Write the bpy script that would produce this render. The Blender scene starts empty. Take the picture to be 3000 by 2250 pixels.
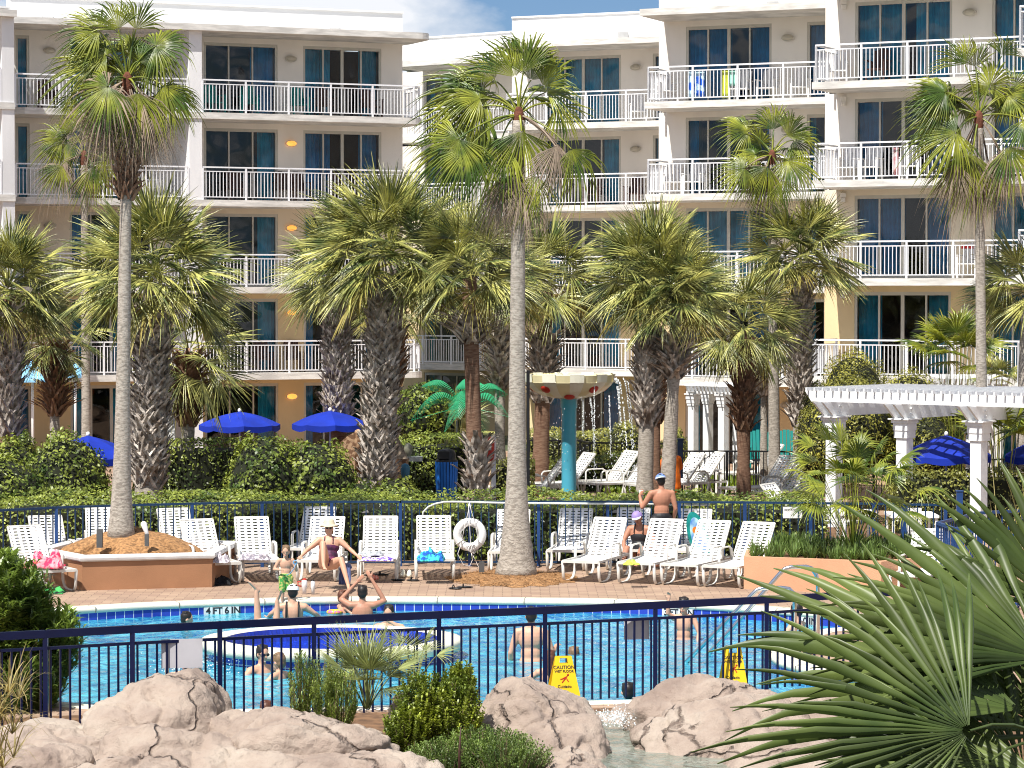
import bpy, math, random
import numpy as np
from mathutils import Vector, Matrix, noise, geometry
R = math.radians
random.seed(7); rng = np.random.default_rng(7)
scene = bpy.context.scene
C = scene.collection
# ---------------- camera ----------------
F = 8300.0; PITCH = math.atan(255 / F); CP, SP = math.cos(PITCH), math.sin(PITCH); EYE = 5.0
cd = bpy.data.cameras.new('camera'); cam = bpy.data.objects.new('camera', cd); C.objects.link(cam)
cam.location = (0, 0, EYE); cam.rotation_euler = (R(90) - PITCH, 0, 0)
cd.sensor_width = 36; cd.lens = 36 * F / 3000; cd.clip_start = 0.5; cd.clip_end = 3000
scene.camera = cam
# ---------------- world ----------------
SUNV = Vector((-0.36, -0.52, 1.0))
w = bpy.data.worlds.new("World"); scene.world = w; w.use_nodes = True
nt = w.node_tree; nt.nodes.clear()
out = nt.nodes.new('ShaderNodeOutputWorld'); bg = nt.nodes.new('ShaderNodeBackground')
sky = nt.nodes.new('ShaderNodeTexSky'); sky.sky_type = 'NISHITA'; sky.sun_disc = False
sky.sun_elevation = math.asin(1 / SUNV.length); sky.sun_rotation = math.atan2(SUNV.x, SUNV.y) % (2 * math.pi)
sky.air_density = 1.0; sky.dust_density = 0.3; sky.ozone_density = 2.0
tc = nt.nodes.new('ShaderNodeTexCoord')
mp = nt.nodes.new('ShaderNodeMapping'); mp.inputs['Scale'].default_value = (1, 1, 1.9); mp.inputs['Location'].default_value = (0.13, 0.0, 0.02)
nz = nt.nodes.new('ShaderNodeTexNoise'); nz.inputs['Scale'].default_value = 9.5; nz.inputs['Detail'].default_value = 8; nz.inputs['Roughness'].default_value = 0.52
rp = nt.nodes.new('ShaderNodeValToRGB'); rp.color_ramp.elements[0].position = 0.44; rp.color_ramp.elements[1].position = 0.57
mx = nt.nodes.new('ShaderNodeMix'); mx.data_type = 'RGBA'
mul = nt.nodes.new('ShaderNodeMix'); mul.data_type = 'RGBA'; mul.blend_type = 'MULTIPLY'; mul.inputs[0].default_value = 1.0
mul.inputs[7].default_value = (0.66, 0.84, 1.15, 1)
L = nt.links
L.new(tc.outputs['Generated'], mp.inputs['Vector']); L.new(mp.outputs[0], nz.inputs['Vector']); L.new(nz.outputs[0], rp.inputs[0])
L.new(sky.outputs[0], mul.inputs[6]); L.new(rp.outputs[0], mx.inputs[0]); L.new(mul.outputs[2], mx.inputs[6]); mx.inputs[7].default_value = (11.5, 11.8, 12.4, 1)
L.new(mx.outputs[2], bg.inputs['Color']); bg.inputs['Strength'].default_value = 0.052; L.new(bg.outputs[0], out.inputs[0])
# ---------------- sun ----------------
sd = bpy.data.lights.new('sun', 'SUN'); sd.energy = 4.9; sd.angle = R(0.5); sd.color = (1, 0.955, 0.88)
so = bpy.data.objects.new('sun', sd); C.objects.link(so); so.rotation_euler = (-SUNV).to_track_quat('-Z', 'Y').to_euler()
so.location = (-20, -20, 60)
scene.view_settings.view_transform = 'Standard'; scene.view_settings.look = 'None'; scene.view_settings.gamma = 1
scene.view_settings.exposure = 0.64
scene.cycles.filter_width = 1.05; scene.render.resolution_x = 1024; scene.render.resolution_y = 768

# ---------------- helpers ----------------
def pt(x, y, Y):
    u = (x - 1500) / F; v = (1125 - y) / F; k = Y / (CP + v * SP)
    return Vector((u * k, Y, EYE + k * (v * CP - SP)))
def gz(x, y, z=0.0):
    u = (x - 1500) / F; v = (1125 - y) / F; k = (z - EYE) / (v * CP - SP)
    return Vector((u * k, k * (CP + v * SP), z))
def S(Y): return F / Y

def link(o, parent=None):
    C.objects.link(o)
    if parent: o.parent = parent
    return o
def tag(o, label=None, cat=None, group=None, kind=None):
    if label: o['label'] = label
    if cat: o['category'] = cat
    if group: o['group'] = group
    if kind: o['kind'] = kind
    return o
def thing(name, label, cat, loc=(0, 0, 0), rz=0, group=None):
    o = bpy.data.objects.new(name, None); o.empty_display_size = 0.2; C.objects.link(o)
    o.location = loc; o.rotation_euler = (0, 0, rz)
    return tag(o, label, cat, group)
def copy_tree(o, parent=None):
    c = o.copy(); C.objects.link(c); c.parent = parent
    for ch in list(o.children): copy_tree(ch, c)
    return c
def place(proto, loc, rz, label, first, group=None, scale=None):
    o = proto if first else copy_tree(proto)
    o.location = loc; o.rotation_euler = (0, 0, rz); o['label'] = label
    if group: o['group'] = group
    if scale: o.scale = (scale,) * 3
    return o

class MB:
    def __init__(s): s.v = []; s.f = []; s.sm = []
    def add(s, vs, fs, smooth=False):
        b = len(s.v); s.v.extend([tuple(v) for v in vs]); s.f.extend([tuple(i + b for i in f) for f in fs]); s.sm.extend([smooth] * len(fs)); return s
    def hexa(s, p):  # 8 pts: bottom 4 ccw, top 4 ccw
        return s.add(p, [(3, 2, 1, 0), (4, 5, 6, 7), (0, 1, 5, 4), (1, 2, 6, 5), (2, 3, 7, 6), (3, 0, 4, 7)])
    def box(s, c, d, rz=0, M=None):
        hx, hy, hz = d[0] / 2, d[1] / 2, d[2] / 2
        ps = [Vector(q) for q in ((-hx, -hy, -hz), (hx, -hy, -hz), (hx, hy, -hz), (-hx, hy, -hz), (-hx, -hy, hz), (hx, -hy, hz), (hx, hy, hz), (-hx, hy, hz))]
        if M is None: M = Matrix.Rotation(rz, 3, 'Z')
        return s.hexa([M @ q + Vector(c) for q in ps])
    def bar(s, a, b, wd, hg, up=(0, 0, 1)):
        a = Vector(a); b = Vector(b); d = (b - a).normalized(); up = Vector(up)
        if abs(d.dot(up)) > 0.98: up = Vector((0, 1, 0))
        sd = d.cross(up).normalized() * wd / 2; u2 = sd.cross(d).normalized() * hg / 2
        return s.hexa([a - sd - u2, a + sd - u2, b + sd - u2, b - sd - u2, a - sd + u2, a + sd + u2, b + sd + u2, b - sd + u2])
    def tube(s, pts, r, n=8, cap=True, smooth=True, flat=1.0):
        pts = [Vector(p) for p in pts]; m = len(pts); rr = r if isinstance(r, (list, tuple)) else [r] * m
        vs = []; prev = None
        for i, p in enumerate(pts):
            d = (pts[min(i + 1, m - 1)] - pts[max(i - 1, 0)]).normalized()
            if prev is None:
                a = Vector((0, 0, 1)) if abs(d.z) < 0.9 else Vector((1, 0, 0)); x = d.cross(a).normalized()
            else: x = (prev - d * prev.dot(d)).normalized()
            prev = x; y = d.cross(x)
            for k in range(n):
                t = 2 * math.pi * k / n; vs.append(p + (x * math.cos(t) + y * math.sin(t) * flat) * rr[i])
        fs = [(i * n + k, i * n + (k + 1) % n, (i + 1) * n + (k + 1) % n, (i + 1) * n + k) for i in range(m - 1) for k in range(n)]
        if cap: fs += [tuple(range(n))[::-1], tuple(range((m - 1) * n, m * n))]
        return s.add(vs, fs, smooth)
    def lathe(s, prof, n=24, c=(0, 0, 0), sx=1, sy=1, smooth=True, close=False):
        vs = []; c = Vector(c)
        for r, z in prof:
            for k in range(n):
                t = 2 * math.pi * k / n; vs.append(c + Vector((r * math.cos(t) * sx, r * math.sin(t) * sy, z)))
        fs = [(i * n + k, i * n + (k + 1) % n, (i + 1) * n + (k + 1) % n, (i + 1) * n + k) for i in range(len(prof) - 1) for k in range(n)]
        return s.add(vs, fs, smooth)
    def ell(s, c, r, n=12, m=8, M=None, smooth=True):
        c = Vector(c); vs = []
        for i in range(m + 1):
            ph = math.pi * i / m
            for k in range(n):
                t = 2 * math.pi * k / n
                q = Vector((r[0] * math.sin(ph) * math.cos(t), r[1] * math.sin(ph) * math.sin(t), r[2] * math.cos(ph)))
                if M: q = M @ q
                vs.append(c + q)
        fs = [(i * n + k, (i + 1) * n + k, (i + 1) * n + (k + 1) % n, i * n + (k + 1) % n) for i in range(m) for k in range(n)]
        return s.add(vs, fs, smooth)
    def capsule(s, a, ra, b, rb, n=12):
        a = Vector(a); b = Vector(b); d = b - a
        if d.length < 1e-5: return s.ell(a, (ra,) * 3)
        d.normalize(); pts = []; rs = []
        for t in (1.0, .85, .5): pts.append(a - d * ra * t); rs.append(ra * math.sqrt(max(1 - t * t, 0.002)))
        pts += [a, b]; rs += [ra, rb]
        for t in (.5, .85, 1.0): pts.append(b + d * rb * t); rs.append(rb * math.sqrt(max(1 - t * t, 0.002)))
        return s.tube(pts, rs, n)
    def torus(s, c, RR, r, M=None, n=32, m=10):
        vs = []
        for i in range(n):
            t = 2 * math.pi * i / n
            for k in range(m):
                q = 2 * math.pi * k / m; v = Vector(((RR + r * math.cos(q)) * math.cos(t), (RR + r * math.cos(q)) * math.sin(t), r * math.sin(q)))
                if M: v = M @ v
                vs.append(Vector(c) + v)
        fs = [(i * m + k, ((i + 1) % n) * m + k, ((i + 1) % n) * m + (k + 1) % m, i * m + (k + 1) % m) for i in range(n) for k in range(m)]
        return s.add(vs, fs, True)
    def poly(s, vs, th=0.0):
        n = len(vs); s.add(vs, [tuple(range(n))]); return s
    def build(s, name, m, parent=None):
        me = bpy.data.meshes.new(name); me.from_pydata(s.v, [], s.f); me.update()
        if any(s.sm): me.polygons.foreach_set('use_smooth', s.sm)
        if m: me.materials.append(m)
        o = bpy.data.objects.new(name, me); return link(o, parent)

def npmesh(name, V, Q, m, parent=None, smooth=False):
    V = np.asarray(V, dtype=np.float32).reshape(-1, 3); Q = np.asarray(Q, dtype=np.int32)
    me = bpy.data.meshes.new(name); me.vertices.add(len(V)); me.vertices.foreach_set('co', V.ravel())
    k = Q.shape[1]; me.loops.add(Q.size); me.loops.foreach_set('vertex_index', Q.ravel())
    me.polygons.add(len(Q)); me.polygons.foreach_set('loop_start', np.arange(0, Q.size, k, dtype=np.int32))
    me.polygons.foreach_set('loop_total', np.full(len(Q), k, dtype=np.int32))
    if smooth: me.polygons.foreach_set('use_smooth', np.ones(len(Q), dtype=bool))
    me.update(calc_edges=True); me.validate()
    if m: me.materials.append(m)
    o = bpy.data.objects.new(name, me); return link(o, parent)

# ---------------- materials ----------------
MATS = {}
def mat(name, col, rough=0.6, var=0.12, scale=3.0, bump=0.0, bscale=20.0, spec=0.4, metal=0.0, transl=0.0, col2=None, isl=0.0, emis=0.0, stretch=None, detail=4, coat=0.0, ramp=(0.35, 0.65)):
    if name in MATS: return MATS[name]
    m = bpy.data.materials.new(name); m.use_nodes = True; n = m.node_tree; n.nodes.clear(); lk = n.links
    o = n.nodes.new('ShaderNodeOutputMaterial'); b = n.nodes.new('ShaderNodeBsdfPrincipled')
    b.inputs['Roughness'].default_value = rough; b.inputs['Specular IOR Level'].default_value = spec; b.inputs['Metallic'].default_value = metal
    if coat: b.inputs['Coat Weight'].default_value = coat
    g = n.nodes.new('ShaderNodeNewGeometry'); vec = g.outputs['Position']
    if stretch:
        mp = n.nodes.new('ShaderNodeMapping'); mp.inputs['Scale'].default_value = stretch; lk.new(vec, mp.inputs['Vector']); vec = mp.outputs[0]
    tx = n.nodes.new('ShaderNodeTexNoise'); tx.inputs['Scale'].default_value = scale; tx.inputs['Detail'].default_value = detail; lk.new(vec, tx.inputs['Vector'])
    c1 = tuple(col) + (1,); c2 = tuple(col2) + (1,) if col2 else tuple(min(1, c * (1 - var * 2)) for c in col) + (1,)
    rp = n.nodes.new('ShaderNodeValToRGB'); rp.color_ramp.elements[0].position = ramp[0]; rp.color_ramp.elements[1].position = ramp[1]
    rp.color_ramp.elements[0].color = c2; rp.color_ramp.elements[1].color = c1; lk.new(tx.outputs[0], rp.inputs[0]); colout = rp.outputs[0]
    if isl:
        h = n.nodes.new('ShaderNodeHueSaturation'); mr = n.nodes.new('ShaderNodeMapRange'); mr.inputs[3].default_value = 1 - isl; mr.inputs[4].default_value = 1 + isl
        lk.new(g.outputs['Random Per Island'], mr.inputs[0]); lk.new(mr.outputs[0], h.inputs['Value']); lk.new(colout, h.inputs['Color']); colout = h.outputs[0]
    lk.new(colout, b.inputs['Base Color'])
    if bump:
        t2 = n.nodes.new('ShaderNodeTexNoise'); t2.inputs['Scale'].default_value = bscale; t2.inputs['Detail'].default_value = 6; lk.new(vec, t2.inputs['Vector'])
        bp = n.nodes.new('ShaderNodeBump'); bp.inputs['Strength'].default_value = bump; bp.inputs['Distance'].default_value = 0.02
        lk.new(t2.outputs[0], bp.inputs['Height']); lk.new(bp.outputs[0], b.inputs['Normal'])
    if emis:
        lk.new(colout, b.inputs['Emission Color']); b.inputs['Emission Strength'].default_value = emis
    sh = b.outputs[0]
    if transl:
        t = n.nodes.new('ShaderNodeBsdfTranslucent'); hs = n.nodes.new('ShaderNodeHueSaturation'); hs.inputs['Value'].default_value = 1.5; hs.inputs['Saturation'].default_value = 1.1
        lk.new(colout, hs.inputs['Color']); lk.new(hs.outputs[0], t.inputs['Color'])
        mx = n.nodes.new('ShaderNodeMixShader'); mx.inputs[0].default_value = transl; lk.new(sh, mx.inputs[1]); lk.new(t.outputs[0], mx.inputs[2]); sh = mx.outputs[0]
    lk.new(sh, o.inputs[0]); MATS[name] = m; return m
def pane_mat(name, tint=(0.72, 0.84, 0.88), refl=0.35):
    m = bpy.data.materials.new(name); m.use_nodes = True; n = m.node_tree; n.nodes.clear(); lk = n.links
    o = n.nodes.new('ShaderNodeOutputMaterial'); t = n.nodes.new('ShaderNodeBsdfTransparent'); t.inputs[0].default_value = tint + (1,)
    g = n.nodes.new('ShaderNodeBsdfGlossy'); g.inputs['Roughness'].default_value = 0.03; fr = n.nodes.new('ShaderNodeFresnel'); fr.inputs[0].default_value = 1.55
    g.inputs[0].default_value = (1, 1, 1, 1)
    ge = n.nodes.new('ShaderNodeNewGeometry'); tx = n.nodes.new('ShaderNodeTexNoise'); tx.inputs['Scale'].default_value = 0.9; tx.inputs['Detail'].default_value = 1
    lk.new(ge.outputs['Position'], tx.inputs['Vector']); bp = n.nodes.new('ShaderNodeBump'); bp.inputs['Strength'].default_value = 0.25; bp.inputs['Distance'].default_value = 0.15
    lk.new(tx.outputs[0], bp.inputs['Height']); lk.new(bp.outputs[0], g.inputs['Normal'])
    mx = n.nodes.new('ShaderNodeMixShader'); lk.new(fr.outputs[0], mx.inputs[0]); lk.new(t.outputs[0], mx.inputs[1]); lk.new(g.outputs[0], mx.inputs[2]); lk.new(mx.outputs[0], o.inputs[0]); return m
def tile_mat(name, c1, c2, mortar, bw, bh, msize=0.006, rough=0.3, offs=0.5, spec=0.5, mode='xy', bump=0.3):
    """brick pattern; mode 'xy' lies on the ground, 'uv' uses the mesh's UVs (metres)"""
    m = bpy.data.materials.new(name); m.use_nodes = True; n = m.node_tree; b = n.nodes['Principled BSDF']; lk = n.links
    br = n.nodes.new('ShaderNodeTexBrick'); br.offset = offs; br.inputs['Scale'].default_value = 1; br.inputs['Brick Width'].default_value = bw; br.inputs['Row Height'].default_value = bh
    br.inputs['Mortar Size'].default_value = msize; br.inputs['Color1'].default_value = tuple(c1) + (1,); br.inputs['Color2'].default_value = tuple(c2) + (1,); br.inputs['Mortar'].default_value = tuple(mortar) + (1,)
    if mode == 'uv': src = n.nodes.new('ShaderNodeTexCoord').outputs['UV']
    else: src = n.nodes.new('ShaderNodeNewGeometry').outputs['Position']
    lk.new(src, br.inputs['Vector'])
    nz = n.nodes.new('ShaderNodeTexNoise'); nz.inputs['Scale'].default_value = 1.3; nz.inputs['Detail'].default_value = 6; lk.new(src, nz.inputs['Vector'])
    mr = n.nodes.new('ShaderNodeMapRange'); mr.inputs[3].default_value = 0.72; mr.inputs[4].default_value = 1.25; lk.new(nz.outputs[0], mr.inputs[0])
    h = n.nodes.new('ShaderNodeHueSaturation'); lk.new(mr.outputs[0], h.inputs['Value']); lk.new(br.outputs[0], h.inputs['Color']); lk.new(h.outputs[0], b.inputs['Base Color'])
    b.inputs['Roughness'].default_value = rough; b.inputs['Specular IOR Level'].default_value = spec
    bp = n.nodes.new('ShaderNodeBump'); bp.inputs['Strength'].default_value = bump; bp.inputs['Distance'].default_value = 0.01; bp.invert = True
    lk.new(br.outputs['Fac'], bp.inputs['Height']); lk.new(bp.outputs[0], b.inputs['Normal']); return m

M_white = mat('white_stucco', (0.80, 0.79, 0.78), 0.85, 0.05, 1.2, 0.15, 60)
M_pier = mat('pier_stucco', (0.78, 0.78, 0.79), 0.85, 0.06, 1.2, 0.15, 60, stretch=(1, 1, .3))
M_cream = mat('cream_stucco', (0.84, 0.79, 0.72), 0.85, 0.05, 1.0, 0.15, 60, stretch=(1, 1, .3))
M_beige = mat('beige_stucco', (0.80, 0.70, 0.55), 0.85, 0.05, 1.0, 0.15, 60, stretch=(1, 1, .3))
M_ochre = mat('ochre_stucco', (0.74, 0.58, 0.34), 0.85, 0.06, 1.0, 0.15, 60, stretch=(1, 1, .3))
M_slab = mat('balcony_concrete', (0.74, 0.72, 0.68), 0.8, 0.16, 1.6, 0.2, 30, stretch=(1, 1, 6))
M_parapet = mat('parapet_white', (0.82, 0.82, 0.82), 0.7, 0.03, 0.6)
M_rail = mat('white_railing', (0.80, 0.81, 0.84), 0.4, 0.03)
M_frame = mat('window_frame', (0.55, 0.53, 0.47), 0.5, 0.05)
M_curt = mat('teal_curtain', (0.03, 0.46, 0.66), 0.8, 0.2, 2.0)
M_curt2 = mat('blue_curtain', (0.02, 0.30, 0.60), 0.8, 0.2, 2.0)
M_pane = pane_mat('window_glass')
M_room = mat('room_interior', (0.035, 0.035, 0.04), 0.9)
M_pave = tile_mat('deck_pavers', (0.40, 0.285, 0.20), (0.29, 0.195, 0.145), (0.17, 0.12, 0.09), 0.32, 0.16, 0.008, 0.8, spec=0.2)
M_coping = mat('coping_stone', (0.70, 0.66, 0.55), 0.6, 0.10, 4.0, 0.2, 40, col2=(0.60, 0.585, 0.47))
M_tile = tile_mat('pool_tile', (0.02, 0.045, 0.36), (0.03, 0.06, 0.42), (0.62, 0.66, 0.72), 0.156, 0.156, 0.006, 0.15, offs=0.0, mode='uv')
M_mosaic = tile_mat('spa_mosaic', (0.008, 0.025, 0.30), (0.015, 0.05, 0.45), (0.01, 0.03, 0.25), 0.05, 0.05, 0.004, 0.15, offs=0.0)
M_plaster = mat('pool_plaster', (0.35, 0.72, 0.80), 0.7)
M_dkblue = mat('dark_blue_paint', (0.004, 0.008, 0.045), 0.3, 0.1, 5, 0.05, 60, spec=0.3)
M_blue = mat('blue_fence_paint', (0.012, 0.042, 0.105), 0.4, 0.12, 5, 0.05, 60)
M_blue2 = mat('bright_blue_paint', (0.016, 0.055, 0.18), 0.4, 0.08, 5)
M_blk = mat('black_paint', (0.012, 0.012, 0.014), 0.4)
M_canvas = mat('blue_canvas', (0.002, 0.028, 0.40), 0.8, 0.14, 2, 0.1, 90, transl=0.1)
M_skycanvas = mat('light_blue_canvas', (0.22, 0.52, 0.80), 0.6, 0.06, 2)
M_strap = mat('white_vinyl', (0.84, 0.84, 0.83), 0.45, 0.04, 6, transl=0.1)
M_lframe = mat('lounger_frame', (0.66, 0.64, 0.59), 0.4, 0.06, 6)
M_terra = mat('terracotta_stucco', (0.37, 0.185, 0.095), 0.85, 0.08, 1.6, 0.2, 70)
M_terra2 = mat('peach_stucco', (0.58, 0.315, 0.185), 0.85, 0.06, 1.6, 0.2, 70)
M_straw = mat('pine_straw', (0.42, 0.22, 0.09), 0.9, 0.3, 18, 0.6, 120, isl=0.35)
M_mulch = mat('brown_mulch', (0.22, 0.12, 0.06), 0.95, 0.35, 6, 0.8, 60, col2=(0.10, 0.055, 0.03))
M_tr = mat('grey_palm_bark', (0.42, 0.375, 0.32), 0.95, 0.2, 13, 0.9, 34, stretch=(1, 1, 2.6), col2=(0.25, 0.22, 0.185), ramp=(.38,.58))
M_tr2 = mat('brown_palm_bark', (0.235, 0.145, 0.095), 0.95, 0.2, 8, 0.9, 20, stretch=(1, 1, 5), col2=(0.13, 0.065, 0.04))
M_boot = mat('palm_boots', (0.60, 0.54, 0.48), 0.9, 0.2, 6, 0.5, 50, isl=0.38, col2=(0.17, 0.13, 0.10))
M_boot2 = mat('brown_palm_boots', (0.25, 0.155, 0.095), 0.9, 0.2, 6, 0.5, 50, isl=0.38, col2=(0.13, 0.07, 0.045))
M_sabal = mat('sabal_leaf', (0.42, 0.41, 0.12), 0.34, 0.2, 2.2, spec=0.6, transl=0.12, isl=0.6, col2=(0.075, 0.105, 0.03), ramp=(.38, .60))  # dark second tone puts the crowns' inner shade into the leaf colour
M_sabaly = mat('yellowing_sabal_leaf', (0.34, 0.27, 0.07), 0.5, 0.2, 1.2, spec=0.4, transl=0.3, isl=0.3, col2=(0.2, 0.2, 0.05))
M_wash = mat('fan_palm_leaf', (0.27, 0.29, 0.035), 0.34, 0.2, 2.0, spec=0.5, transl=0.16, isl=0.35, col2=(0.055, 0.10, 0.014), ramp=(.38, .60))
M_dead = mat('dead_frond', (0.36, 0.285, 0.215), 0.9, 0.2, 2.5, transl=0.15, isl=0.25, col2=(0.22, 0.16, 0.12))
M_flower = mat('palm_blossom', (0.42, 0.44, 0.10), 0.8, 0.15, 8, transl=0.3, isl=0.2)
M_hedge = mat('hedge_leaf', (0.26, 0.30, 0.05), 0.42, 0.2, 1.6, spec=0.35, transl=0.18, isl=0.55, col2=(0.05, 0.09, 0.018))
M_hedge2 = mat('yellow_hedge_leaf', (0.38, 0.38, 0.09), 0.4, 0.2, 1.6, spec=0.5, transl=0.25, isl=0.4, col2=(0.11, 0.125, 0.03))
M_yew = mat('podocarpus_leaf', (0.40, 0.38, 0.07), 0.45, 0.2, 1.2, spec=0.4, transl=0.2, isl=0.4, col2=(0.08, 0.09, 0.02))
M_core = mat('shrub_interior_shade', (0.016, 0.02, 0.008), 1.0, 0.3, 6)  # near-black fill: shade inside the foliage given as a colour
M_ole = mat('oleander_leaf', (0.24, 0.32, 0.07), 0.35, 0.2, 1.5, spec=0.5, transl=0.25, isl=0.3, col2=(0.08, 0.13, 0.035))
M_jun = mat('juniper_leaf', (0.20, 0.28, 0.06), 0.5, 0.2, 3, transl=0.2, isl=0.35, col2=(0.06, 0.10, 0.025))
M_gc = mat('groundcover_leaf', (0.26, 0.34, 0.04), 0.5, 0.2, 2, transl=0.3, isl=0.3, col2=(0.15, 0.22, 0.03))
M_lil = mat('liriope_leaf', (0.16, 0.24, 0.06), 0.35, 0.2, 2, spec=0.5, transl=0.2, isl=0.4)
M_grass = mat('dry_grass', (0.36, 0.30, 0.12), 0.6, 0.2, 2, transl=0.3, isl=0.35)
M_big = mat('big_palmetto_leaf', (0.095, 0.125, 0.032), 0.40, 0.2, 1.5, spec=0.25, transl=0.04, isl=0.45, col2=(0.03, 0.05, 0.012))
M_timber = mat('white_timber', (0.80, 0.81, 0.82), 0.6, 0.05, 2, 0.15, 30, stretch=(3, 3, 3))
M_steel = mat('stainless_steel', (0.65, 0.66, 0.68), 0.18, 0.03, metal=1.0)
M_yel = mat('yellow_plastic', (0.78, 0.50, 0.01), 0.4, 0.04)
M_ink = mat('black_lettering', (0.02, 0.02, 0.025), 0.6)
M_red = mat('red_paint', (0.50, 0.035, 0.02), 0.4, 0.05)
M_teal = mat('teal_paint', (0.0, 0.21, 0.19), 0.5, 0.05)
M_dkwood = mat('dark_brown_wood', (0.06, 0.025, 0.018), 0.6, 0.1)
M_bowl = mat('cream_fibreglass', (0.76, 0.69, 0.42), 0.4, 0.05, 3, coat=0.2)
M_bowl2 = mat('pale_fibreglass', (0.82, 0.81, 0.68), 0.4, 0.04, 3, coat=0.2)
M_aqua = mat('aqua_fibreglass', (0.10, 0.50, 0.68), 0.35, 0.06, 2, coat=0.2)
M_skin = mat('skin', (0.60, 0.335, 0.225), 0.5, 0.06, 6, spec=0.35)
M_skin2 = mat('tanned_skin', (0.44, 0.205, 0.13), 0.5, 0.06, 6, spec=0.35)
M_hairb = mat('dark_hair', (0.018, 0.012, 0.010), 0.5, 0.2, 30)
M_hairr = mat('auburn_hair', (0.12, 0.04, 0.02), 0.5, 0.2, 30)
M_hairl = mat('light_brown_hair', (0.22, 0.13, 0.07), 0.6, 0.2, 30)
def plain(name, c, rough=0.6, **k): return mat(name, c, rough, 0.06, 8, **k)
# ---------------- pool outline ----------------
def catmull(P, n=6):
    o = []; N = len(P)
    for i in range(N):
        p0, p1, p2, p3 = P[i - 1], P[i], P[(i + 1) % N], P[(i + 2) % N]
        for k in range(n):
            t = k / n; o.append(0.5 * ((2 * p1) + (p2 - p0) * t + (2 * p0 - 5 * p1 + 4 * p2 - p3) * t * t + (3 * p1 - p0 - 3 * p2 + p3) * t ** 3))
    return o
OUT_PX = [(-420, 1840), (-200, 1815), (0, 1799), (205, 1785), (400, 1773), (600, 1764.5), (800, 1758), (1000, 1754.5), (1250, 1754.5), (1500, 1757), (1800, 1761), (2040, 1771), (2200, 1780), (2320, 1789), (2460, 1801), (2570, 1814), (2600, 1826), (2560, 1834), (2480, 1838), (2393, 1847), (2316, 1873), (2262, 1898), (2272, 1929), (2362, 1957), (2480, 1978), (2560, 2005), (2450, 2030), (2280, 2044), (1950, 2049), (1733, 2054), (1300, 2064), (850, 2076), (600, 2078), (294, 2068), (50, 2040), (-200, 2010), (-400, 1960), (-500, 1900)]
OUT = catmull([gz(x, y).to_2d() for x, y in OUT_PX], 8)
N = len(OUT)
area = sum(OUT[i].x * OUT[(i + 1) % N].y - OUT[(i + 1) % N].x * OUT[i].y for i in range(N))
sgn = 1 if area > 0 else -1
def offs(P, d):
    o = []; n = len(P)
    for i in range(n):
        t = (P[(i + 1) % n] - P[i - 1]).normalized(); o.append(P[i] + Vector((t.y, -t.x)) * d * sgn)
    return o
def strip(rings, closed=True, uv=False, name='strip', m=None, parent=None, smooth=False):
    n = len(rings[0]); vs = [p for r in rings for p in r]; fs = []; cnt = n if closed else n - 1
    for j in range(len(rings) - 1):
        for i in range(cnt):
            a, b = i, (i + 1) % n; fs.append((j * n + a, j * n + b, (j + 1) * n + b, (j + 1) * n + a))
    mb = MB().add(vs, fs, smooth); o = mb.build(name, m, parent)
    if uv:
        me = o.data; ul = me.uv_layers.new(name='UVMap'); L0 = [0.0]
        for i in range(n): L0.append(L0[-1] + (Vector(rings[0][(i + 1) % n]) - Vector(rings[0][i])).length)
        H = [0.0]
        for j in range(1, len(rings)): H.append(H[-1] + (Vector(rings[j][0]) - Vector(rings[j - 1][0])).length)
        k = 0
        for j in range(len(rings) - 1):
            for i in range(cnt):
                for (ii, jj) in ((i, j), (i + 1, j), (i + 1, j + 1), (i, j + 1)):
                    ul.data[k].uv = (L0[ii], H[jj]); k += 1
    return o
to3 = lambda P, z: [Vector((p.x, p.y, z)) for p in P]
O1 = offs(OUT, 0.30)
WZ = -0.20
# ground sheet with the pool cut out of it
outer = [Vector((-60, 18, 0)), Vector((60, 18, 0)), Vector((60, 65, 0)), Vector((-60, 65, 0))]
hole = to3(O1, 0)
def sheet(name, loops, z, m, kind='structure', parent=None):
    tris = geometry.tessellate_polygon(loops); vs = [v for l in loops for v in l]
    vs = [(v.x, v.y, z) for v in vs]; fs = []
    for t in tris:
        a, b, c = [Vector(vs[i]) for i in t]
        fs.append(t if (b - a).cross(c - a).z > 0 else t[::-1])
    o = MB().add(vs, fs).build(name, m, parent)
    if kind: o['kind'] = kind
    return o
sheet('pool_deck', [outer, hole[::-1]], 0.0, M_pave)
g = MB(); g.add([(-900, 65, -0.02), (900, 65, -0.02), (900, 2500, -0.02), (-900, 2500, -0.02)], [(0, 1, 2, 3)])
g.add([(-900, -300, -0.02), (900, -300, -0.02), (900, 18, -0.02), (-900, 18, -0.02)], [(0, 1, 2, 3)])
g.add([(-900, 18, -0.02), (-60, 18, -0.02), (-60, 65, -0.02), (-900, 65, -0.02)], [(0, 1, 2, 3)]); g.add([(60, 18, -0.02), (900, 18, -0.02), (900, 65, -0.02), (60, 65, -0.02)], [(0, 1, 2, 3)])
tag(g.build('ground', mat('lawn_ground', (0.07, 0.09, 0.04), 0.9, 0.2, 0.4)), kind='structure')
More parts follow.
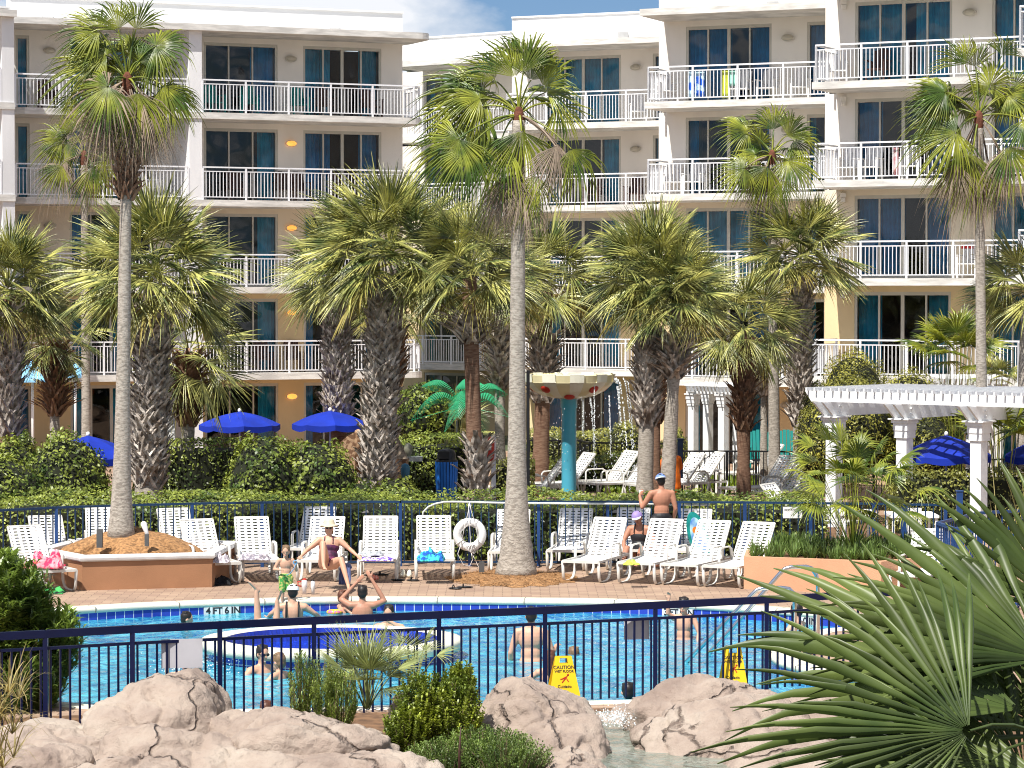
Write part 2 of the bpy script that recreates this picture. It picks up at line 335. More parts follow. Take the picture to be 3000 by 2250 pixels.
# coping
cop = strip([to3(offs(OUT, 0.30), 0.0), to3(offs(OUT, 0.29), 0.012), to3(offs(OUT, 0.03), 0.012), to3(offs(OUT, -0.015), -0.005), to3(offs(OUT, -0.025), -0.03), to3(offs(OUT, -0.02), -0.075), to3(offs(OUT, 0.0), -0.085)], name='pool_coping', m=M_coping, smooth=True)
tag(cop, kind='structure')
jm = MB()
acc = 0
for i in range(N):
    acc += (OUT[(i + 1) % N] - OUT[i]).length
    if acc > 1.35:
        acc = 0; t = (OUT[(i + 1) % N] - OUT[i]).normalized(); nn = Vector((t.y, -t.x)) * sgn; a = OUT[i] - nn * 0.027; b = OUT[i] + nn * 0.3
        jm.bar((a.x, a.y, 0.0112), (b.x, b.y, 0.0112), 0.012, 0.004); jm.bar((a.x, a.y, 0.0), (a.x, a.y, -0.08), 0.012, 0.006, up=(nn.x, nn.y, 0))
jo = jm.build('coping_joints', mat('joint_grey', (0.16, 0.15, 0.12), 0.9), cop)
tag(strip([to3(OUT, -0.08), to3(OUT, -0.236)], uv=True, name='pool_tile_band', m=M_tile), kind='structure')
tag(strip([to3(OUT, -0.236), to3(OUT, -1.4)], name='pool_wall', m=M_plaster), kind='structure')
# water
def water_mat(name, deep, light, sc, bump, rough=0.06, spec=0.5, foam=(1, 1, 1), fthr=(0.66, 0.72), stretch=(1, 0.55, 1)):
    m = bpy.data.materials.new(name); m.use_nodes = True; n = m.node_tree; b = n.nodes['Principled BSDF']; lk = n.links
    g = n.nodes.new('ShaderNodeNewGeometry'); mp = n.nodes.new('ShaderNodeMapping'); mp.inputs['Scale'].default_value = stretch; lk.new(g.outputs['Position'], mp.inputs['Vector'])
    t1 = n.nodes.new('ShaderNodeTexNoise'); t1.inputs['Scale'].default_value = sc; t1.inputs['Detail'].default_value = 5; t1.inputs['Distortion'].default_value = 1.2; lk.new(mp.outputs[0], t1.inputs['Vector'])
    rp = n.nodes.new('ShaderNodeValToRGB'); rp.color_ramp.elements[0].position = 0.34; rp.color_ramp.elements[1].position = 0.64
    rp.color_ramp.elements[0].color = tuple(deep) + (1,); rp.color_ramp.elements[1].color = tuple(light) + (1,); lk.new(t1.outputs[0], rp.inputs[0])
    lk.new(rp.outputs[0], b.inputs['Base Color']); b.inputs['Roughness'].default_value = rough; b.inputs['IOR'].default_value = 1.33; b.inputs['Specular IOR Level'].default_value = spec
    t2 = n.nodes.new('ShaderNodeTexNoise'); t2.inputs['Scale'].default_value = sc * 1.9; t2.inputs['Detail'].default_value = 4; t2.inputs['Distortion'].default_value = 0.8; lk.new(mp.outputs[0], t2.inputs['Vector'])
    bp = n.nodes.new('ShaderNodeBump'); bp.inputs['Strength'].default_value = bump; bp.inputs['Distance'].default_value = 0.08; lk.new(t2.outputs[0], bp.inputs['Height']); lk.new(bp.outputs[0], b.inputs['Normal'])
    return m
M_water = water_mat('pool_water', (0.006, 0.15, 0.28), (0.07, 0.42, 0.55), 2.2, 1.0, spec=0.4)
M_stream = water_mat('stream_water', (0.10, 0.12, 0.09), (0.24, 0.26, 0.22), 3.0, 0.9, spec=0.5)
sheet('pool_water', [to3(OUT, WZ)], WZ, M_water)
# mulch beds
def blob(px, z, name, m, kind='structure', n=5):
    P = catmull([gz(x, y).to_2d() for x, y in px], n); return sheet(name, [to3(P, 0)], z, m, kind)
sheet('mulch_bed', [[Vector((-40, 53.4, 0)), Vector((9.5, 53.4, 0)), Vector((9.5, 57.8, 0)), Vector((-40, 57.8, 0))]], 0.004, M_mulch)
sheet('garden_ground', [[Vector((-40, 57.9, 0)), Vector((30, 57.9, 0)), Vector((30, 64.9, 0)), Vector((-40, 64.9, 0))]], 0.005, M_mulch)
gg = MB().add([(-60, 65, 0.0), (60, 65, 0.0), (60, 92, 0.0), (-60, 92, 0.0)], [(0, 1, 2, 3)]).build('garden_path', mat('kiddie_deck', (0.36, 0.25, 0.17), 0.9, 0.3, 1.2, 0.5, 30, col2=(0.22, 0.13, 0.08)))
gg['kind'] = 'structure'
blob([(0, 2110), (300, 2095), (900, 2092), (1500, 2080), (2100, 2072), (2900, 2060), (3400, 2100), (3400, 2700), (1500, 2800), (-400, 2700), (-300, 2150)], 0.006, 'rock_garden_ground', M_mulch)

# ---------------- spa ring in the pool ----------------
spa = thing('spa_ring', 'round raised spa with cream rim and dark blue mosaic bowl in the pool', 'spa', (pt(972, 1875, 40.9).x, 40.85, 0))
RX, RY = 1.90, 1.66; n_ = 72
ring = lambda f, z: [Vector((RX * f * math.cos(2 * math.pi * k / n_), RY * f * math.sin(2 * math.pi * k / n_), z)) for k in range(n_)]
strip([ring(.94, -.33), ring(.94, -.08)], uv=True, name='tile_band', m=M_tile, parent=spa)
strip([ring(.94, -.085), ring(.995, -.075), ring(1.0, 0.03), ring(.985, .07), ring(.93, .085), ring(.84, .085), ring(.815, .06)], name='rim', m=M_coping, parent=spa, smooth=True)
strip([ring(.815, .065), ring(.79, -.12), ring(.7, -.16), ring(0.001, -.17)], name='basin', m=M_mosaic, parent=spa)

# ---------------- hotel ----------------
hotel = thing('hotel_building', 'cream five-storey hotel with white balcony railings and teal curtains behind the palms', 'building', (0, 92, 0))
HO = Vector((0, 92, 0))
def hp(v): return v  # parts are built in world coordinates and moved to the root's frame below
WINC = [M_curt, M_curt2]
class Wing:
    def __init__(s, xa, Ya, xb, Yb, zoff=0.0, depth=1.9):
        s.p0 = Vector(((xa - 1500) / F * Ya, Ya)); s.p1 = Vector(((xb - 1500) / F * Yb, Yb)); s.u = (s.p1 - s.p0); s.len = s.u.length; s.u.normalize()
        s.n = Vector((s.u.y, -s.u.x)); s.d = depth; s.zo = zoff
    def U(s, x, off=0.0):  # u coordinate where the sight line through pixel column x meets the plane at n=off (0=slab edge)
        o = s.p0 + s.n * off; k = (x - 1500) / F; return (k * o.y - o.x) / (s.u.x - k * s.u.y)
    def P(s, u, n, z): q = s.p0 + s.u * u + s.n * n; return Vector((q.x, q.y, z))
    def block(s, mb, u0, u1, n0, n1, z0, z1):
        if u1 < u0: u0, u1 = u1, u0
        mb.hexa([s.P(u0, n1, z0), s.P(u1, n1, z0), s.P(u1, n0, z0), s.P(u0, n0, z0), s.P(u0, n1, z1), s.P(u1, n1, z1), s.P(u1, n0, z1), s.P(u0, n0, z1)])
def fz(k): return -0.15 if k == 0 else 2.58 + 2.735 * (k - 1)
def hb(mb, name, m, parent=None):
    o = mb.build(name, m, parent or hotel)
    if parent is None: o.data.transform(Matrix.Translation(-HO))
    else: o.data.transform(Matrix.Translation(-HO))
    return o
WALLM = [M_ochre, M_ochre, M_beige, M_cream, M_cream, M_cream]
def window(W, x0, x1, npan, z0, zt, curt, seed):
    rr = random.Random(seed); wf = -W.d; u0 = W.U(x0, wf); u1 = W.U(x1, wf); f = MB(); fw = 0.075
    for (a, b) in ((u0, u0 + fw), (u1 - fw, u1)): W.block(f, a, b, wf - .12, wf - .02, z0, zt)
    W.block(f, u0 + fw, u1 - fw, wf - .12, wf - .02, zt - .10, zt); W.block(f, u0 + fw, u1 - fw, wf - .12, wf - .02, z0, z0 + .07)
    pw = (u1 - u0 - fw) / npan
    for i in range(1, npan):
        wd = .05 if (npan != 4 or i != 2) else .10; c = u0 + fw / 2 + pw * i
        W.block(f, c - wd / 2, c + wd / 2, wf - .11, wf - .03, z0 + .07, zt - .1)
    fo = hb(f, 'window', M_frame)
    pn = MB(); pn.add([W.P(u0 + .02, wf - .07, z0 + .02), W.P(u1 - .02, wf - .07, z0 + .02), W.P(u1 - .02, wf - .07, zt - .02), W.P(u0 + .02, wf - .07, zt - .02)], [(0, 1, 2, 3)])
    hb(pn, 'pane', M_pane, fo)
    cm = MB()
    for i in range(npan):
        c = curt[i % len(curt)]
        if c <= 0: continue
        a = u0 + fw / 2 + pw * i; b = a + pw
        if c < 1: (a, b) = (a, a + pw * c) if i < npan / 2 else (b - pw * c, b)
        k = max(4, int((b - a) / .045)); vs = []
        for j in range(k + 1):
            uu = a + (b - a) * j / k; nn = wf - .32 + .035 * math.sin(j * 2.1 + rr.random()) ; vs += [W.P(uu, nn, z0 + .05), W.P(uu, nn, zt - .03)]
        cm.add(vs, [(2 * j, 2 * j + 2, 2 * j + 3, 2 * j + 1) for j in range(k)])
    if cm.v: hb(cm, 'curtain', M_curt if rr.random() < .75 else M_curt2, fo)
def wall_lamp(W, x, z, lit=False):
    u = W.U(x, -W.d); m = MB(); c = W.P(u, -W.d + .05, z); a = math.atan2(W.u.y, W.u.x); Mr = Matrix.Rotation(a, 3, 'Z')
    m.ell(c, (.19, .10, .095), 16, 8, Mr); o = hb(m, 'wall_lamp', mat('lit_lamp', (0.95, 0.42, 0.08), 0.4, emis=0.9) if lit else mat('lamp_glass', (0.55, 0.50, 0.40), 0.3))
    m2 = MB(); Mt = Mr @ Matrix.Rotation(R(90), 3, 'X') @ Matrix.Diagonal((1, .52, 1)).to_3x3(); m2.torus(W.P(u, -W.d + .07, z), .185, .022, Mt, 24, 6); hb(m2, 'lamp_rim', mat('lamp_rim_cream', (0.62, 0.58, 0.50), 0.5), o)
def railing(W, pts, z):
    """pts: list of (u,n) corner points, posts at corners and every ~1.35 m"""
    m = MB(); P = [W.P(u, n, 0) for u, n in pts]
    for a, b in zip(P[:-1], P[1:]):
        d = b - a; ln = d.length; d.normalize(); up = Vector((0, 0, 1))
        for (zz, wd, hg) in ((1.02, .06, .045), (.89, .035, .03), (.09, .035, .03)):
            m.bar(a + up * (z + zz), b + up * (z + zz), wd, hg)
        k = max(1, round(ln / 1.45))
        for i in range(k + 1):
            q = a + d * ln * i / k; m.bar(q + up * z, q + up * (z + .995), .055, .055, up=(d.x, d.y, 0))
        nb = max(2, int(ln / .112))
        for i in range(1, nb):
            q = a + d * ln * i / nb; m.bar(q + up * (z + .10), q + up * (z + .885), .026, .02, up=(d.x, d.y, 0))
    hb(m, 'balcony_railing', M_rail)
def wing(W, nfl, wx0, wx1, wins, lamps, fins=(), sx0=None, sx1=None, rails=None, roof=True, par=1.0, k0=0, lit=(), back=7.0, rnd=0.0, roofz=None, curtf=None):
    """wins: list of (x0,x1,npanels); pixel columns on the wall plane; sx0,sx1: slab pixel columns on the slab-edge plane"""
    wf = -W.d; ua = W.U(wx0, wf); ub = W.U(wx1, wf); su0 = W.U(sx0, 0) if sx0 is not None else ua; su1 = W.U(sx1, 0) if sx1 is not None else ub
    for k in range(k0, nfl):
        z0 = fz(k) + W.zo; z1 = fz(k + 1) + W.zo - .2; zt = z1 - .17
        wm = MB(); cur = ua
        for (a, b, npan) in sorted(wins):
            a_, b_ = W.U(a, wf), W.U(b, wf)
            if a_ > cur + .01: W.block(wm, cur, a_, wf - .3, wf, z0, z1)
            W.block(wm, a_, b_, wf - .3, wf, zt, z1); cur = b_
        if ub > cur + .01: W.block(wm, cur, ub, wf - .3, wf, z0, z1)
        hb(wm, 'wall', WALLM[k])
        for j, (a, b, npan) in enumerate(sorted(wins)):
            sd = hash((round(W.p0.x), k, j)) % 9973; rr = random.Random(sd)
            cu = curtf(k, j) if curtf else [rr.choice([1, 1, .5, 0]) for _ in range(npan)]
            window(W, a, b, npan, z0, zt, cu, sd)
        for lx in lamps: wall_lamp(W, lx, z0 + 1.92, (k, lx) in lit)
        # slab (floor), cap edge
        sm = MB(); lo, hi = min(su0, ua), max(su1, ub)
        if k > 0:
            pts = [(lo, wf - .0), (lo + rnd, 0) if False else (su0, 0)]
            seg = []
            nr = 6
            if rnd > 0:  # rounded right end
                for i in range(nr + 1): t = i / nr * math.pi / 2; seg.append((su1 - rnd + rnd * math.sin(t), -rnd + rnd * math.cos(t)))
            else: seg = [(su1, 0)]
            outl = [(min(su0, ua) if su0 < ua - .01 else su0, wf), (su0, -0.35 if su0 < ua - .01 else 0), (su0 + (.35 if su0 < ua - .01 else 0), 0)] + seg + [(su1, wf)]
            o2 = []
            for q in outl:
                if not o2 or (abs(q[0] - o2[-1][0]) + abs(q[1] - o2[-1][1])) > 1e-4: o2.append(q)
            nn = len(o2); vs = [W.P(u, n, z0 - .2) for u, n in o2] + [W.P(u, n, z0) for u, n in o2]
            sm.add(vs, [tuple(range(nn))[::-1], tuple(range(nn, 2 * nn))] + [(i, (i + 1) % nn, nn + (i + 1) % nn, nn + i) for i in range(nn)])
            hb(sm, 'balcony_slab', M_slab)
            for seg_ in rails: railing(W, seg_, z0)
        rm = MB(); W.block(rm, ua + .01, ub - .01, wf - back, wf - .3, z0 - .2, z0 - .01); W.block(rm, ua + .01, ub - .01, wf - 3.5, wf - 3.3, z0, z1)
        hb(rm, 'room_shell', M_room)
    ztop = fz(nfl) + W.zo
    if fins:
        for (a, b) in fins:
            fm = MB(); a_, b_ = W.U(a, -.04), W.U(b, -.04)
            for k in range(k0, nfl): W.block(fm, a_, b_, wf + .002, -.04, fz(k) + W.zo + .001, fz(k + 1) + W.zo - .201)
            hb(fm, 'pier', M_pier)
    if roof:
        rm = MB(); nr = 6; e = .18
        outl = [(min(ua, su0) - .02, wf - 1.5), (su0 - .1, wf), (su0 - .1, e)]
        if rnd > 0:
            for i in range(nr + 1): t = i / nr * math.pi / 2; outl.append((su1 + e - (rnd) + rnd * math.sin(t), e - rnd + rnd * math.cos(t)))
        else: outl.append((su1, e))
        outl += [(su1 + (e if rnd else 0), wf), (ub, wf - 1.5)]
        nn = len(outl); vs = [W.P(u, n, ztop - .2) for u, n in outl] + [W.P(u, n, ztop) for u, n in outl]
        rm.add(vs, [tuple(range(nn))[::-1], tuple(range(nn, 2 * nn))] + [(i, (i + 1) % nn, nn + (i + 1) % nn, nn + i) for i in range(nn)])
        hb(rm, 'roof_slab', M_slab)
        pm = MB(); W.block(pm, ua, ub, wf - .3, wf, ztop + .002, ztop + par); W.block(pm, ua - .0, ub + .04, wf - .35, wf + .05, ztop + par + .002, ztop + par + .06)
        W.block(pm, ua, ub, wf - back, wf - .302, ztop + .003, ztop + par * .6)
        hb(pm, 'parapet', M_parapet)
    # end walls
    em = MB(); W.block(em, ua - .0, ua + .25, wf - back, wf - .302, -.1, ztop - .21); W.block(em, ub - .25, ub, wf - back, wf - .302, -.1, ztop - .21); W.block(em, ua + .26, ub - .26, wf - back, wf - back + .2, -.1, ztop - .21)
    hb(em, 'side_wall', M_cream)

WL = Wing(-320, 82.5, 48, 84.6)
u = WL.U
wing(WL, 5, -330, 30, [(-260, -40, 4)], [], fins=[(10, 46)], sx0=-320, sx1=48, rails=[[(u(-318), -.06), (u(8), -.06)]], par=.25, back=6)
WA = Wing(44, 86.5, 1250, 91.9)
u = WA.U
wing(WA, 5, 30, 1180, [(50, 90, 1), (206, 445, 4), (600, 815, 3), (890, 1118, 4)], [148, 853], fins=[(557, 594)], sx0=44, sx1=1250,
     rails=[[(u(50), -.06), (u(555), -.06)], [(u(597), -.06), (u(1215), -.06), (u(1243), -.45), (u(1243) + .01, -1.75)]], par=.8, lit={(3, 853), (1, 853), (0, 853), (2, 853)}, rnd=.5,
     curtf=lambda k, j: {0: [1], 1: [1, 0, 1, 0], 2: [0, 0, 1] if k == 4 else ([0, 0, .7]), 3: [1, .5, 0, 1] if k > 2 else [.6, 0, 0, .6]}[j])
WB1 = Wing(1160, 103.2, 1500, 100.0)
u = WB1.U
wing(WB1, 5, 1120, 1500, [(1243, 1385, 3)], [], sx0=1150, sx1=1490, rails=[[(u(1155), -.06), (u(1488), -.06)]], par=1.0, back=7, curtf=lambda k, j: [.3, 0, 0])
WB2 = Wing(1478, 95.3, 1960, 92.9)
u = WB2.U
wing(WB2, 5, 1500, 1990, [(1597, 1818, 4), (1912, 1960, 1)], [1863], sx0=1478, sx1=1960, rails=[[(u(1484), -1.7), (u(1484), -.06), (u(1950), -.06)]], par=1.0, back=8,
     curtf=lambda k, j: ([1, 1, 1, 1] if k == 4 else [.6, 0, 0, 1]) if j == 0 else [1])
WC = Wing(1888, 84.3, 2440, 82.0)
u = WC.U
wing(WC, 5, 1929, 2440, [(2008, 2258, 4), (2362, 2420, 1)], [2307], sx0=1888, sx1=2440, rails=[[(u(1897), -1.7), (u(1897), -.06), (u(2425), -.06)]], par=1.3, back=9,
     curtf=lambda k, j: ({4: [1, 1, .0, 1], 3: [.4, 0, 0, .3], 2: [1, 1, 1, .5]}.get(k, [.5, 0, 0, 1])) if j == 0 else [1 if k == 4 else .3])
WD = Wing(2376, 79.2, 3080, 76.0, zoff=.2)
u = WD.U
wing(WD, 6, 2415, 3150, [(2502, 2785, 4), (2902, 3090, 3)], [2838], sx0=2376, sx1=3080, rails=[[(u(2386), -1.7), (u(2386), -.06), (u(3070), -.06)]], par=1.0, back=10,
     curtf=lambda k, j: ({4: [1, 1, .6, 1], 3: [1, 0, 0, 1], 2: [1, 1, .1, 1], 1: [1, 0, 0, 1]}.get(k, [1, 0, 0, 1])) if j == 0 else [1, 1, 1])
WE = Wing(2978, 69.5, 3400, 67.5, zoff=.3)
u = WE.U
wing(WE, 6, 3030, 3400, [(3100, 3300, 3)], [], sx0=2974, sx1=3400, rails=[[(u(2982), -1.7), (u(2982), -.06), (u(3390), -.06)]], par=1.0, back=9)
# drain boxes under the balconies of the near wing and scuppers on the parapets
dm = MB()
for k in range(1, 6):
    c = WD.P(WD.U(2470, -1.9), -1.84, fz(k) + .2 - .36); dm.box(c, (.16, .12, .12)); dm.box(c - Vector((0, .02, .13)), (.12, .1, .12))
hb(dm, 'wall_bracket', M_cream)
for (W, x, k, zz) in ((WB2, 1828, 5, .28), (WC, 2265, 5, .16), (WA, 142, 5, .12), (WA, 980, 5, .12)):
    sm_ = MB(); c = W.P(W.U(x, -W.d), -W.d + .14, fz(k) + zz); sm_.box(c, (.34, .26, .2)); hb(sm_, 'roof_scupper', mat('galvanised_metal', (0.5, 0.5, 0.5), 0.4))
# ---------------- vegetation generators ----------------
def nrm(v): return v / (np.linalg.norm(v, axis=-1, keepdims=True) + 1e-9)
def A3(v): return np.array([v[0], v[1], v[2]], dtype=float)
class NB:
    def __init__(s): s.V = []; s.Q = []; s.n = 0
    def add(s, V, Q): s.V.append(V.reshape(-1, 3)); s.Q.append(Q + s.n); s.n += V.reshape(-1, 3).shape[0]
    def build(s, name, m, parent=None, org=(0, 0, 0)):
        if not s.V: return None
        return npmesh(name, np.concatenate(s.V) - np.array(org, dtype=float), np.concatenate(s.Q), m, parent)
def petiole(nb, a, b, sag, w0, w1, n=6):
    a = A3(a); b = A3(b); t = np.linspace(0, 1, n)[:, None]; p = a + (b - a) * t + np.array([0, 0, 1.0]) * sag * (4 * t * (1 - t)); d = nrm(b - a); sd = np.cross(d, [0, 0, 1.0]); sd = sd / (np.linalg.norm(sd) + 1e-6); up = np.cross(sd, d)
    w = (w0 + (w1 - w0) * t) / 2
    V = np.stack([p - sd * w, p + up * w * .8, p + sd * w, p - up * w * .6], 1); i = np.arange(n - 1)[:, None] * 4; k = np.arange(4)[None, :]
    Q = np.stack([i + k, i + (k + 1) % 4, i + 4 + (k + 1) % 4, i + 4 + k], -1).reshape(-1, 4); nb.add(V, Q)
def fan(nb, hub, ax, nv, RR, n=34, spread=2.2, split=.45, droop=.3, fold=.0, wmul=1.0, tipj=.12, wind=(0, 0, 0), pleat=.45, jit=.02, hang=2.4):
    """one palmate leaf: hub, axis direction, face normal"""
    hub = A3(hub); a = nrm(A3(ax)); nv = A3(nv); nv = nrm(nv - a * np.dot(nv, a)); s = np.cross(nv, a)
    th = np.linspace(-spread, spread, n) + rng.normal(0, jit, n); dth = 2 * spread / n
    d = a[None] * np.cos(th)[:, None] + s[None] * np.sin(th)[:, None]
    Ln = RR * (0.80 + 0.20 * np.cos(th * 0.9)) * rng.uniform(1 - tipj, 1 + tipj, n)
    T = np.array([0.03, .25, split, (split + 1) * .5 + .02, .88, 1.0]); T = np.sort(T)
    droopv = droop * rng.uniform(.5, 1.6, n)
    pos = hub + d[:, None] * (Ln[:, None] * T[None])[..., None]
    tt = np.clip((T - split * .6) / (1 - split * .6), 0, 1)
    g = np.array([0, 0, -1.0]) + A3(wind)
    pos = pos + g * (droopv[:, None] * Ln[:, None] * tt[None] ** hang)[..., None]
    pos = pos - nv * (fold * RR * (T[None] ** 2) * (np.abs(np.sin(th)) ** 1.5)[:, None])[..., None]
    lat = np.cross(nv[None], d); 
    base = np.tan(dth / 2) * Ln[:, None] * T[None]; lim = np.tan(dth / 2) * Ln[:, None] * split
    w = np.where(T[None] <= split + 1e-6, base, lim * np.clip((1 - T[None]) / (1 - split), 0.04, 1) ** .8) * wmul
    Lf = pos - lat[:, None] * w[..., None] - nv * (w * pleat)[..., None]; Rt = pos + lat[:, None] * w[..., None] - nv * (w * pleat)[..., None]
    Md = pos + nv * (w * pleat)[..., None]
    V = np.stack([Lf, Md, Rt], 2); m = len(T); i = np.arange(n)[:, None, None] * (m * 3) + np.arange(m - 1)[None, :, None] * 3 + np.arange(2)[None, None, :]
    Q = np.stack([i, i + 1, i + 4, i + 3], -1).reshape(-1, 4); nb.add(V, Q)
def crown_sabal(root, heart, RC, n=40, m=M_sabal, lo=-50, dead=0, seed=0, flower=0, droop=.11, hi=85, nseg=36):
    global rng
    rng = np.random.default_rng(seed + 11); heart = A3(heart); org = A3(root.location); nb = NB(); nd = NB(); ny = NB(); ga = 2.39996
    for i in range(n):
        f = (i + .5) / n; el = R(hi) - (R(hi) - R(lo)) * f ** .85 + rng.normal(0, .08); az = i * ga + rng.normal(0, .15)
        d = np.array([math.cos(el) * math.cos(az), math.cos(el) * math.sin(az), math.sin(el)]); pl = RC * rng.uniform(.40, .52); h0 = heart + d * .12
        d2 = nrm(d + np.array([0, 0, -.18])); hub = heart + d2 * pl; tgt = nd if False else (ny if (f > .86 and rng.random() < .5) else nb)
        petiole(tgt, h0, hub, .05 * pl, .045, .028)
        ax = nrm(d2 + np.array([0, 0, -.02 - .22 * f])); up = np.array([0, 0, 1.0]) - ax * ax[2]
        if np.linalg.norm(up) < .25: up = np.array([-math.cos(az), -math.sin(az), 0.3])
        side = np.cross(ax, up); up = nrm(up) * math.cos(rng.normal(0, .5)) + nrm(side) * math.sin(rng.normal(0, .6))
        fan(tgt, hub, ax, up, RC * rng.uniform(.52, .66), n=nseg, spread=rng.uniform(1.3, 1.75), split=.38, droop=droop, fold=.20, wmul=.85, tipj=.18, pleat=.95, jit=.05)
    nb.build('crown', m, root, org)
    if ny.V: ny.build('yellow_fronds', M_sabaly, root, org)
    if flower:
        nf = NB(); 
        for k in range(flower):
            a = rng.uniform(-.9, .9); c = heart + np.array([math.sin(a) * .35, -RC * .32, rng.uniform(-.05, .5)])
            P = c + rng.normal(0, 1, (420, 3)) * np.array([.17, .14, .20]); leafcards(nf, P, nrm(rng.normal(0, 1, (420, 3))), .05, .02)
        nf.build('blossom', M_flower, root, org)
def leafcards(nb, P, Nn, ln, wd, tilt=.9, upb=0.0):
    n = len(P); Nn = nrm(Nn + rng.normal(0, tilt * .5, (n, 3))); r = rng.normal(0, 1, (n, 3)) + np.array([0, 0, upb]); T = nrm(r - Nn * np.sum(r * Nn, 1, keepdims=True)); B = np.cross(Nn, T)
    l = (ln * rng.uniform(.7, 1.3, n))[:, None]; w_ = (wd * rng.uniform(.7, 1.3, n))[:, None]
    V = np.stack([P - T * l * .5, P + B * w_ * .5 + Nn * w_ * .15, P + T * l * .5, P - B * w_ * .5 + Nn * w_ * .15], 1); Q = np.arange(n * 4).reshape(-1, 4); nb.add(V, Q)
def trunk(root, base, top, r0, r1, m, flare=0.0, rings=0.0, n=14, bow=0.0, name='trunk', segs=24, rough=.03):
    base = Vector(base); top = Vector(top); pts = []; rs = []
    for i in range(segs + 1):
        t = i / segs; p = base.lerp(top, t) + Vector((bow * math.sin(math.pi * t), 0, 0)); r = r0 + (r1 - r0) * t + flare * math.exp(-t * 9.0)
        r *= 1 + rng.normal(0, rough); pts.append(p - root.location); rs.append(r)
    return MB().tube(pts, rs, n, True, True).build(name, m, root)
def boots(root, base, top, r, m, name='boots', dens=9, ln=.36, out_=.08, pitch=.125, seed=0, wd=.10):
    rg = random.Random(seed); base = Vector(base); top = Vector(top); H = (top - base).length; ax = (top - base).normalized(); mb = MB(); k = 0; z = 0.05
    while z < H:
        az = k * 2.39996; z += pitch / dens * 1.0; k += 1
        c = base + ax * z; d = Vector((math.cos(az), math.sin(az), 0)); tg = Vector((-math.sin(az), math.cos(az), 0)); l = ln * rg.uniform(.7, 1.25); o = out_ * rg.uniform(.6, 1.5)
        for sgn_ in (-1, 1):
            w0 = wd * rg.uniform(.8, 1.2); p0 = c + d * (r * .9) + tg * sgn_ * r * .55; p1 = c + d * (r + o * .5) + tg * sgn_ * r * .18 + Vector((0, 0, l * .55)); p2 = c + d * (r + o * (1.3 + rg.random())) - tg * sgn_ * r * rg.uniform(-.1, .35) + Vector((0, 0, l))
            th = d * .012
            mb.add([p0 - tg * w0 * .5, p0 + tg * w0 * .5, p0 + d * .03, p1 - tg * w0 * .5, p1 + tg * w0 * .5, p1 + d * .045 + th, p2 - tg * w0 * .22, p2 + tg * w0 * .22, p2 + d * .02],
                   [(0, 1, 4, 3), (1, 2, 5, 4), (2, 0, 3, 5), (3, 4, 7, 6), (4, 5, 8, 7), (5, 3, 6, 8), (6, 7, 8)])
    mb.v = [tuple(Vector(v) - root.location) for v in mb.v]
    return mb.build(name, m, root)

# ---------------- sabal palms ----------------
# x of trunk base, depth, x of heart, y of heart, crown radius px, trunk width px, boots (y0,y1), bark, label
def sabal(xb, Y, xh, yh, rc, tw, by, bark, label, n=46, lo=-28, seed=0, flower=0, bm=None, dens=11, hi=85, nseg=36, bout=.10):
    s = S(Y); b = pt(xb, 1000, Y); b.z = 0; h = pt(xh, yh, Y); t = thing('sabal_palm', label, 'palm tree', (b.x, b.y, 0), 0, 'cabbage palms in the garden')
    r = tw / s / 2 * .84; top = h - Vector((0, 0, .15)); trunk(t, b, top, r * .95, r * .8, bark, flare=.06, rough=.05)
    if by:
        at = lambda y: b.lerp(top, max(0.02, min(.98, (5 - (y - 870) / s) / top.z)))
        boots(t, at(by[1]), at(by[0]), r * .95, bm or M_boot, dens=dens, seed=seed, out_=bout)
    crown_sabal(t, h, rc / s, n, M_sabal, lo, seed=seed, flower=flower, hi=hi, nseg=nseg)
    return t
sabal(20, 61.5, 22, 850, 235, 66, (930, 1290), M_tr2, 'cabbage palm cut by the left edge of the picture behind the round shrub', seed=1)
sabal(160, 66, 158, 985, 165, 38, (1030, 1230), M_tr, 'short droopy cabbage palm with ragged brown boots behind the round left hedge', n=22, lo=-50, seed=2, bm=M_boot2, bout=.2)
sabal(430, 59.5, 452, 810, 285, 92, (930, 1440), M_tr, 'stout cabbage palm with criss-cross grey boots right of the tall left trunk', n=50, seed=3, flower=1)
sabal(545, 64, 552, 1030, 215, 56, (1010, 1260), M_tr, 'low cabbage palm with drooping bright fronds left of the first blue umbrella', n=22, lo=-65, seed=4, bm=M_boot2, hi=70, bout=.16)
sabal(992, 68, 988, 810, 210, 66, (900, 1250), M_tr2, 'cabbage palm with brown boots behind the second blue umbrella', n=36, seed=5)
sabal(1095, 59.5, 1140, 745, 285, 92, (850, 1450), M_tr, 'tall stout cabbage palm with grey boots and a blossom cluster left of the plastic palm', n=52, seed=6, flower=1)
sabal(1152, 71, 1158, 900, 160, 44, (960, 1140), M_tr2, 'thin brown cabbage palm trunk just right of the stout grey booted one', n=20, seed=7, bm=M_boot2)
S7 = sabal(1397, 58.6, 1375, 790, 235, 62, (950, 1020), M_tr2, 'cabbage palm with bare reddish trunk and splayed boots beside the blue trash can', n=38, seed=8, bout=.3)
boots(S7, Vector((S7.location.x, S7.location.y, .3)), Vector((S7.location.x, S7.location.y, 1.9)), .15, M_boot, dens=6, seed=44, out_=.12, wd=.12)
sabal(1466, 66, 1462, 830, 190, 42, (990, 1150), M_tr, 'cabbage palm with wide split boots just left of the tall centre trunk', n=30, seed=9, bout=.22)
sabal(1580, 71, 1600, 830, 215, 60, (1000, 1190), M_tr2, 'cabbage palm with rusty trunk between the centre trunk and the spray bowl', n=36, seed=10, bout=.16)
sabal(1887, 62, 1905, 815, 225, 60, (1000, 1260), M_tr, 'leaning cabbage palm left of its twin behind the man in the cap', n=44, seed=11, flower=1)
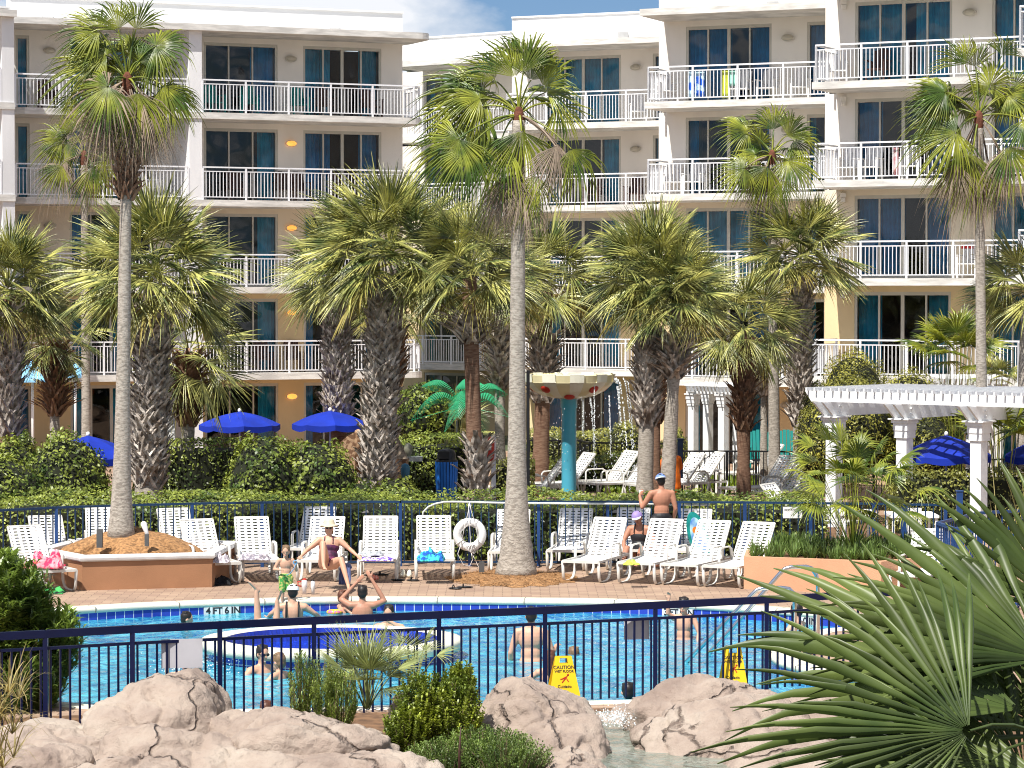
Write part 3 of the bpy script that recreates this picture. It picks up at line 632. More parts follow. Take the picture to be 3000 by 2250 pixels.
sabal(1950, 61.5, 1985, 870, 205, 52, (1010, 1120), M_tr, 'bare ringed cabbage palm directly behind the man in the cap', n=34, seed=12, bout=.24)
sabal(1918, 66, 1925, 760, 190, 40, (1020, 1250), M_tr2, 'thin reddish cabbage palm seen between the two leaning trunks', n=26, seed=13, bm=M_boot2)
sabal(2180, 66, 2178, 950, 190, 50, (1030, 1270), M_tr2, 'cabbage palm with dark boots over a red-brown lower trunk by the black fence', n=30, lo=-55, seed=14, bm=M_boot2)
sabal(2345, 70, 2348, 750, 205, 52, (830, 1260), M_tr, 'tall cabbage palm rising left of the tall clipped evergreen', n=42, seed=15)
sabal(2238, 71, 2240, 1010, 120, 28, (1090, 1170), M_tr, 'slim cabbage palm with sparse dark crown between two trunks near the green chairs', n=16, lo=-60, seed=16, bout=.2)
sabal(2990, 63, 3010, 850, 200, 50, None, M_tr, 'cabbage palm crown entering the right edge of the picture', n=36, seed=17)
# trunkless fan palms
def fanplant(x, y, Y, rc, n, label, cat='palm', lo=0, name='fan_palm_shrub', m=M_wash, seed=0, z0=None, nseg=30, hi=85, group=None, droop=.2, split=.5, stem=True, pr=(.45, .6), lr=(.42, .55), spread=1.9, wmul=1.0):
    global rng
    rng = np.random.default_rng(seed + 77); s = S(Y); h = pt(x, y, Y); zb = h.z if z0 is None else z0; t = thing(name, label, cat, (h.x, h.y, zb), 0, group); nb = NB(); RC = rc / s; st = NB()
    for i in range(n):
        f = (i + .5) / n; el = R(hi) - (R(hi) - R(lo)) * f + rng.normal(0, .1); az = i * 2.39996 + rng.normal(0, .2)
        d = np.array([math.cos(el) * math.cos(az), math.cos(el) * math.sin(az), math.sin(el)]); hub = A3(h) + d * RC * rng.uniform(*pr)
        petiole(st, A3((h.x, h.y, zb)) + d * .03, hub, .04, .022, .014); ax = nrm(d + np.array([0, 0, -.1])); up = np.array([0, 0, 1.0]) - ax * ax[2]
        if np.linalg.norm(up) < .3: up = np.array([-math.cos(az), -math.sin(az), 0.3])
        up = nrm(up) + np.array([0, -.5, 0]) * rng.random()
        fan(nb, hub, ax, up, RC * rng.uniform(*lr), n=nseg, spread=spread, split=split, droop=droop, fold=.1, wmul=wmul, tipj=.1)
    o = A3(t.location); nb.build('fronds', m, t, o); st.build('stems', m, t, o); return t
fanplant(2800, 1060, 66, 175, 20, 'bright fan palm bush above the white trellis at right', seed=1, z0=0)
fanplant(1330, 1272, 71, 150, 16, 'spiky dark fan palm bush below the green plastic palm', m=M_sabal, seed=2, z0=0, lo=5, split=.3)
fanplant(2935, 1320, 60, 190, 14, 'pale fan palm standing behind the pergola post at right', m=M_wash, seed=3, z0=0, lo=20)
fanplant(2925, 1120, 72, 90, 12, 'small dark bushy fan palm at the right behind the rear trellis', m=M_sabal, seed=5, z0=0)

# ---------------- tall fan palms (leaves read one by one) ----------------
M_fr = [M_wash, M_dead]
def tallpalm(xb, yb, Y, heart, tw0, tw1, leaves, label, crop, extra=8, zb=0.0, bootr=None, seed=0, red=None, cs=1 / 2.212, rext=1.0, flare=.25, skirt=None):
    global rng
    rng = np.random.default_rng(seed + 5); s = S(Y); b = pt(xb, 1000, Y); b.z = zb; cx, cy = crop; hx, hy = cx + heart[0] * cs, cy + heart[1] * cs; h = pt(hx, hy, Y)
    t = thing('fan_palm', label, 'palm tree', (b.x, b.y, zb), 0, 'tall fan palms'); org = A3(t.location)
    r0, r1 = tw0 / s / 2, tw1 / s / 2; trunk(t, b, h - Vector((0, 0, .1)), r0, r1, M_tr, flare=flare, rough=.012, segs=44, n=20)
    if bootr:
        at = lambda y: b.lerp(h, (5 - (y - 870) / s - zb) / (h.z - zb)); boots(t, at(bootr[1]), at(bootr[0]), r1 * 1.25, M_boot2, dens=9, ln=.25, seed=seed, out_=.08, wd=.06)
    hm = MB(); hm.ell(h - Vector(org) + Vector((0, 0, -.12)), (min(r1 * 1.3, .11), min(r1 * 1.3, .11), .28), 12, 8); hm.build('crown_shaft', mat('red_brown_fibre', (0.16, 0.055, 0.03), 0.95, 0.25, 12, 0.8, 40, isl=.2), t)
    live = NB(); dead = NB(); H = A3(h)
    for L_ in leaves:
        x, y, ang, rr = L_[:4]; dd = L_[4] if len(L_) > 4 else 0; face = L_[5] if len(L_) > 5 else .75
        dep = rng.uniform(-.25, .25) - (.35 if y > heart[1] else -.1); hub = A3(pt(cx + x * cs, cy + y * cs, Y + dep)); a = R(ang); ax = np.array([math.cos(a), rng.uniform(-.25, .1), math.sin(a)])
        nv = np.array([rng.uniform(-.35, .35), -face, .55 if ang < 180 else .35]); nb = dead if dd == 1 else live
        petiole(nb, H, hub, .10, .06, .035, 8)
        sp = 2.25 if abs(ang - 90) > 55 else 1.25
        if ang > 235 and ang < 305: sp = 1.25
        if dd == 3: sp = 2.9
        fan(nb, hub, ax, nv, rr * cs / s, n=46 if sp > 2 else 34, spread=sp * rng.uniform(.85, 1.0), split=.56, droop=rng.uniform(.25, .45) if dd != 1 else .7, fold=.2, wmul=.92, tipj=.17, wind=(-.35, 0, 0), pleat=.85)
        if dd == 2: fan(dead, hub + np.array([0, .04, 0]), ax, nv, rr * cs / s * 1.12, n=30, spread=sp, split=.5, droop=.6, fold=.1, wmul=.6, tipj=.2)
    for i in range(extra):
        az = R(20 + 140 * (i + .5) / extra); el = rng.uniform(-.4, .9); d = np.array([math.cos(az) * math.cos(el), math.sin(az) * math.cos(el), math.sin(el)]); hub = H + d * .75 * rext; petiole(live, H, hub, .06, .05, .03)
        fan(live, hub, nrm(d + np.array([0, 0, -.3])), np.array([0, 0, 1.0]) + rng.normal(0, .3, 3), .72 * rext, n=36, spread=2.0, split=.55, droop=.3, fold=.12, tipj=.13)
    if skirt:
        for (x, y, l) in skirt:
            for k in range(5):
                hub = A3(pt(cx + x * cs + rng.normal(0, 6), cy + y * cs + rng.normal(0, 6), Y + rng.uniform(-.3, .3))); petiole(dead, H, hub, .05, .04, .03)
                fan(dead, hub, np.array([rng.normal(0, .15), rng.normal(0, .2), -1.0]), np.array([rng.normal(0, .6), -1.0, 0]), l * cs / s * rng.uniform(.8, 1.1), n=34, spread=.75, split=.3, droop=.2, wmul=1.1, tipj=.2, jit=.05)
    live.build('crown', M_wash, t, org); dead.build('dead_fronds', M_dead, t, org); return t
tallpalm(1512, 1690, 50.3, (1150, 745), 52, 38, [(1125, 500, 108, 400), (1180, 470, 84, 390), (1310, 560, 66, 340), (1230, 520, 75, 330), (990, 520, 125, 300), (905, 590, 168, 400), (890, 700, 190, 430), (900, 640, 150, 260), (760, 900, 232, 360), (820, 960, 222, 300), (1040, 900, 236, 380), (1168, 850, 268, 340), (1250, 1140, 262, 270), (1400, 680, 300, 260), (1490, 965, 292, 290, 0), (1390, 950, 262, 250, 1)],
         'tall centre fan palm with swollen base set in the deck among the loungers', (1000, 0), extra=4, seed=1, flare=.235, skirt=[(1110, 1130, 400), (1050, 1150, 330), (1180, 1200, 300), (1400, 930, 260)])
tallpalm(352, 1565, 49.6, (825, 520), 46, 30, [(765, 190, 108, 270), (880, 190, 72, 270), (840, 345, 80, 175, 3), (640, 200, 148, 280), (650, 280, 175, 230), (610, 420, 180, 330), (690, 360, 160, 250), (1010, 300, 12, 300), (980, 380, 330, 240), (1060, 560, 300, 290), (900, 400, 40, 200), (700, 560, 218, 300, 2), (890, 600, 268, 300, 2), (760, 470, 200, 220), (480, 620, 240, 170)],
         'tall left fan palm with a shaggy skirt of dead fronds growing from the planter', (0, 0), extra=6, zb=.75, seed=2, bootr=(420, 600), flare=.115, skirt=[(690, 640, 400), (620, 660, 300), (740, 700, 380), (880, 640, 400), (950, 660, 360), (900, 760, 300)])
tallpalm(2882, 1480, 62, (1920, 760), 34, 26, [(1830, 420, 118, 240), (1990, 560, 84, 240, 3), (2070, 360, 70, 200), (1900, 430, 95, 230), (1720, 640, 155, 300), (1710, 720, 192, 310), (1775, 860, 203, 330), (1700, 600, 170, 250), (2110, 620, 5, 220), (2150, 560, 345, 230), (2215, 780, 330, 270), (2110, 950, 285, 290, 2), (1880, 1000, 255, 320, 2)],
         'tall right fan palm with a brown skirt standing behind the white pergola', (2000, 0), extra=6, seed=3, flare=.05, skirt=[(1850, 1020, 360), (1960, 1060, 330), (1780, 1060, 300), (2070, 1000, 240)])
tallpalm(2271, 1480, 70, (580, 1010), 34, 24, [(420, 850, 160, 220), (590, 840, 98, 240), (680, 880, 55, 230), (505, 930, 120, 150, 3), (720, 910, 8, 210), (400, 1090, 195, 200), (550, 1080, 245, 230, 2), (680, 1040, 325, 250), (640, 1170, 290, 170), (470, 1000, 170, 150)],
         'slender fan palm with a compact crown in front of the centre right balconies', (2000, 0), extra=5, seed=4, flare=.04, rext=.7, skirt=[(520, 1120, 230), (440, 1100, 200)])
tallpalm(252, 1480, 76, (545, 1010), 28, 20, [(400, 900, 155, 190), (440, 930, 222, 210), (400, 1070, 240, 180, 2), (600, 1080, 282, 220), (560, 880, 80, 160), (480, 860, 120, 160), (680, 1040, 320, 210), (640, 960, 20, 150)],
         'small background fan palm left of the tall left one', (0, 0), extra=5, seed=5, flare=.03, rext=.7, skirt=[(560, 1120, 220), (420, 1060, 180)])
rng = np.random.default_rng(3)
# pine straw ring round the centre palm
def straw(name, label, c, rx, ry, h, n=2600, m=M_straw, kind=None, ln=.14):
    mb = MB(); k = 40; vs = [(0, 0, h)]; fs = []
    rg = random.Random(5); J = [rg.uniform(.82, 1.1) for _ in range(k)]
    for j, (f, z) in enumerate(((.5, h * .72), (.85, h * .3), (1.0, 0.004))):
        for i in range(k): t = 2 * math.pi * i / k; q = J[i] if j else 1; vs.append((rx * f * q * math.cos(t), ry * f * q * math.sin(t), z))
    for i in range(k): fs.append((0, 1 + i, 1 + (i + 1) % k))
    for j in range(2):
        for i in range(k): a = 1 + j * k; fs.append((a + i, a + k + i, a + k + (i + 1) % k, a + (i + 1) % k))
    mb.add(vs, fs, True); o = mb.build(name, m); o.location = c
    r = np.sqrt(rng.uniform(0, 1, n)) * 1.02; t = rng.uniform(0, 2 * math.pi, n); P = np.stack([r * rx * np.cos(t), r * ry * np.sin(t), h * (1 - r ** 1.3) + .012], 1)
    nb = NB(); leafcards(nb, P, np.tile([0, 0, 1.0], (n, 1)), ln, .008, tilt=.5); nb.build('needles', m, o)
    tag(o, kind='stuff'); o['label'] = label; return o
straw('pine_straw', 'brown pine straw ring round the centre palm', pt(1500, 1690, 50.3).to_3d() * Vector((1, 1, 0)) if False else Vector((pt(1500, 1690, 50.3).x, 50.2, 0)), 1.15, 1.5, .09)

# ---------------- hedges and shrubs ----------------
def shrub(name, label, cat, ells, dens=420, leaf=(.075, .042), m=M_hedge, group=None, lump=.10, seed=0, flat=0.0, core=.90, upb=0.0, back=.25):
    """ells: list of (centre, radii) in world metres, ground-standing"""
    global rng
    rng = np.random.default_rng(seed + 200); c0 = Vector(ells[0][0]); t = thing(name, label, cat, (c0.x, c0.y, 0), 0, group); nb = NB(); cb = MB(); ph = rng.uniform(0, 6, 6)
    for (c, r) in ells:
        c = A3(c); r = A3(r); ar = 4 * math.pi * ((r[0] * r[1]) ** 1.6 / 3 + (r[0] * r[2]) ** 1.6 / 3 + (r[1] * r[2]) ** 1.6 / 3) ** (1 / 1.6); n = int(ar * dens)
        d = nrm(rng.normal(0, 1, (n, 3))); d = d[(d[:, 1] < back + .35 * rng.random(len(d)))]
        lf = 1 + lump * (np.sin(d[:, 0] * 5 + ph[0]) * np.sin(d[:, 2] * 6 + ph[1]) + .6 * np.sin(d[:, 0] * 13 + ph[2]) * np.sin(d[:, 2] * 12 + ph[3] + d[:, 1] * 9)) ; lf = lf * rng.uniform(.86, 1.04, len(d))
        P = c + d * r * lf[:, None]; ok = P[:, 2] > .02
        for (c2, r2) in ells:
            if (A3(c2) == c).all(): continue
            ok &= (np.sum(((P - A3(c2)) / A3(r2)) ** 2, 1) > .80)
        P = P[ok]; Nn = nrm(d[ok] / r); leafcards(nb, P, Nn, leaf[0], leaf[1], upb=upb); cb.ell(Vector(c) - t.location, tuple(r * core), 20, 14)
    nb.build('foliage', m, t, A3(t.location)); cb.build('shade_core', M_core, t); return t  # solid dark ellipsoids stand in for the shade behind the leaves
def E(x0, x1, y0, Y, ry, yb=None, zc=None):
    """ellipsoid that spans x0..x1 px, top at y0 px; stands on the ground"""
    s = S(Y); p = pt((x0 + x1) / 2, y0, Y); rx = (x1 - x0) / 2 / s; top = p.z
    if yb: zb = pt(0, yb, Y).z; cz = (top + zb) / 2; rz = (top - zb) / 2
    else: cz = top * .42; rz = top - cz
    return ((p.x, Y, cz), (rx, ry, rz))
def hedge(name, label, x0, x1, Ya, Yb, z, m=M_hedge, dens=430, leaf=(.075, .042), seed=0, group=None, cat='hedge', wav=.05, rx=None):
    """clipped hedge: a rounded box between two depths; x0,x1 in metres"""
    global rng
    rng = np.random.default_rng(seed + 900); t = thing(name, label, cat, ((x0 + x1) / 2, (Ya + Yb) / 2, 0), 0, group); nb = NB(); W_ = x1 - x0; D = Yb - Ya
    def bumps(P): return wav * (np.sin(P[:, 0] * 2.1 + seed) + np.sin(P[:, 0] * .83 + P[:, 1] * 1.7) + .7 * np.sin(P[:, 0] * 5.3 + P[:, 1] * 3))
    nf = int(W_ * z * dens); P = np.stack([rng.uniform(x0, x1, nf), np.full(nf, Ya) + rng.uniform(-.05, .10, nf), rng.uniform(.03, z, nf)], 1); P[:, 1] += bumps(P) * .8 + np.clip(P[:, 2] - z + .15, 0, 1) * .6; leafcards(nb, P, np.tile([0, -1.0, .35], (nf, 1)), *leaf)
    nt_ = int(W_ * D * dens * .8); P = np.stack([rng.uniform(x0, x1, nt_), rng.uniform(Ya, Yb, nt_), np.full(nt_, z) + rng.uniform(-.08, .06, nt_)], 1); P[:, 2] += bumps(P); leafcards(nb, P, np.tile([0, -.2, 1.0], (nt_, 1)), *leaf)
    for xs, sg in ((x0, -1), (x1, 1)):
        ne = int(D * z * dens); P = np.stack([np.full(ne, xs) + rng.uniform(-.06, .06, ne), rng.uniform(Ya, Yb, ne), rng.uniform(.03, z, ne)], 1); leafcards(nb, P, np.tile([sg, 0, .3], (ne, 1)), *leaf)
    nb.build('foliage', m, t, A3(t.location)); cb = MB(); cb.box((0, .03, (z - .10) / 2 - .03), (W_ - .12, D - .1, z - .16)); cb.build('shade_core', M_core, t); return t  # solid dark box stands in for the shaded inside of the hedge
X = lambda x, Y: (x - 1500) / F * Y
hedge('hedge', 'long low green hedge directly behind the blue pool fence', X(-260, 54), X(2420, 54), 53.6, 57.2, 1.06, seed=1, dens=330)
shrub('round_shrub', 'big clipped shrub at the left edge beside the tall left trunk', 'shrub', [E(-140, 150, 1335, 57.8, 1.2), E(60, 330, 1272, 59.5, 1.3), E(-60, 130, 1290, 60, 1.0)], seed=2, dens=380, leaf=(.085, .05))
shrub('round_shrub', 'big clipped shrub in front of the two blue umbrellas', 'shrub', [E(655, 900, 1270, 58.6, 1.2), E(800, 1060, 1285, 58.8, 1.2)], seed=3, dens=380, leaf=(.085, .05))
hedge('hedge', 'clipped hedge behind the white lounge chair left of centre', X(395, 64), X(700, 64), 63.5, 65, pt(0, 1298, 64).z, seed=3)
hedge('hedge', 'square hedge behind the grill and the blue trash can', X(1120, 64), X(1372, 64), 63.4, 65.2, pt(0, 1288, 64).z, seed=4, m=M_hedge)
shrub('tall_shrub', 'tall leafy shrub rising left of the green plastic palm', 'shrub', [E(1165, 1320, 1118, 67.5, .9, 1330), E(1150, 1260, 1135, 68, .9, 1300)], seed=5, leaf=(.085, .05))
shrub('low_shrub', 'small dark shrub below the stout grey trunk right of the umbrellas', 'shrub', [E(1085, 1240, 1395, 58.3, .6), E(1000, 1120, 1405, 58.0, .5)], seed=6)
hedge('hedge', 'low hedge piece right of the red call box', X(1445, 66), X(1560, 66), 65.6, 67, pt(0, 1345, 66).z, seed=6, m=M_hedge2)
hedge('hedge', 'pale trimmed hedge inside the dark fence behind the spray bowl', X(1550, 76), X(1790, 76), 76.6, 78.2, pt(0, 1275, 76).z, seed=7, m=M_hedge2)
hedge('hedge', 'dark low hedge in front of the dark fence behind the spray bowl', X(1610, 73), X(1880, 73), 72.6, 73.8, pt(0, 1345, 73).z, seed=8)
shrub('round_shrub', 'rounded bush right of the falling water behind the leaning trunks', 'shrub', [E(1762, 1900, 1237, 76, 1.2), E(1930, 2022, 1250, 77, 1.2)], seed=9, m=M_hedge2)
shrub('evergreen_screen', 'tall clipped evergreen mass behind the white pergola', 'shrub', [E(2330, 2470, 1180, 65.5, 1.3, 1430), E(2370, 2620, 1105, 67, 1.5, 1420), E(2400, 2600, 1030, 69.5, 1.5, 1350), E(2550, 2780, 1085, 68, 1.5, 1420), E(2620, 2800, 1200, 66.5, 1.3, 1440), E(2345, 2440, 1125, 66.5, 1, 1400), E(2690, 2830, 1150, 68, 1.2, 1440)], seed=10, m=M_yew, dens=400, leaf=(.085, .032))
hedge('hedge', 'pale sunlit hedge under the blue umbrella at right', X(2640, 59), X(3060, 59), 59.6, 61.2, pt(0, 1385, 60).z, seed=11, m=M_hedge2, wav=.07)
shrub('round_shrub', 'green bush behind the white pillar pergola at right', 'shrub', [E(2960, 3080, 1130, 72, 1.0, 1300)], seed=12)
shrub('low_shrub', 'dark bushes at the wall under the left palms', 'shrub', [E(40, 110, 1268, 70, .8), E(160, 300, 1290, 72, .8)], seed=13)
# groundcover
def tuftfield(name, label, P, ln, wd, m, per=26, kind='stuff', spread=.5, seed=0, up=.8, root=None, cat=None):
    global rng
    rng = np.random.default_rng(seed + 40); nb = NB()
    for p in P:
        p = A3(p)
        n = per; az = rng.uniform(0, 6.28, n); out = rng.uniform(.2, 1, n) * spread; l = ln * rng.uniform(.6, 1.2, n)
        d = np.stack([np.cos(az) * out, np.sin(az) * out, np.full(n, up)], 1); d = nrm(d); sd = nrm(np.cross(d, np.array([0, 0, 1.0]) + rng.normal(0, .1, (n, 3)))) * (wd / 2)
        t = np.array([0, .4, .75, 1.0]); pos = p + d[:, None] * (l[:, None] * t)[..., None] + np.array([0, 0, -1.0]) * (l[:, None] * out[:, None] * .9 * t ** 2.2)[..., None]
        w_ = np.array([1, 1, .7, .05]); V = np.stack([pos - sd[:, None] * w_[None, :, None], pos + sd[:, None] * w_[None, :, None]], 2)
        i = np.arange(n)[:, None] * 8 + np.arange(3)[None] * 2; Q = np.stack([i, i + 1, i + 3, i + 2], -1).reshape(-1, 4); nb.add(V, Q)
    org = A3(root.location) if root else (0, 0, 0)
    o = nb.build(name, m, root, org)
    if kind: o['kind'] = kind
    if label: o['label'] = label
    return o
rg = random.Random(9)
tuftfield('ground_cover', 'bright green ground cover below the black fence', [gz(rg.uniform(2040, 2400), rg.uniform(1398, 1446)) for _ in range(420)], .34, .035, M_gc, 16, seed=1)
tuftfield('ground_cover', 'patch of green ground cover near the spray bowl', [gz(rg.uniform(1775, 1890), rg.uniform(1398, 1450)) for _ in range(120)], .3, .035, M_gc, 16, seed=2)
# ---------------- fences ----------------
def fence(name, label, P, zt, posts, m, rail=(.05, .09), gap=.12, pk=.022, sp=.112, zb=.08, pw=.055, pm=None, rails2=True, cap=0.0, cat='fence', bot=True):
    """P: list of world XY rail corners; posts: list of XY"""
    t = thing(name, label, cat, (P[0][0], P[0][1], 0)); o = t.location; tr = MB(); P3 = [Vector((p[0], p[1], 0)) - Vector((o.x, o.y, 0)) for p in P]
    for a, b in zip(P3[:-1], P3[1:]):
        d = (b - a).normalized() * .01; z = Vector((0, 0, zt - rail[1] / 2)); tr.bar(a - d + z, b + d + z, rail[0], rail[1])
    tr.build('top_rail', m, t)
    for i, (a, b) in enumerate(zip(P3[:-1], P3[1:])):
        pb = MB(); d = b - a; ln = d.length; d.normalize()
        for z in ([zt - gap - rail[1]] if rails2 else []) + ([zb] if bot else []): pb.bar(a + Vector((0, 0, z)), b + Vector((0, 0, z)), .03, .035)
        n = max(2, round(ln / sp))
        for k in range(n):
            q = a + d * ln * (k + .5) / n; top = zt - gap - rail[1] - .018 if rails2 else zt - rail[1] - .002
            pb.bar(q + Vector((0, 0, zb + .018 if bot else .01)), q + Vector((0, 0, top)), pk, pk, up=(d.x, d.y, 0))
        pb.build('picket_panel', m, t)
    for p in posts:
        q = Vector((p[0], p[1], 0)) - Vector((o.x, o.y, 0)); mb = MB(); mb.bar(q, q + Vector((0, 0, zt - rail[1] - .001 if not cap else zt + cap)), pw, pw, up=(1, 0, 0)); mb.build('post', pm or m, t)
    return t
def zline(px, z):  # rail corners from pixels at known height
    return [gz(x, y, z) for x, y in px]
NF = zline([(-160, 1871), (-10, 1863), (133, 1856), (388, 1842), (644, 1830), (920, 1817), (1286, 1800), (1597, 1787), (1920, 1772), (2246, 1756), (2545, 1738), (2800, 1724), (3080, 1712)], 1.15)
fence('pool_fence', 'dark navy metal fence with black pickets crossing in front of the pool', [(p.x, p.y) for p in NF], 1.19, [(p.x, p.y) for p in NF], M_dkblue, bot=False)
FFx = [(-150, 1503), (165, 1487), (363, 1480.5), (563, 1475.5), (768, 1472), (972, 1470), (1173, 1470), (1376, 1470), (1578, 1470), (1780, 1470), (1990, 1471), (2182, 1472), (2375, 1474), (2560, 1476), (2770, 1480)]
FF = zline(FFx, 1.2)
fence('pool_fence', 'blue metal fence behind the row of white loungers', [(p.x, p.y) for p in FF], 1.22, [(p.x, p.y) for p in FF], M_blue, rail=(.045, .04), rails2=False, pk=.02, sp=.145, pw=.06, pm=M_blue2)
BF = zline([(3060, 1492), (2868, 1502), (2747, 1532), (2792, 1547), (2873, 1558), (3060, 1572)], 1.2)
fence('gate_fence', 'bright blue metal fence folding round the corner at the right edge', [(p.x, p.y) for p in BF], 1.22, [(p.x, p.y) for p in BF[1:5]], M_blue2, rail=(.05, .05), rails2=False, pk=.018, sp=.15, pw=.06)
KF = zline([(1545, 1291), (1700, 1291), (1728, 1297), (1900, 1299), (1990, 1302)], 1.15)
fence('garden_fence', 'dark thin garden fence behind the spray bowl', [(p.x, p.y) for p in KF], 1.17, [(p.x, p.y) for p in KF], M_blk, rail=(.04, .04), rails2=False, sp=.13)
KG = zline([(1998, 1322), (2130, 1322), (2215, 1322), (2335, 1324)], 1.15)
fence('garden_fence', 'black garden fence in front of the small white trellis', [(p.x, p.y) for p in KG], 1.17, [(p.x, p.y) for p in KG], M_blk, rail=(.04, .04), rails2=False, sp=.13)
KH = zline([(2560, 1352), (2700, 1352), (2960, 1345)], 1.15)
fence('garden_fence', 'dark fence glimpsed beneath the blue umbrella under the pergola', [(p.x, p.y) for p in KH], 1.17, [(p.x, p.y) for p in KH], M_blk, rail=(.04, .04), rails2=False, sp=.13)
def post(name, label, x, y0, y1, Y, w, m, cat='post', cap=True):
    a = pt(x, y0, Y); b = pt(x, y1, Y); t = MB(); h = a.z - max(b.z, 0); t.box((0, 0, h / 2), (w, w, h))
    if cap: t.box((0, 0, h + .012), (w * 1.2, w * 1.2, .02))
    o = t.build(name, m); o.location = (a.x, Y, max(b.z, 0)); return tag(o, label, cat)
post('gate_post', 'thick blue gate post in front of the pergola', 2811, 1440, 1640, 52, .11, M_blue2)
post('gate_post', 'short blue post beside the white rules board', 2649, 1480, 1640, 51.5, .11, M_blue2)
post('gate_post', 'blue gate post behind the orange robe', 1993, 1287, 1400, 69, .13, M_blue)
post('white_post', 'thin white post left of the booted trunk left of centre', 474, 1100, 1400, 66, .12, M_white)
post('white_post', 'wide white post right of the booted trunk left of centre', 500, 1105, 1400, 65, .2, M_white)
post('dark_pole', 'tall black pole hidden against the centre palm trunk', 1547, 1085, 1460, 58, .07, M_blk, 'pole', False)
# ---------------- loungers ----------------
def make_lounger(name='sun_lounger', strapm=M_strap, framem=M_lframe, W=.66, ang=52):
    t = thing(name, 'white strap lounger', 'sun lounger'); hw = W / 2; a = R(ang); SL = 1.22; BL = .80; f = MB(); z = .37
    for s in (-1, 1): f.bar((s * hw, 0, z), (s * hw, SL + .55, z), .03, .04)
    f.bar((-hw, 0, z), (hw, 0, z), .04, .045); f.bar((-hw, SL + .55, z), (hw, SL + .55, z), .03, .04); f.bar((-hw, SL + .04, z - .03), (hw, SL + .04, z - .03), .025, .025)
    f.build('frame', framem, t)
    for s in (-1, 1):
        l = MB(); x = s * hw
        l.tube([(x, .01, z), (x, .05, .10), (x, .10, .03), (x, .18, .012), (x, .45, .012), (x, .58, .05), (x, .66, .14), (x, .70, z), (x, .70, .56), (x, .74, .605), (x, .86, .62), (x, 1.12, .62), (x, 1.22, .58), (x, 1.26, z)], .015, 6, flat=1.9); l.build('leg', framem, t)
        l = MB(); l.tube([(x, 1.26, z), (x, 1.32, .12), (x, 1.38, .02), (x, 1.60, .012), (x, 1.72, .10), (x, 1.76, z)], .015, 6, flat=1.9); l.build('leg', framem, t)
        l = MB(); l.bar((x * 1.01, .76, .625), (x * 1.01, 1.16, .625), .045, .012); l.build('armrest', framem, t)
    b = MB(); D = Vector((0, math.cos(a), math.sin(a))); Nn = Vector((0, -math.sin(a), math.cos(a))); o = Vector((0, SL, z + .01)); iw = hw - .03
    n = 13; 
    for i in range(n):
        c = o + D * (.04 + (BL - .06) * i / (n - 1)); sag = Nn * (-.018 * math.sin(math.pi * i / (n - 1))); b.bar(c + sag - Vector((iw, 0, 0)), c + sag + Vector((iw, 0, 0)), .036, .006, up=Nn)
    for i in range(5):
        x = -iw + .06 + (2 * iw - .12) * i / 4; pts = [o + D * BL * k / 6 + Nn * (.006 - .018 * math.sin(math.pi * k / 6)) + Vector((x, 0, 0)) for k in range(7)]
        for p, q in zip(pts[:-1], pts[1:]): b.bar(p, q, .048, .006, up=Nn)
    b.build('backrest', strapm, t)
    bf = MB()
    for s in (-1, 1): bf.bar(o + Vector((s * iw, 0, 0)), o + D * BL + Vector((s * iw, 0, 0)), .028, .028, up=Nn)
    bf.bar(o + D * BL - Vector((iw, 0, 0)), o + D * BL + Vector((iw, 0, 0)), .028, .028, up=Nn); bf.build('back_frame', framem, t)
    st = MB(); n = 19
    for i in range(n):
        y = .05 + (SL - .08) * i / (n - 1); g = z + .012 - .03 * math.sin(math.pi * i / (n - 1)); st.bar((-iw - .02, y, g), (iw + .02, y, g), .052, .006)
    for i in range(5):
        x = -iw + .06 + (2 * iw - .12) * i / 4
        for k in range(6):
            g = lambda k: z + .018 - .03 * math.sin(math.pi * k / 6); st.bar((x, .03 + (SL - .05) * k / 6, g(k)), (x, .03 + (SL - .05) * (k + 1) / 6, g(k + 1)), .048, .006)
    st.build('seat', strapm, t); return t
LP = make_lounger(); first = True
def lounger(xf, yf, xb, label, group='white strap loungers along the pool deck', sc=1.0):
    """xf,yf: pixel of the foot-end centre on the deck; xb: pixel column of the back's top centre"""
    global first
    a = gz(xf, yf); Yb = a.y + 1.7; bx = (xb - 1500) / F * Yb; ang = math.atan2(bx - a.x, 1.7)
    o = place(LP, a, -ang, label, first, group, sc); first = False; return o
lounger(170, 1737, 55, 'white strap lounger at the left edge with a red towel on its foot')
lounger(190, 1700, 125, 'white strap lounger with its back behind the left end of the planter')
lounger(310, 1668, 296, 'white strap lounger almost hidden behind the tall left trunk')
lounger(560, 1672, 502, 'white strap lounger behind the right end of the left planter')
lounger(652, 1714, 568, 'white strap lounger with a grey towel touching the right end of the left planter')
lounger(768, 1706, 734, 'white strap lounger with a folded towel, left of the woman in the sun hat')
lounger(885, 1668, 938, 'empty upright white strap lounger directly behind the woman in the sun hat')
lounger(925, 1706, 960, 'white strap lounger on which the woman in the sun hat sits')
lounger(1105, 1704, 1115, 'white strap lounger with a purple towel and a plastic bag')
lounger(1275, 1702, 1270, 'white strap lounger with a crumpled teal towel on its seat')
lounger(1485, 1678, 1505, 'white strap lounger hidden behind the centre palm trunk')
lounger(1655, 1674, 1690, 'upright white strap lounger just right of the centre palm trunk')
lounger(1700, 1708, 1795, 'white strap lounger in front of the woman in the black swimsuit')
lounger(1830, 1672, 1858, 'white strap lounger on which the woman in the black swimsuit sits')
lounger(1862, 1713, 1962, 'white strap lounger in front of the standing man in the cap')
lounger(2000, 1676, 2040, 'white strap lounger against which the teal boogie board leans')
lounger(1988, 1718, 2106, 'white strap lounger in front of the teal boogie board')
lounger(2110, 1724, 2240, 'white strap lounger at the left end of the peach planter')
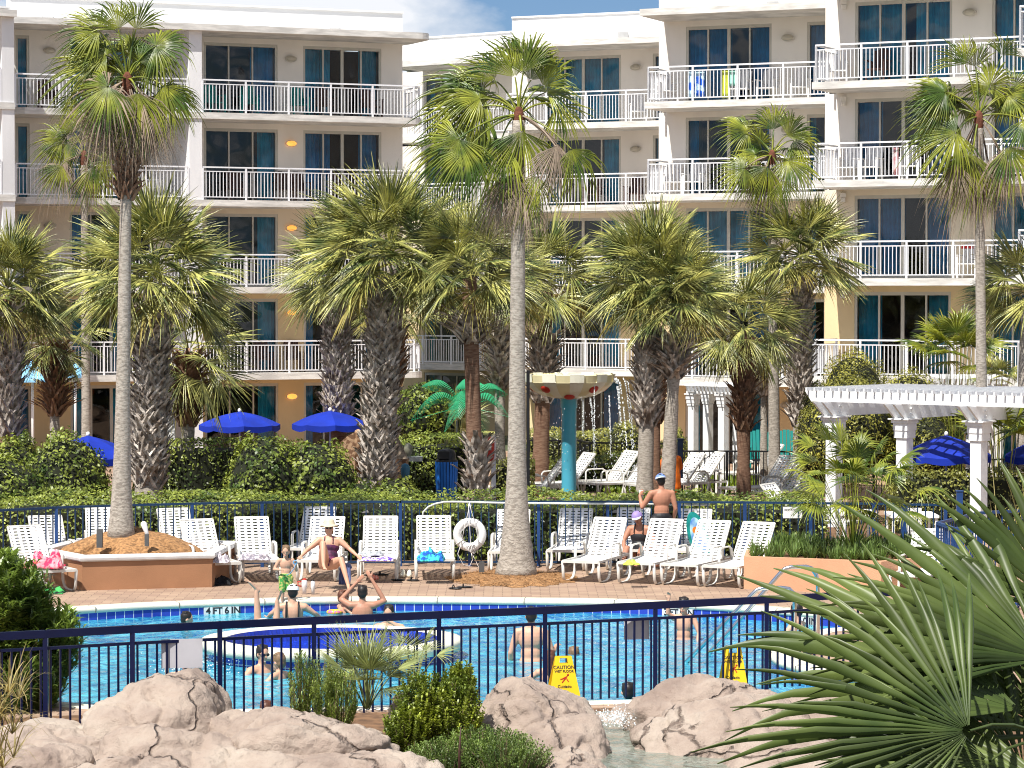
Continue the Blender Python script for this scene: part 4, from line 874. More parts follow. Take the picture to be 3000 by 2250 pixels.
lounger(2665, 1752, 2735, 'white strap lounger at the right end of the peach planter by the blue fence')
def sidelounger(x, y, rz, label, sc=1.0):
    p = gz(x, y); return place(LP, p, R(rz), label, False, 'white loungers beside the spray bowl', sc * 1.12)
sidelounger(1432, 1478, -78, 'white lounger just left of the black pole beyond the hedge')
sidelounger(1520, 1468, -66, 'white lounger between the centre trunk and the spray bowl pole')
sidelounger(1660, 1462, -60, 'white lounger behind the blue pole of the spray bowl')
sidelounger(1725, 1466, -58, 'white lounger under the falling water streams')
sidelounger(1850, 1470, -62, 'white lounger between the two leaning palm trunks')
sidelounger(1915, 1466, -58, 'white lounger right of the orange robe')
sidelounger(2130, 1482, -56, 'white lounger right of the black bollard, first of three')
sidelounger(2185, 1492, -56, 'white lounger right of the black bollard, middle of three')
sidelounger(2255, 1490, -56, 'white lounger right of the black bollard, last of three beside the potted palm')
sidelounger(2080, 1432, -75, 'white lounger behind the black fence beside the small trellis')
# ---------------- planters ----------------
def planter(name, label, P, z, m, capm=None, capo=.06):
    t = thing(name, label, 'planter', (P[0][0], P[0][1], 0)); o = Vector(P[0]).to_2d(); Q = [Vector(p) - o for p in P]; n = len(Q); cen = sum(Q, Vector((0, 0))) / n
    def sc(d): return [q + (q - cen).normalized() * d for q in Q]
    w = MB(); a = sc(0); b = sc(-.14); zz = z - (.11 if capm else 0)
    vs = [(p.x, p.y, 0) for p in a] + [(p.x, p.y, zz) for p in a] + [(p.x, p.y, zz) for p in b] + [(p.x, p.y, zz - .2) for p in b]; fs = []
    for j in range(3):
        for i in range(n): k = (i + 1) % n; fs.append((j * n + i, j * n + k, (j + 1) * n + k, (j + 1) * n + i))
    w.add(vs, fs); wo = w.build('wall', m, t)
    if capm:
        c = MB(); prof = [(capo * .3, -.11), (capo, -.085), (capo * 1.15, -.05), (capo, -.015), (capo * .5, 0), (-.12, 0), (-.16, -.02), (-.17, -.11)]; rings = [[Vector((p.x, p.y, z + zz_)) for p in sc(d)] for d, zz_ in prof]
        vs = [p for r in rings for p in r]; fs = [(j * n + i, j * n + (i + 1) % n, (j + 1) * n + (i + 1) % n, (j + 1) * n + i) for j in range(len(rings) - 1) for i in range(n)]; co = c.add(vs, fs, False).build('cap', capm, t)
    return t, cen + o, [q + o for q in b]
PL, cL, inL = planter('brick_planter', 'terracotta planter with a rounded white rim holding the tall left palm', [(-8.27, 49.6), (-7.33, 48.15), (-5.17, 48.7), (-5.0, 51.0), (-7.9, 51.6)], .60, M_terra, mat('planter_cap', (0.68, 0.67, 0.66), 0.6, 0.1, 4, 0.1))
straw('pine_straw', 'golden pine straw mounded round the tall left palm in its planter', (-6.75, 50.0, .42), 1.32, 1.35, .52, 5200)
PR, cR, inR = planter('stucco_planter', 'peach stucco planter with dark strap-leaf border plants at right', [(3.97, 48.4), (6.2, 47.45), (7.35, 48.4), (7.4, 51.2), (4.3, 51.3)], .56, M_terra2)
sheet('planter_soil', [[Vector((p.x, p.y, 0)) for p in inR]], .46, M_mulch, kind='structure')
def inpoly(p, P):
    c = False
    for i in range(len(P)):
        a, b = P[i], P[i - 1]
        if (a.y > p[1]) != (b.y > p[1]) and p[0] < (b.x - a.x) * (p[1] - a.y) / (b.y - a.y) + a.x: c = not c
    return c
rg = random.Random(4); pp = []
while len(pp) < 210:
    q = (rg.uniform(4.1, 7.4), rg.uniform(47.6, 51.1))
    if inpoly(q, inR) and (q[1] - 48.4) > -.35 + abs(q[0] - 6.2) * .3 - .1: pp.append((q[0], q[1], .46))
tuftfield('border_plants', 'dark strap-leaf border plants filling the peach planter', pp, .36, .02, M_lil, 34, seed=6)
nb = NB(); n_ = 2500; P_ = np.stack([rng.uniform(4.05, 7.3, n_), rng.uniform(47.5, 49.0, n_), np.full(n_, .475)], 1); P_ = P_[[inpoly(p, inR) for p in P_]]; leafcards(nb, P_, np.tile([0, 0, 1.0], (len(P_), 1)), .12, .008, .5)
tag(nb.build('pine_straw', M_straw), 'pine straw litter on the soil of the peach planter', kind='stuff')
fanplant(2500, 1470, 49.6, 245, 34, 'broad leafy fan palm growing from the peach planter', seed=21, z0=.5, lo=-12, m=M_wash, nseg=22, spread=1.5, split=.5, droop=.3, pr=(.35, .85), lr=(.28, .42), hi=80)
# ---------------- umbrellas ----------------
def umbrella(x, ya, yr, Y, hwpx, label, yb=None):
    s = S(Y); ap = pt(x, ya, Y); zr = pt(x, yr, Y).z; r = hwpx / s / math.cos(math.pi / 8) * .98; t = thing('parasol', label, 'parasol', (ap.x, Y, 0), 0, 'blue parasols'); c = MB(); n = 8; rows = 6; vs = []; H = ap.z - zr
    per = 4; nn = n * per
    for j in range(rows + 1):
        f = j / rows; zz = zr + .12 + (H - .12) * (1 - f) ** 1.0 + .05 * math.sin(math.pi * f)
        for i in range(nn):
            u = i % per / per; a0 = 2 * math.pi * (i // per) / n + .2; a1 = a0 + 2 * math.pi / n; p = Vector((math.cos(a0), math.sin(a0), 0)).lerp(Vector((math.cos(a1), math.sin(a1), 0)), u)
            vs.append(p * r * f + Vector((0, 0, zz - .03 * math.sin(math.pi * u) * f)))
    fs = [(j * nn + i, j * nn + (i + 1) % nn, (j + 1) * nn + (i + 1) % nn, (j + 1) * nn + i) for j in range(rows) for i in range(nn)]
    b = rows * nn; lo = [Vector(vs[b + i]) * 1 + Vector((0, 0, -.12 - .025 * math.sin(math.pi * (i % per) / per))) for i in range(nn)]; vs += lo; fs += [(b + i, b + (i + 1) % nn, b + nn + (i + 1) % nn, b + nn + i) for i in range(nn)]
    c.add(vs, fs).build('canopy', M_canvas, t)
    p = MB(); p.tube([(0, 0, 0), (0, 0, ap.z - .01)], .022, 8); p.build('pole', M_white, t); f = MB(); f.ell((0, 0, ap.z + .03), (.045, .045, .055)); f.build('finial', M_white, t)
    rb = MB()
    for i in range(n): a = 2 * math.pi * i / n + .2; rb.bar((0, 0, ap.z - .03), (r * .97 * math.cos(a), r * .97 * math.sin(a), zr + .10), .012, .012)
    rb.build('rib', M_white, t); return t
umbrella(702, 1206, 1258, 69, 113, 'blue parasol left of the pair above the big middle shrub')
umbrella(967, 1204, 1256, 67, 106, 'blue parasol touching the stout booted palm trunk')
umbrella(258, 1276, 1352, 60.5, 142, 'blue parasol half hidden behind the big left shrub')
umbrella(2772, 1275, 1350, 61.0, 132, 'blue parasol striped with pergola shadows behind the white pillar')
umbrella(3075, 1280, 1350, 61.0, 130, 'blue parasol cut by the right edge of the picture')
# light blue awning at left
def awning(label, x0, x1, ya, yr, Y):
    s = S(Y); a = pt((x0 + x1) / 2, ya, Y); z = pt(0, yr, Y).z; r = (x1 - x0) / 2 / s; t = thing('awning', label, 'awning', (a.x, Y, 0)); m = MB(); n = 10
    m.lathe([(0.02, a.z), (r * .5, z + (a.z - z) * .55), (r, z), (r, z - .06)], n, smooth=False); m.build('canopy', M_skycanvas, t); p = MB(); p.tube([(0, 0, 0), (0, 0, a.z - .02)], .04); p.build('pole', M_white, t)
awning('large light blue canopy behind the far left palms', 20, 170, 1055, 1112, 80)
awning('smaller light blue canopy right of the larger one at left', 178, 262, 1062, 1100, 82)
# ---------------- pergolas ----------------
def pergola(label, A, B, depth, zb, postsAt, pw, rsp, over=.35, beamh=.24, laths=5, D=None, rl=None):
    """A->B: front post line (world XY); depth: vector across"""
    t = thing('pergola', label, 'pergola', (A[0], A[1], 0)); A = Vector((A[0], A[1], 0)); B = Vector((B[0], B[1], 0)); u = (B - A); L_ = u.length; u.normalize(); v = Vector(depth); dl = v.length; v.normalize(); up = Vector((0, 0, 1)); O = A
    for row in (0, 1):
        for k in postsAt:
            c = u * k + v * (dl * row); m = MB(); a = math.atan2(u.y, u.x); h = zb
            m.box(c + up * (h / 2 - .17), (pw, pw, h - .34), a); m.box(c + up * (h - .30), (pw * 1.18, pw * 1.18, .06), a); m.box(c + up * (h - .215), (pw * 1.3, pw * 1.3, .11), a); m.box(c + up * (h - .10), (pw * 1.45, pw * 1.45, .12), a); m.box(c + up * (h - .02), (pw * 1.75, pw * 1.75, .035), a); m.build('post', M_timber, t)
        m = MB()
        for s in (-1, 1): p = v * (dl * row + s * .075); m.bar(u * -over + p + up * (zb + beamh / 2), u * (L_ + over) + p + up * (zb + beamh / 2), .045, beamh)
        m.build('beam', M_timber, t)
    for k in postsAt:  # double cross beams with raked ends
        for s in (-1, 1):
            m = MB(); c = u * (k + s * .07); z0 = zb + .001 + 0.0; z1 = zb + beamh - .004; e = .45; w2 = u * .022; f0 = c - v * e; f1 = c - v * (e - .34); g = c - v * .10
            m.hexa([f1 - w2 + up * z0, f1 + w2 + up * z0, g + w2 + up * z0, g - w2 + up * z0, f0 - w2 + up * z1, f0 + w2 + up * z1, g + w2 + up * z1, g - w2 + up * z1]); m.build('cross_beam', M_timber, t)
    n = int((L_ + 2 * over) / rsp); rz = zb + beamh + .003; rh = .20 if beamh > .2 else .14
    for i in range(n + 1):
        c = u * (-over + .05 + i * rsp); m = MB(); w2 = u * .021; e = rl or .55; f0 = c - v * e; f1 = c - v * (e - .14); g = c + v * (dl + e)
        m.hexa([f1 - w2 + up * rz, f1 + w2 + up * rz, g + w2 + up * rz, g - w2 + up * rz, f0 - w2 + up * (rz + rh), f0 + w2 + up * (rz + rh), g + w2 + up * (rz + rh), g - w2 + up * (rz + rh)]); m.build('rafter', M_timber, t)
    for i in range(laths):
        p = v * (-.3 + (dl + .6) * i / (laths - 1)); m = MB(); m.bar(u * (-over) + p + up * (rz + rh + .03), u * (L_ + over) + p + up * (rz + rh + .03), .04, .05); m.build('lath', M_timber, t)
    return t
def pergola_big(label):
    A = Vector((7.0, 61.5, 0)); av = Vector((.75, -.66, 0)).normalized(); v = Vector((.66, .75, 0)).normalized(); up = Vector((0, 0, 1)); zb = 2.42; bh = .31; D = 2.75; t = thing('pergola', label, 'pergola', A); ang = math.atan2(av.y, av.x)
    for k in (0, 1.82, 3.66, 5.5):
        for row in (0, D):
            c = av * k + v * row; m = MB()
            for (z0, z1, w_) in ((0, zb - .42, .26), (zb - .42, zb - .26, .33), (zb - .26, zb - .10, .36), (zb - .10, zb - .03, .42), (zb - .03, zb - .001, .52)): m.box(c + up * (z0 + z1) / 2, (w_, w_, z1 - z0), ang)
            m.build('post', M_timber, t)
        for s_ in (-1, 1):
            m = MB(); c = av * (k + s_ * .12); w2 = av * .024; f0 = c - v * .62; f1 = c - v * .22; g1 = c + v * (D + .25); g0 = c + v * (D + .6); z0, z1 = up * zb, up * (zb + bh)
            m.hexa([f1 - w2 + z0, f1 + w2 + z0, g1 + w2 + z0, g1 - w2 + z0, f0 - w2 + z1, f0 + w2 + z1, g0 + w2 + z1, g0 - w2 + z1]); m.build('beam', M_timber, t)
        m = MB()
        for z_ in (.09, .21): m.tube([c + av * .02 - v * .0 + up * (zb + z_), c + av * .06 + up * (zb + z_)], .028, 8)
        m.build('bolt', M_timber, t)
    for i in range(9):
        c = v * (-.30 + i * .40); m = MB(); z0 = up * (zb + bh + .002); z1 = up * (zb + bh + .235); w2 = v * .024; p0 = c - av * .55; p1 = c + av * 7.0; p0b = c - av * .38
        m.hexa([p0b - w2 + z0, p1 - w2 + z0, p1 + w2 + z0, p0b + w2 + z0, p0 - w2 + z1, p1 - w2 + z1, p1 + w2 + z1, p0 + w2 + z1]); m.build('rafter', M_timber, t)
    z = zb + bh + .237
    for i in range(34):
        c = av * (-.45 + i * .215); m = MB(); m.bar(c - v * .42 + up * (z + .035), c + v * (D + .55) + up * (z + .035), .035, .07); m.build('lath', M_timber, t)
pergola_big('large white timber pergola with square pillars at right')
a_ = pt(2031, 1152, 76); b_ = pt(2150, 1152, 75)
pergola('small white trellis with paired posts behind the black garden fence', (a_.x, a_.y), (b_.x, b_.y), Vector((.35, .94, 0)) * 1.4, a_.z, [0, 1.06], .2, .125, over=.2, beamh=.06, laths=5, rl=.3)
a_ = pt(2770, 1142, 74); b_ = pt(2935, 1142, 74)
pergola('far white trellis top seen above the large pergola', (a_.x, a_.y), (b_.x, b_.y), Vector((0, 1, 0)) * 1.5, a_.z, [0, 1.4], .2, .15, over=.15, beamh=.16, laths=4)
# ---------------- spray bowl ----------------
Yb = 64.8; s = S(Yb); c = pt(1667, 1000, Yb); bowl = thing('spray_bowl', 'giant cream bowl with red dots on an aqua pole, spilling water', 'water feature', (c.x, Yb, 0)); zr = pt(0, 1096, Yb).z; zl = pt(0, 1168, Yb).z; r = 140 / s; H = zr - zl
m = MB(); m.lathe([(.17, 0), (.17, zl - .22), (.19, zl - .2), (.19, zl - .02), (.25, zl)], 28); m.build('pole', M_aqua, bowl)
prof = [(.12, 0), (.35, .03), (.6, .13), (.8, .32), (.95, .55), (1.0, .68)]
for par, mm in ((0, M_bowl), (1, M_bowl2)):
    m = MB(); n = 20
    for i in range(n):
        if i % 2 != par: continue
        a0 = 2 * math.pi * i / n; sub = 3; vs = []
        pr = prof + ([(1.0, .70), (1.03, .98), (.99, 1.0), (.95, .75)] if par == 0 else [(1.03, .70), (1.05, 1.02), (1.0, 1.03), (.95, .75)])
        for rr, zz in pr:
            for k in range(sub + 1): a = a0 + 2 * math.pi / n * k / sub; vs.append((rr * r * .93 * math.cos(a), rr * r * .93 * math.sin(a), zl + zz * H))
        q = sub + 1; m.add(vs, [(j * q + k, j * q + k + 1, (j + 1) * q + k + 1, (j + 1) * q + k) for j in range(len(pr) - 1) for k in range(sub)], False)
    m.build('bowl_panel', mm, bowl)
m = MB(); m.lathe([(.0, .05), (.5, .12), (.9, .5)], 24, sx=r * .9, sy=r * .9); o = m.build('bowl_lining', M_bowl, bowl); o.scale = (1, 1, H); o.location.z = zl
for ang in (-128, -52, -90, 20, 160):
    a = R(ang); rr = r * .93 * (.87 if ang != -90 else .60); zz = zl + H * (.43 if ang != -90 else .12); d = Vector((math.cos(a), math.sin(a), 0)); nn = (d * .85 + Vector((0, 0, -.75 if ang != -90 else -1.6))).normalized(); m = MB(); q = (nn.to_track_quat('Z', 'Y')).to_matrix()
    m.ell(d * rr + Vector((0, 0, zz)) + nn * .012, (.125, .11, .035), 18, 6, q); m.build('red_dot', M_red, bowl)
M_fall = bpy.data.materials.new('falling_water'); M_fall.use_nodes = True; bb = M_fall.node_tree.nodes['Principled BSDF']; bb.inputs['Base Color'].default_value = (.85, .9, .92, 1); bb.inputs['Roughness'].default_value = .15; bb.inputs['Alpha'].default_value = .72
rg = random.Random(2); ws = MB()
for (x, x2, yt, yb_, wd) in ((1804, 1822, 1108, 1290, 20), (1812, 1846, 1112, 1445, 12), (1827, 1858, 1108, 1400, 10), (1838, 1862, 1115, 1430, 9), (1784, 1790, 1160, 1370, 10), (1740, 1743, 1118, 1410, 9), (1728, 1738, 1165, 1260, 14), (1708, 1709, 1170, 1285, 12), (1736, 1742, 1240, 1420, 4)):
    n = 46
    for k in range(n):
        f = k / n; f2 = (k + .8) / n; xx = x + (x2 - x) * f ** .6; yy = yt + (yb_ - yt) * f; y2 = yt + (yb_ - yt) * f2
        if rg.random() < f * .45: continue
        w_ = wd * .8 * (1 - .75 * f) * rg.uniform(.6, 1.1) / s * .5; p = pt(xx + rg.uniform(-1, 1) * (1 + 3 * f), yy, Yb - .8 + .1 * rg.random()) - bowl.location; q = pt(xx + rg.uniform(-1, 1) * (1 + 3 * f), y2, Yb - .8) - bowl.location; ws.bar(p, q, w_, .02, up=(0, 1, 0))
for k in range(200):
    x = rg.choice([1708, 1742, 1790, 1820, 1850, 1640]) + rg.gauss(0, 12); ws.ell(pt(x, rg.uniform(1160, 1430), Yb - .8 + rg.uniform(-.3, .3)) - bowl.location, (.009, .009, .014), 5, 3)
tag(ws.build('falling_water', M_fall, bowl), kind='stuff')
# ---------------- plastic palm ----------------
Y = 65.; s = S(Y); h = pt(1362, 1195, Y); t = thing('plastic_palm', 'artificial palm with shiny green fronds and segmented yellow trunk', 'artificial palm', (h.x, Y, 0)); M_pg = mat('green_plastic', (0.05, 0.42, 0.20), 0.25, 0.1, 4, transl=0.2, coat=.3)
nb = NB()
for (dx, dy, dep, rise) in ((-158, 35, -.3, .5), (-125, -65, .2, .35), (2, -85, .2, .1), (132, 25, -.4, .45), (125, -38, .3, .4), (-60, 70, -.6, .4), (60, 70, .5, .3), (-20, 25, -.8, .5), (45, -70, .5, .3)):
    a = np.zeros(3); b = np.array([dx / s, dep, -dy / s]); n = 30; t_ = np.linspace(.03, 1, n)[:, None]; cur = a + (b - a) * t_ + np.array([0, 0, 1.0]) * rise * np.sin(np.pi * t_); V = []
    for i in range(n - 1):
        d = nrm(cur[i + 1] - cur[i]); sd = nrm(np.cross(d, [0, 0.3, 1.0])); l = .36 * math.sin(math.pi * min(1, .12 + .85 * float(t_[i, 0]))) + .05
        for sg in (-1, 1):
            tip = cur[i] + sd * sg * l * .7 + d * l * .35 + np.array([0, 0, -.55 * l]); q = d * .013; V.append([cur[i] - q, cur[i] + q, tip + q * .5, tip - q * .3])
    nb.add(np.array(V), np.arange(len(V) * 4).reshape(-1, 4))
    petiole(nb, cur[0], cur[-1], rise * 0, .03, .01)
o = nb.build('fronds', M_pg, t); o.location = (0, 0, h.z)
m = MB(); pts = [pt(1352 + 2 * k, 1440 - 31 * k, Y) - t.location for k in range(8)] + [h - t.location]
for p, q in zip(pts[:-1], pts[1:]): m.tube([p, p.lerp(q, .9), p.lerp(q, .98)], [.085, .115, .09], 12)
m.build('trunk', mat('yellow_bamboo', (0.50, 0.34, 0.12), 0.6, 0.15, 9, stretch=(1, 1, .4)), t)
# ---------------- small garden objects ----------------
Y = 62.; s = S(Y); c = pt(1308, 1418, Y); t = thing('trash_can', 'blue slatted trash can with black hood lid', 'trash can', (c.x, Y, 0)); zt = pt(0, 1352, Y).z; z0 = .0
for k in range(22):
    a = 2 * math.pi * k / 22; m = MB(); m.bar((.20 * math.cos(a), .20 * math.sin(a), z0), (.245 * math.cos(a), .245 * math.sin(a), zt), .052, .012, up=(math.cos(a), math.sin(a), 0)); m.build('slat', mat('trash_blue', (0.02, 0.20, 0.72), 0.45), t)
m = MB(); m.lathe([(.17, 0), (.215, zt - .01)], 20); m.build('liner', M_blk, t); m = MB(); m.lathe([(.25, zt - .01), (.25, zt + .03), (.2, zt + .05), (.21, zt + .16), (.17, zt + .25), (.08, zt + .28), (.0, zt + .285)], 20); m.box((-.06, -.14, zt + .15), (.26, .16, .17)); m.build('lid', M_blk, t)
Y = 63.; c = pt(1433, 1400, Y); t = thing('call_box', 'red rounded call box mounted on a white post', 'call box', (c.x, Y, 0)); m = MB(); zz = pt(0, 1278, Y).z; zq = pt(0, 1353, Y).z
m.capsule((0, 0, zq + .12), .12, (0, 0, zz - .12), .12, 14); o = m.build('housing', M_red, t); m = MB(); m.box((.10, .05, zz / 2), (.10, .08, zz + .02)); m.build('post', M_white, t); m = MB(); m.box((-.01, -.125, (zz + zq) / 2 + .06), (.12, .02, .16)); m.build('notice', mat('grey_label', (0.35, 0.38, 0.38), 0.5), t)
Y = 63.; c = pt(1180, 1400, Y); t = thing('gas_grill', 'steel barbecue grill with side shelf behind the stout booted trunk', 'grill', (c.x, Y, 0)); q = lambda x, y: pt(x, y, Y) - Vector((c.x, Y, 0))
m = MB(); m.tube([q(1128, 1322), q(1172, 1322)], .17, 14); m.build('lid', M_steel, t); m = MB(); m.box(q(1150, 1352), (.42, .42, .12)); m.box(q(1150, 1395), (.36, .36, .45)); m.build('cart', M_blk, t); m = MB(); m.box(q(1214, 1344), (.36, .36, .10)); m.build('side_shelf', mat('grey_counter', (0.42, 0.45, 0.42), 0.6), t); m = MB(); m.ell(q(1196, 1318), (.10, .10, .16), 12, 8); m.build('end_cap', mat('olive_metal', (0.2, 0.2, 0.15), 0.5), t)
# carved timber wave pieces
Mcw = mat('carved_wood', (0.42, 0.27, 0.16), 0.7, 0.2, 2.2, 0.4, 14, stretch=(5, 1, 5), col2=(0.16, 0.08, 0.04), ramp=(.45, .55))
Y = 62; t = thing('carved_wood_seat', 'carved brown wooden wave with a round-topped post beside the second blue parasol', 'wood carving'); t.location = (pt(1020, 0, Y).x, Y, 0); q = lambda x, y, d=0: pt(x, y, Y) - t.location + Vector((0, d, 0))
m = MB(); top = [(980, 1310), (1000, 1293), (1015, 1280), (1030, 1271), (1040, 1267)]
for a, b in zip(top[:-1], top[1:]): m.hexa([q(a[0], 1400, -.06), q(b[0], 1400, -.06), q(b[0], 1400, .06), q(a[0], 1400, .06), q(*a, -.06), q(*b, -.06), q(*b, .06), q(*a, .06)])
m.build('wave_panel', Mcw, t); m = MB(); m.tube([q(1049, 1400), q(1049, 1270), q(1049, 1262), q(1049, 1257)], [.085, .085, .07, .02], 12); m.build('post', Mcw, t)
Y = 61; t = thing('driftwood_boat', 'small carved wooden boat-shaped play piece with draped net beside the grill', 'play sculpture'); t.location = (pt(1175, 0, Y).x, Y, 0); q = lambda x, y, d=0: pt(x, y, Y) - t.location + Vector((0, d, 0))
m = MB(); m.hexa([q(1160, 1400, -.15), q(1192, 1400, -.15), q(1192, 1400, .15), q(1160, 1400, .15), q(1158, 1344, -.2), q(1197, 1344, -.2), q(1197, 1344, .2), q(1158, 1344, .2)]); m.build('hull', Mcw, t)
m = MB(); m.add([q(1162, 1284, 0), q(1168, 1284, -.02), q(1196, 1345, -.1), q(1160, 1345, -.1), q(1192, 1335, .05)], [(0, 1, 2, 3), (1, 4, 2)]); m.tube([q(1164, 1350), q(1164, 1282)], .022); m.build('net', mat('net_beige', (0.48, 0.38, 0.28), 0.9, 0.3, 14), t); m = MB(); m.capsule(q(1147, 1395, .1), .05, q(1143, 1352, .1), .05); m.build('oar', mat('pale_wood', (0.5, 0.4, 0.28), 0.8), t)
o = MB().capsule((0, 0, .05), .09, (0, 0, .26), .10, 14).build('teal_drum', mat('drum_blue', (0.05, 0.19, 0.30), 0.6)); o.location = pt(1187, 1390, 60.5); o.location.z -= .12; tag(o, 'small faded blue drum in front of the carved wooden boat', 'drum')
# bollard lights
def bollard(x, y0, y1, label, hw, m=M_blk):
    p = gz(x, y1); h = (y1 - y0) / S(p.y); t = thing('bollard_light', label, 'garden light', p, 0); r = hw / S(p.y); b = MB(); b.lathe([(r * 1.5, 0), (r, .1), (r * .8, h * .7), (r * .95, h * .9)], 14); b.build('body', m, t); b = MB(); b.lathe([(r * .6, h * .9), (r * 2.0, h * .93), (r * 1.2, h * .98), (0.001, h)], 14); b.build('hood', mat('hood_grey', (0.35, 0.33, 0.3), 0.5), t)
bollard(2190, 1368, 1475, 'black bollard light in front of the dark booted palm', 9)
bollard(1803, 1493, 1640, 'small hooded garden light behind the fence left of the woman in black', 7)
bollard(1070, 1492, 1640, 'small hooded garden light behind the lounger with the purple towel', 7)
# white service table behind black fence
def table(x0, x1, y, Y, label, d=.6, m=M_white, h=None):
    a = pt(x0, y, Y); b = pt(x1, y, Y); t = thing('table', label, 'table', ((a.x + b.x) / 2, Y, 0)); z = a.z; w_ = (b.x - a.x); mb = MB(); mb.box((0, 0, z - .02), (w_, d, .05)); mb.build('tabletop', m, t)
    for sx in (-1, 1):
        for sy in (-1, 1): mb = MB(); mb.box((sx * (w_ / 2 - .05), sy * (d / 2 - .05), (z - .046) / 2), (.045, .045, z - .046)); mb.build('leg', m, t)
    return t
table(2048, 2115, 1376, 70.5, 'low white table behind the black garden fence')
table(2035, 2102, 1328, 72, 'white side table below the small white trellis')
table(2455, 2560, 1498, 53.6, 'white table beyond the blue fence behind the potted palm', 1.0)
table(2600, 2740, 1505, 53.4, 'long white table behind the pool rules board', 1.0)
sidelounger(2500, 1590, 60, 'white lounger on the far side of the fence behind the peach planter')
def signboard(name, label, x0, x1, y0, y1, Y, lines, m=M_white, th=.012, legs=0, fc=M_ink, rot=0, size=None, font_off=.0):
    a = pt(x0, y1, Y); b = pt(x1, y0, Y); w_ = b.x - a.x; h = b.z - a.z; t = thing(name, label, 'sign', ((a.x + b.x) / 2, Y, a.z), rot); mb = MB(); mb.box((0, 0, h / 2), (w_, th, h)); mb.build('board', m, t)
    for (txt, cy, sz, cx) in lines:
        text('lettering', txt, Vector((cx * w_, -th / 2 - .002, h * cy)), sz * h, fc, t)
    return t
def text(name, body, loc, size, m, parent, rot=(R(90), 0, 0), ext=.001, bold=0.0):
    cu = bpy.data.curves.new(name, 'FONT'); cu.body = body; cu.size = size; cu.align_x = 'CENTER'; cu.align_y = 'CENTER'; cu.extrude = ext; cu.offset = bold; o = bpy.data.objects.new(name, cu); C.objects.link(o); bpy.context.view_layer.update()
    me = bpy.data.meshes.new_from_object(o.evaluated_get(bpy.context.evaluated_depsgraph_get())); bpy.data.objects.remove(o); me.materials.clear(); me.materials.append(m); q = bpy.data.objects.new(name, me); C.objects.link(q); q.parent = parent; q.location = loc; q.rotation_euler = rot; return q
signboard('restroom_sign', 'small white sign with an arrow hung on the blue fence', 2294, 2350, 1485, 1518, 52.2, [('RESTROOMS', .72, .26, 0), ('\u2192', .28, .5, 0)])
signboard('rules_board', 'white pool rules board standing beside the short blue post', 2658, 2700, 1488, 1590, 52.6, [('POOL RULES', .70, .085, 0), ('NO RUNNING', .58, .05, 0), ('NO DIVING', .5, .05, 0), ('NO GLASS', .42, .05, 0), ('SHOWER FIRST', .34, .05, 0)])
M_signb = mat('sign_back_grey', (0.50, 0.49, 0.52), 0.6, 0.05)
for (x0, x1, y0, y1, Yd, lb) in ((473, 593, 1872, 1957, 33.0, 'larger blank grey sign back hung on the left part of the navy fence'), (1827, 1904, 1817, 1873, 35.35, 'smaller blank grey sign back hung on the right part of the navy fence')):
    a = pt(x0, y1, Yd); b = pt(x1, y0, Yd); mb = MB(); mb.box((0, 0, 0), (b.x - a.x, .008, b.z - a.z)); o = mb.build('sign_back', M_signb); o.location = (a + b) / 2; o.rotation_euler.z = R(10); tag(o, lb, 'sign')
# wet floor signs
def wetsign(x, yb, yt, Y, label, rz):
    s = S(Y); b = pt(x, yb, Y); h = (yb - yt) / s; t = thing('wet_floor_sign', label, 'wet floor sign', (b.x, Y, b.z if b.z > 0 else 0), R(rz), 'yellow wet floor signs'); w0, w1 = .19, .10
    for s_ in (-1, 1):
        mb = MB(); sp_ = .13; y0, y1 = s_ * sp_, s_ * .015; th = .012 * s_
        def Q(xx, f, dd=0): return Vector((xx, y0 + (y1 - y0) * f + dd, h * f))
        L_ = lambda f: w0 + (w1 - w0) * f
        for (f0, f1, xa, xb) in ((0.05, .82, -1, 1), (.82, .95, -1, -.45), (.82, .95, .45, 1), (.95, 1, -1, 1), (0, .05, -1, -.6), (0, .05, .6, 1)):
            mb.hexa([Q(xa * L_(f0), f0, -.006), Q(xb * L_(f0), f0, -.006), Q(xb * L_(f0), f0, .006), Q(xa * L_(f0), f0, .006), Q(xa * L_(f1), f1, -.006), Q(xb * L_(f1), f1, -.006), Q(xb * L_(f1), f1, .006), Q(xa * L_(f1), f1, .006)])
        mb.build('panel', M_yel, t)
    tilt = math.atan2(.115, h)
    for (tx, f, sz) in (('CAUTION', .72, .058), ('WET FLOOR', .62, .042), ('Cuidado', .24, .05)):
        text('lettering', tx, Vector((0, -.13 + .115 * f - .009, h * f)), sz, M_ink, t, rot=(R(90) - tilt, 0, 0), bold=.0008)
    mb = MB(); yy = lambda f: -.13 + .115 * f - .010
    for p, q in (((-.03, .34), (.02, .46)), ((.02, .46), (.05, .36)), ((-.02, .44), (.04, .50)), ((.02, .46), (-.05, .42))): mb.bar((p[0], yy(p[1]), h * p[1]), (q[0], yy(q[1]), h * q[1]), .012, .003, up=(0, 1, 0))
    mb.ell((.045, yy(.53), h * .535), (.014, .004, .014), 8, 4); mb.build('slip_symbol', M_red, t); return t
wetsign(1650, 2035, 1921, 34.4, 'yellow wet floor sign half hidden by the left of the centre rocks', 8)
wetsign(2147, 2010, 1891, 35.9, 'yellow wet floor sign behind the right rocks', -4)
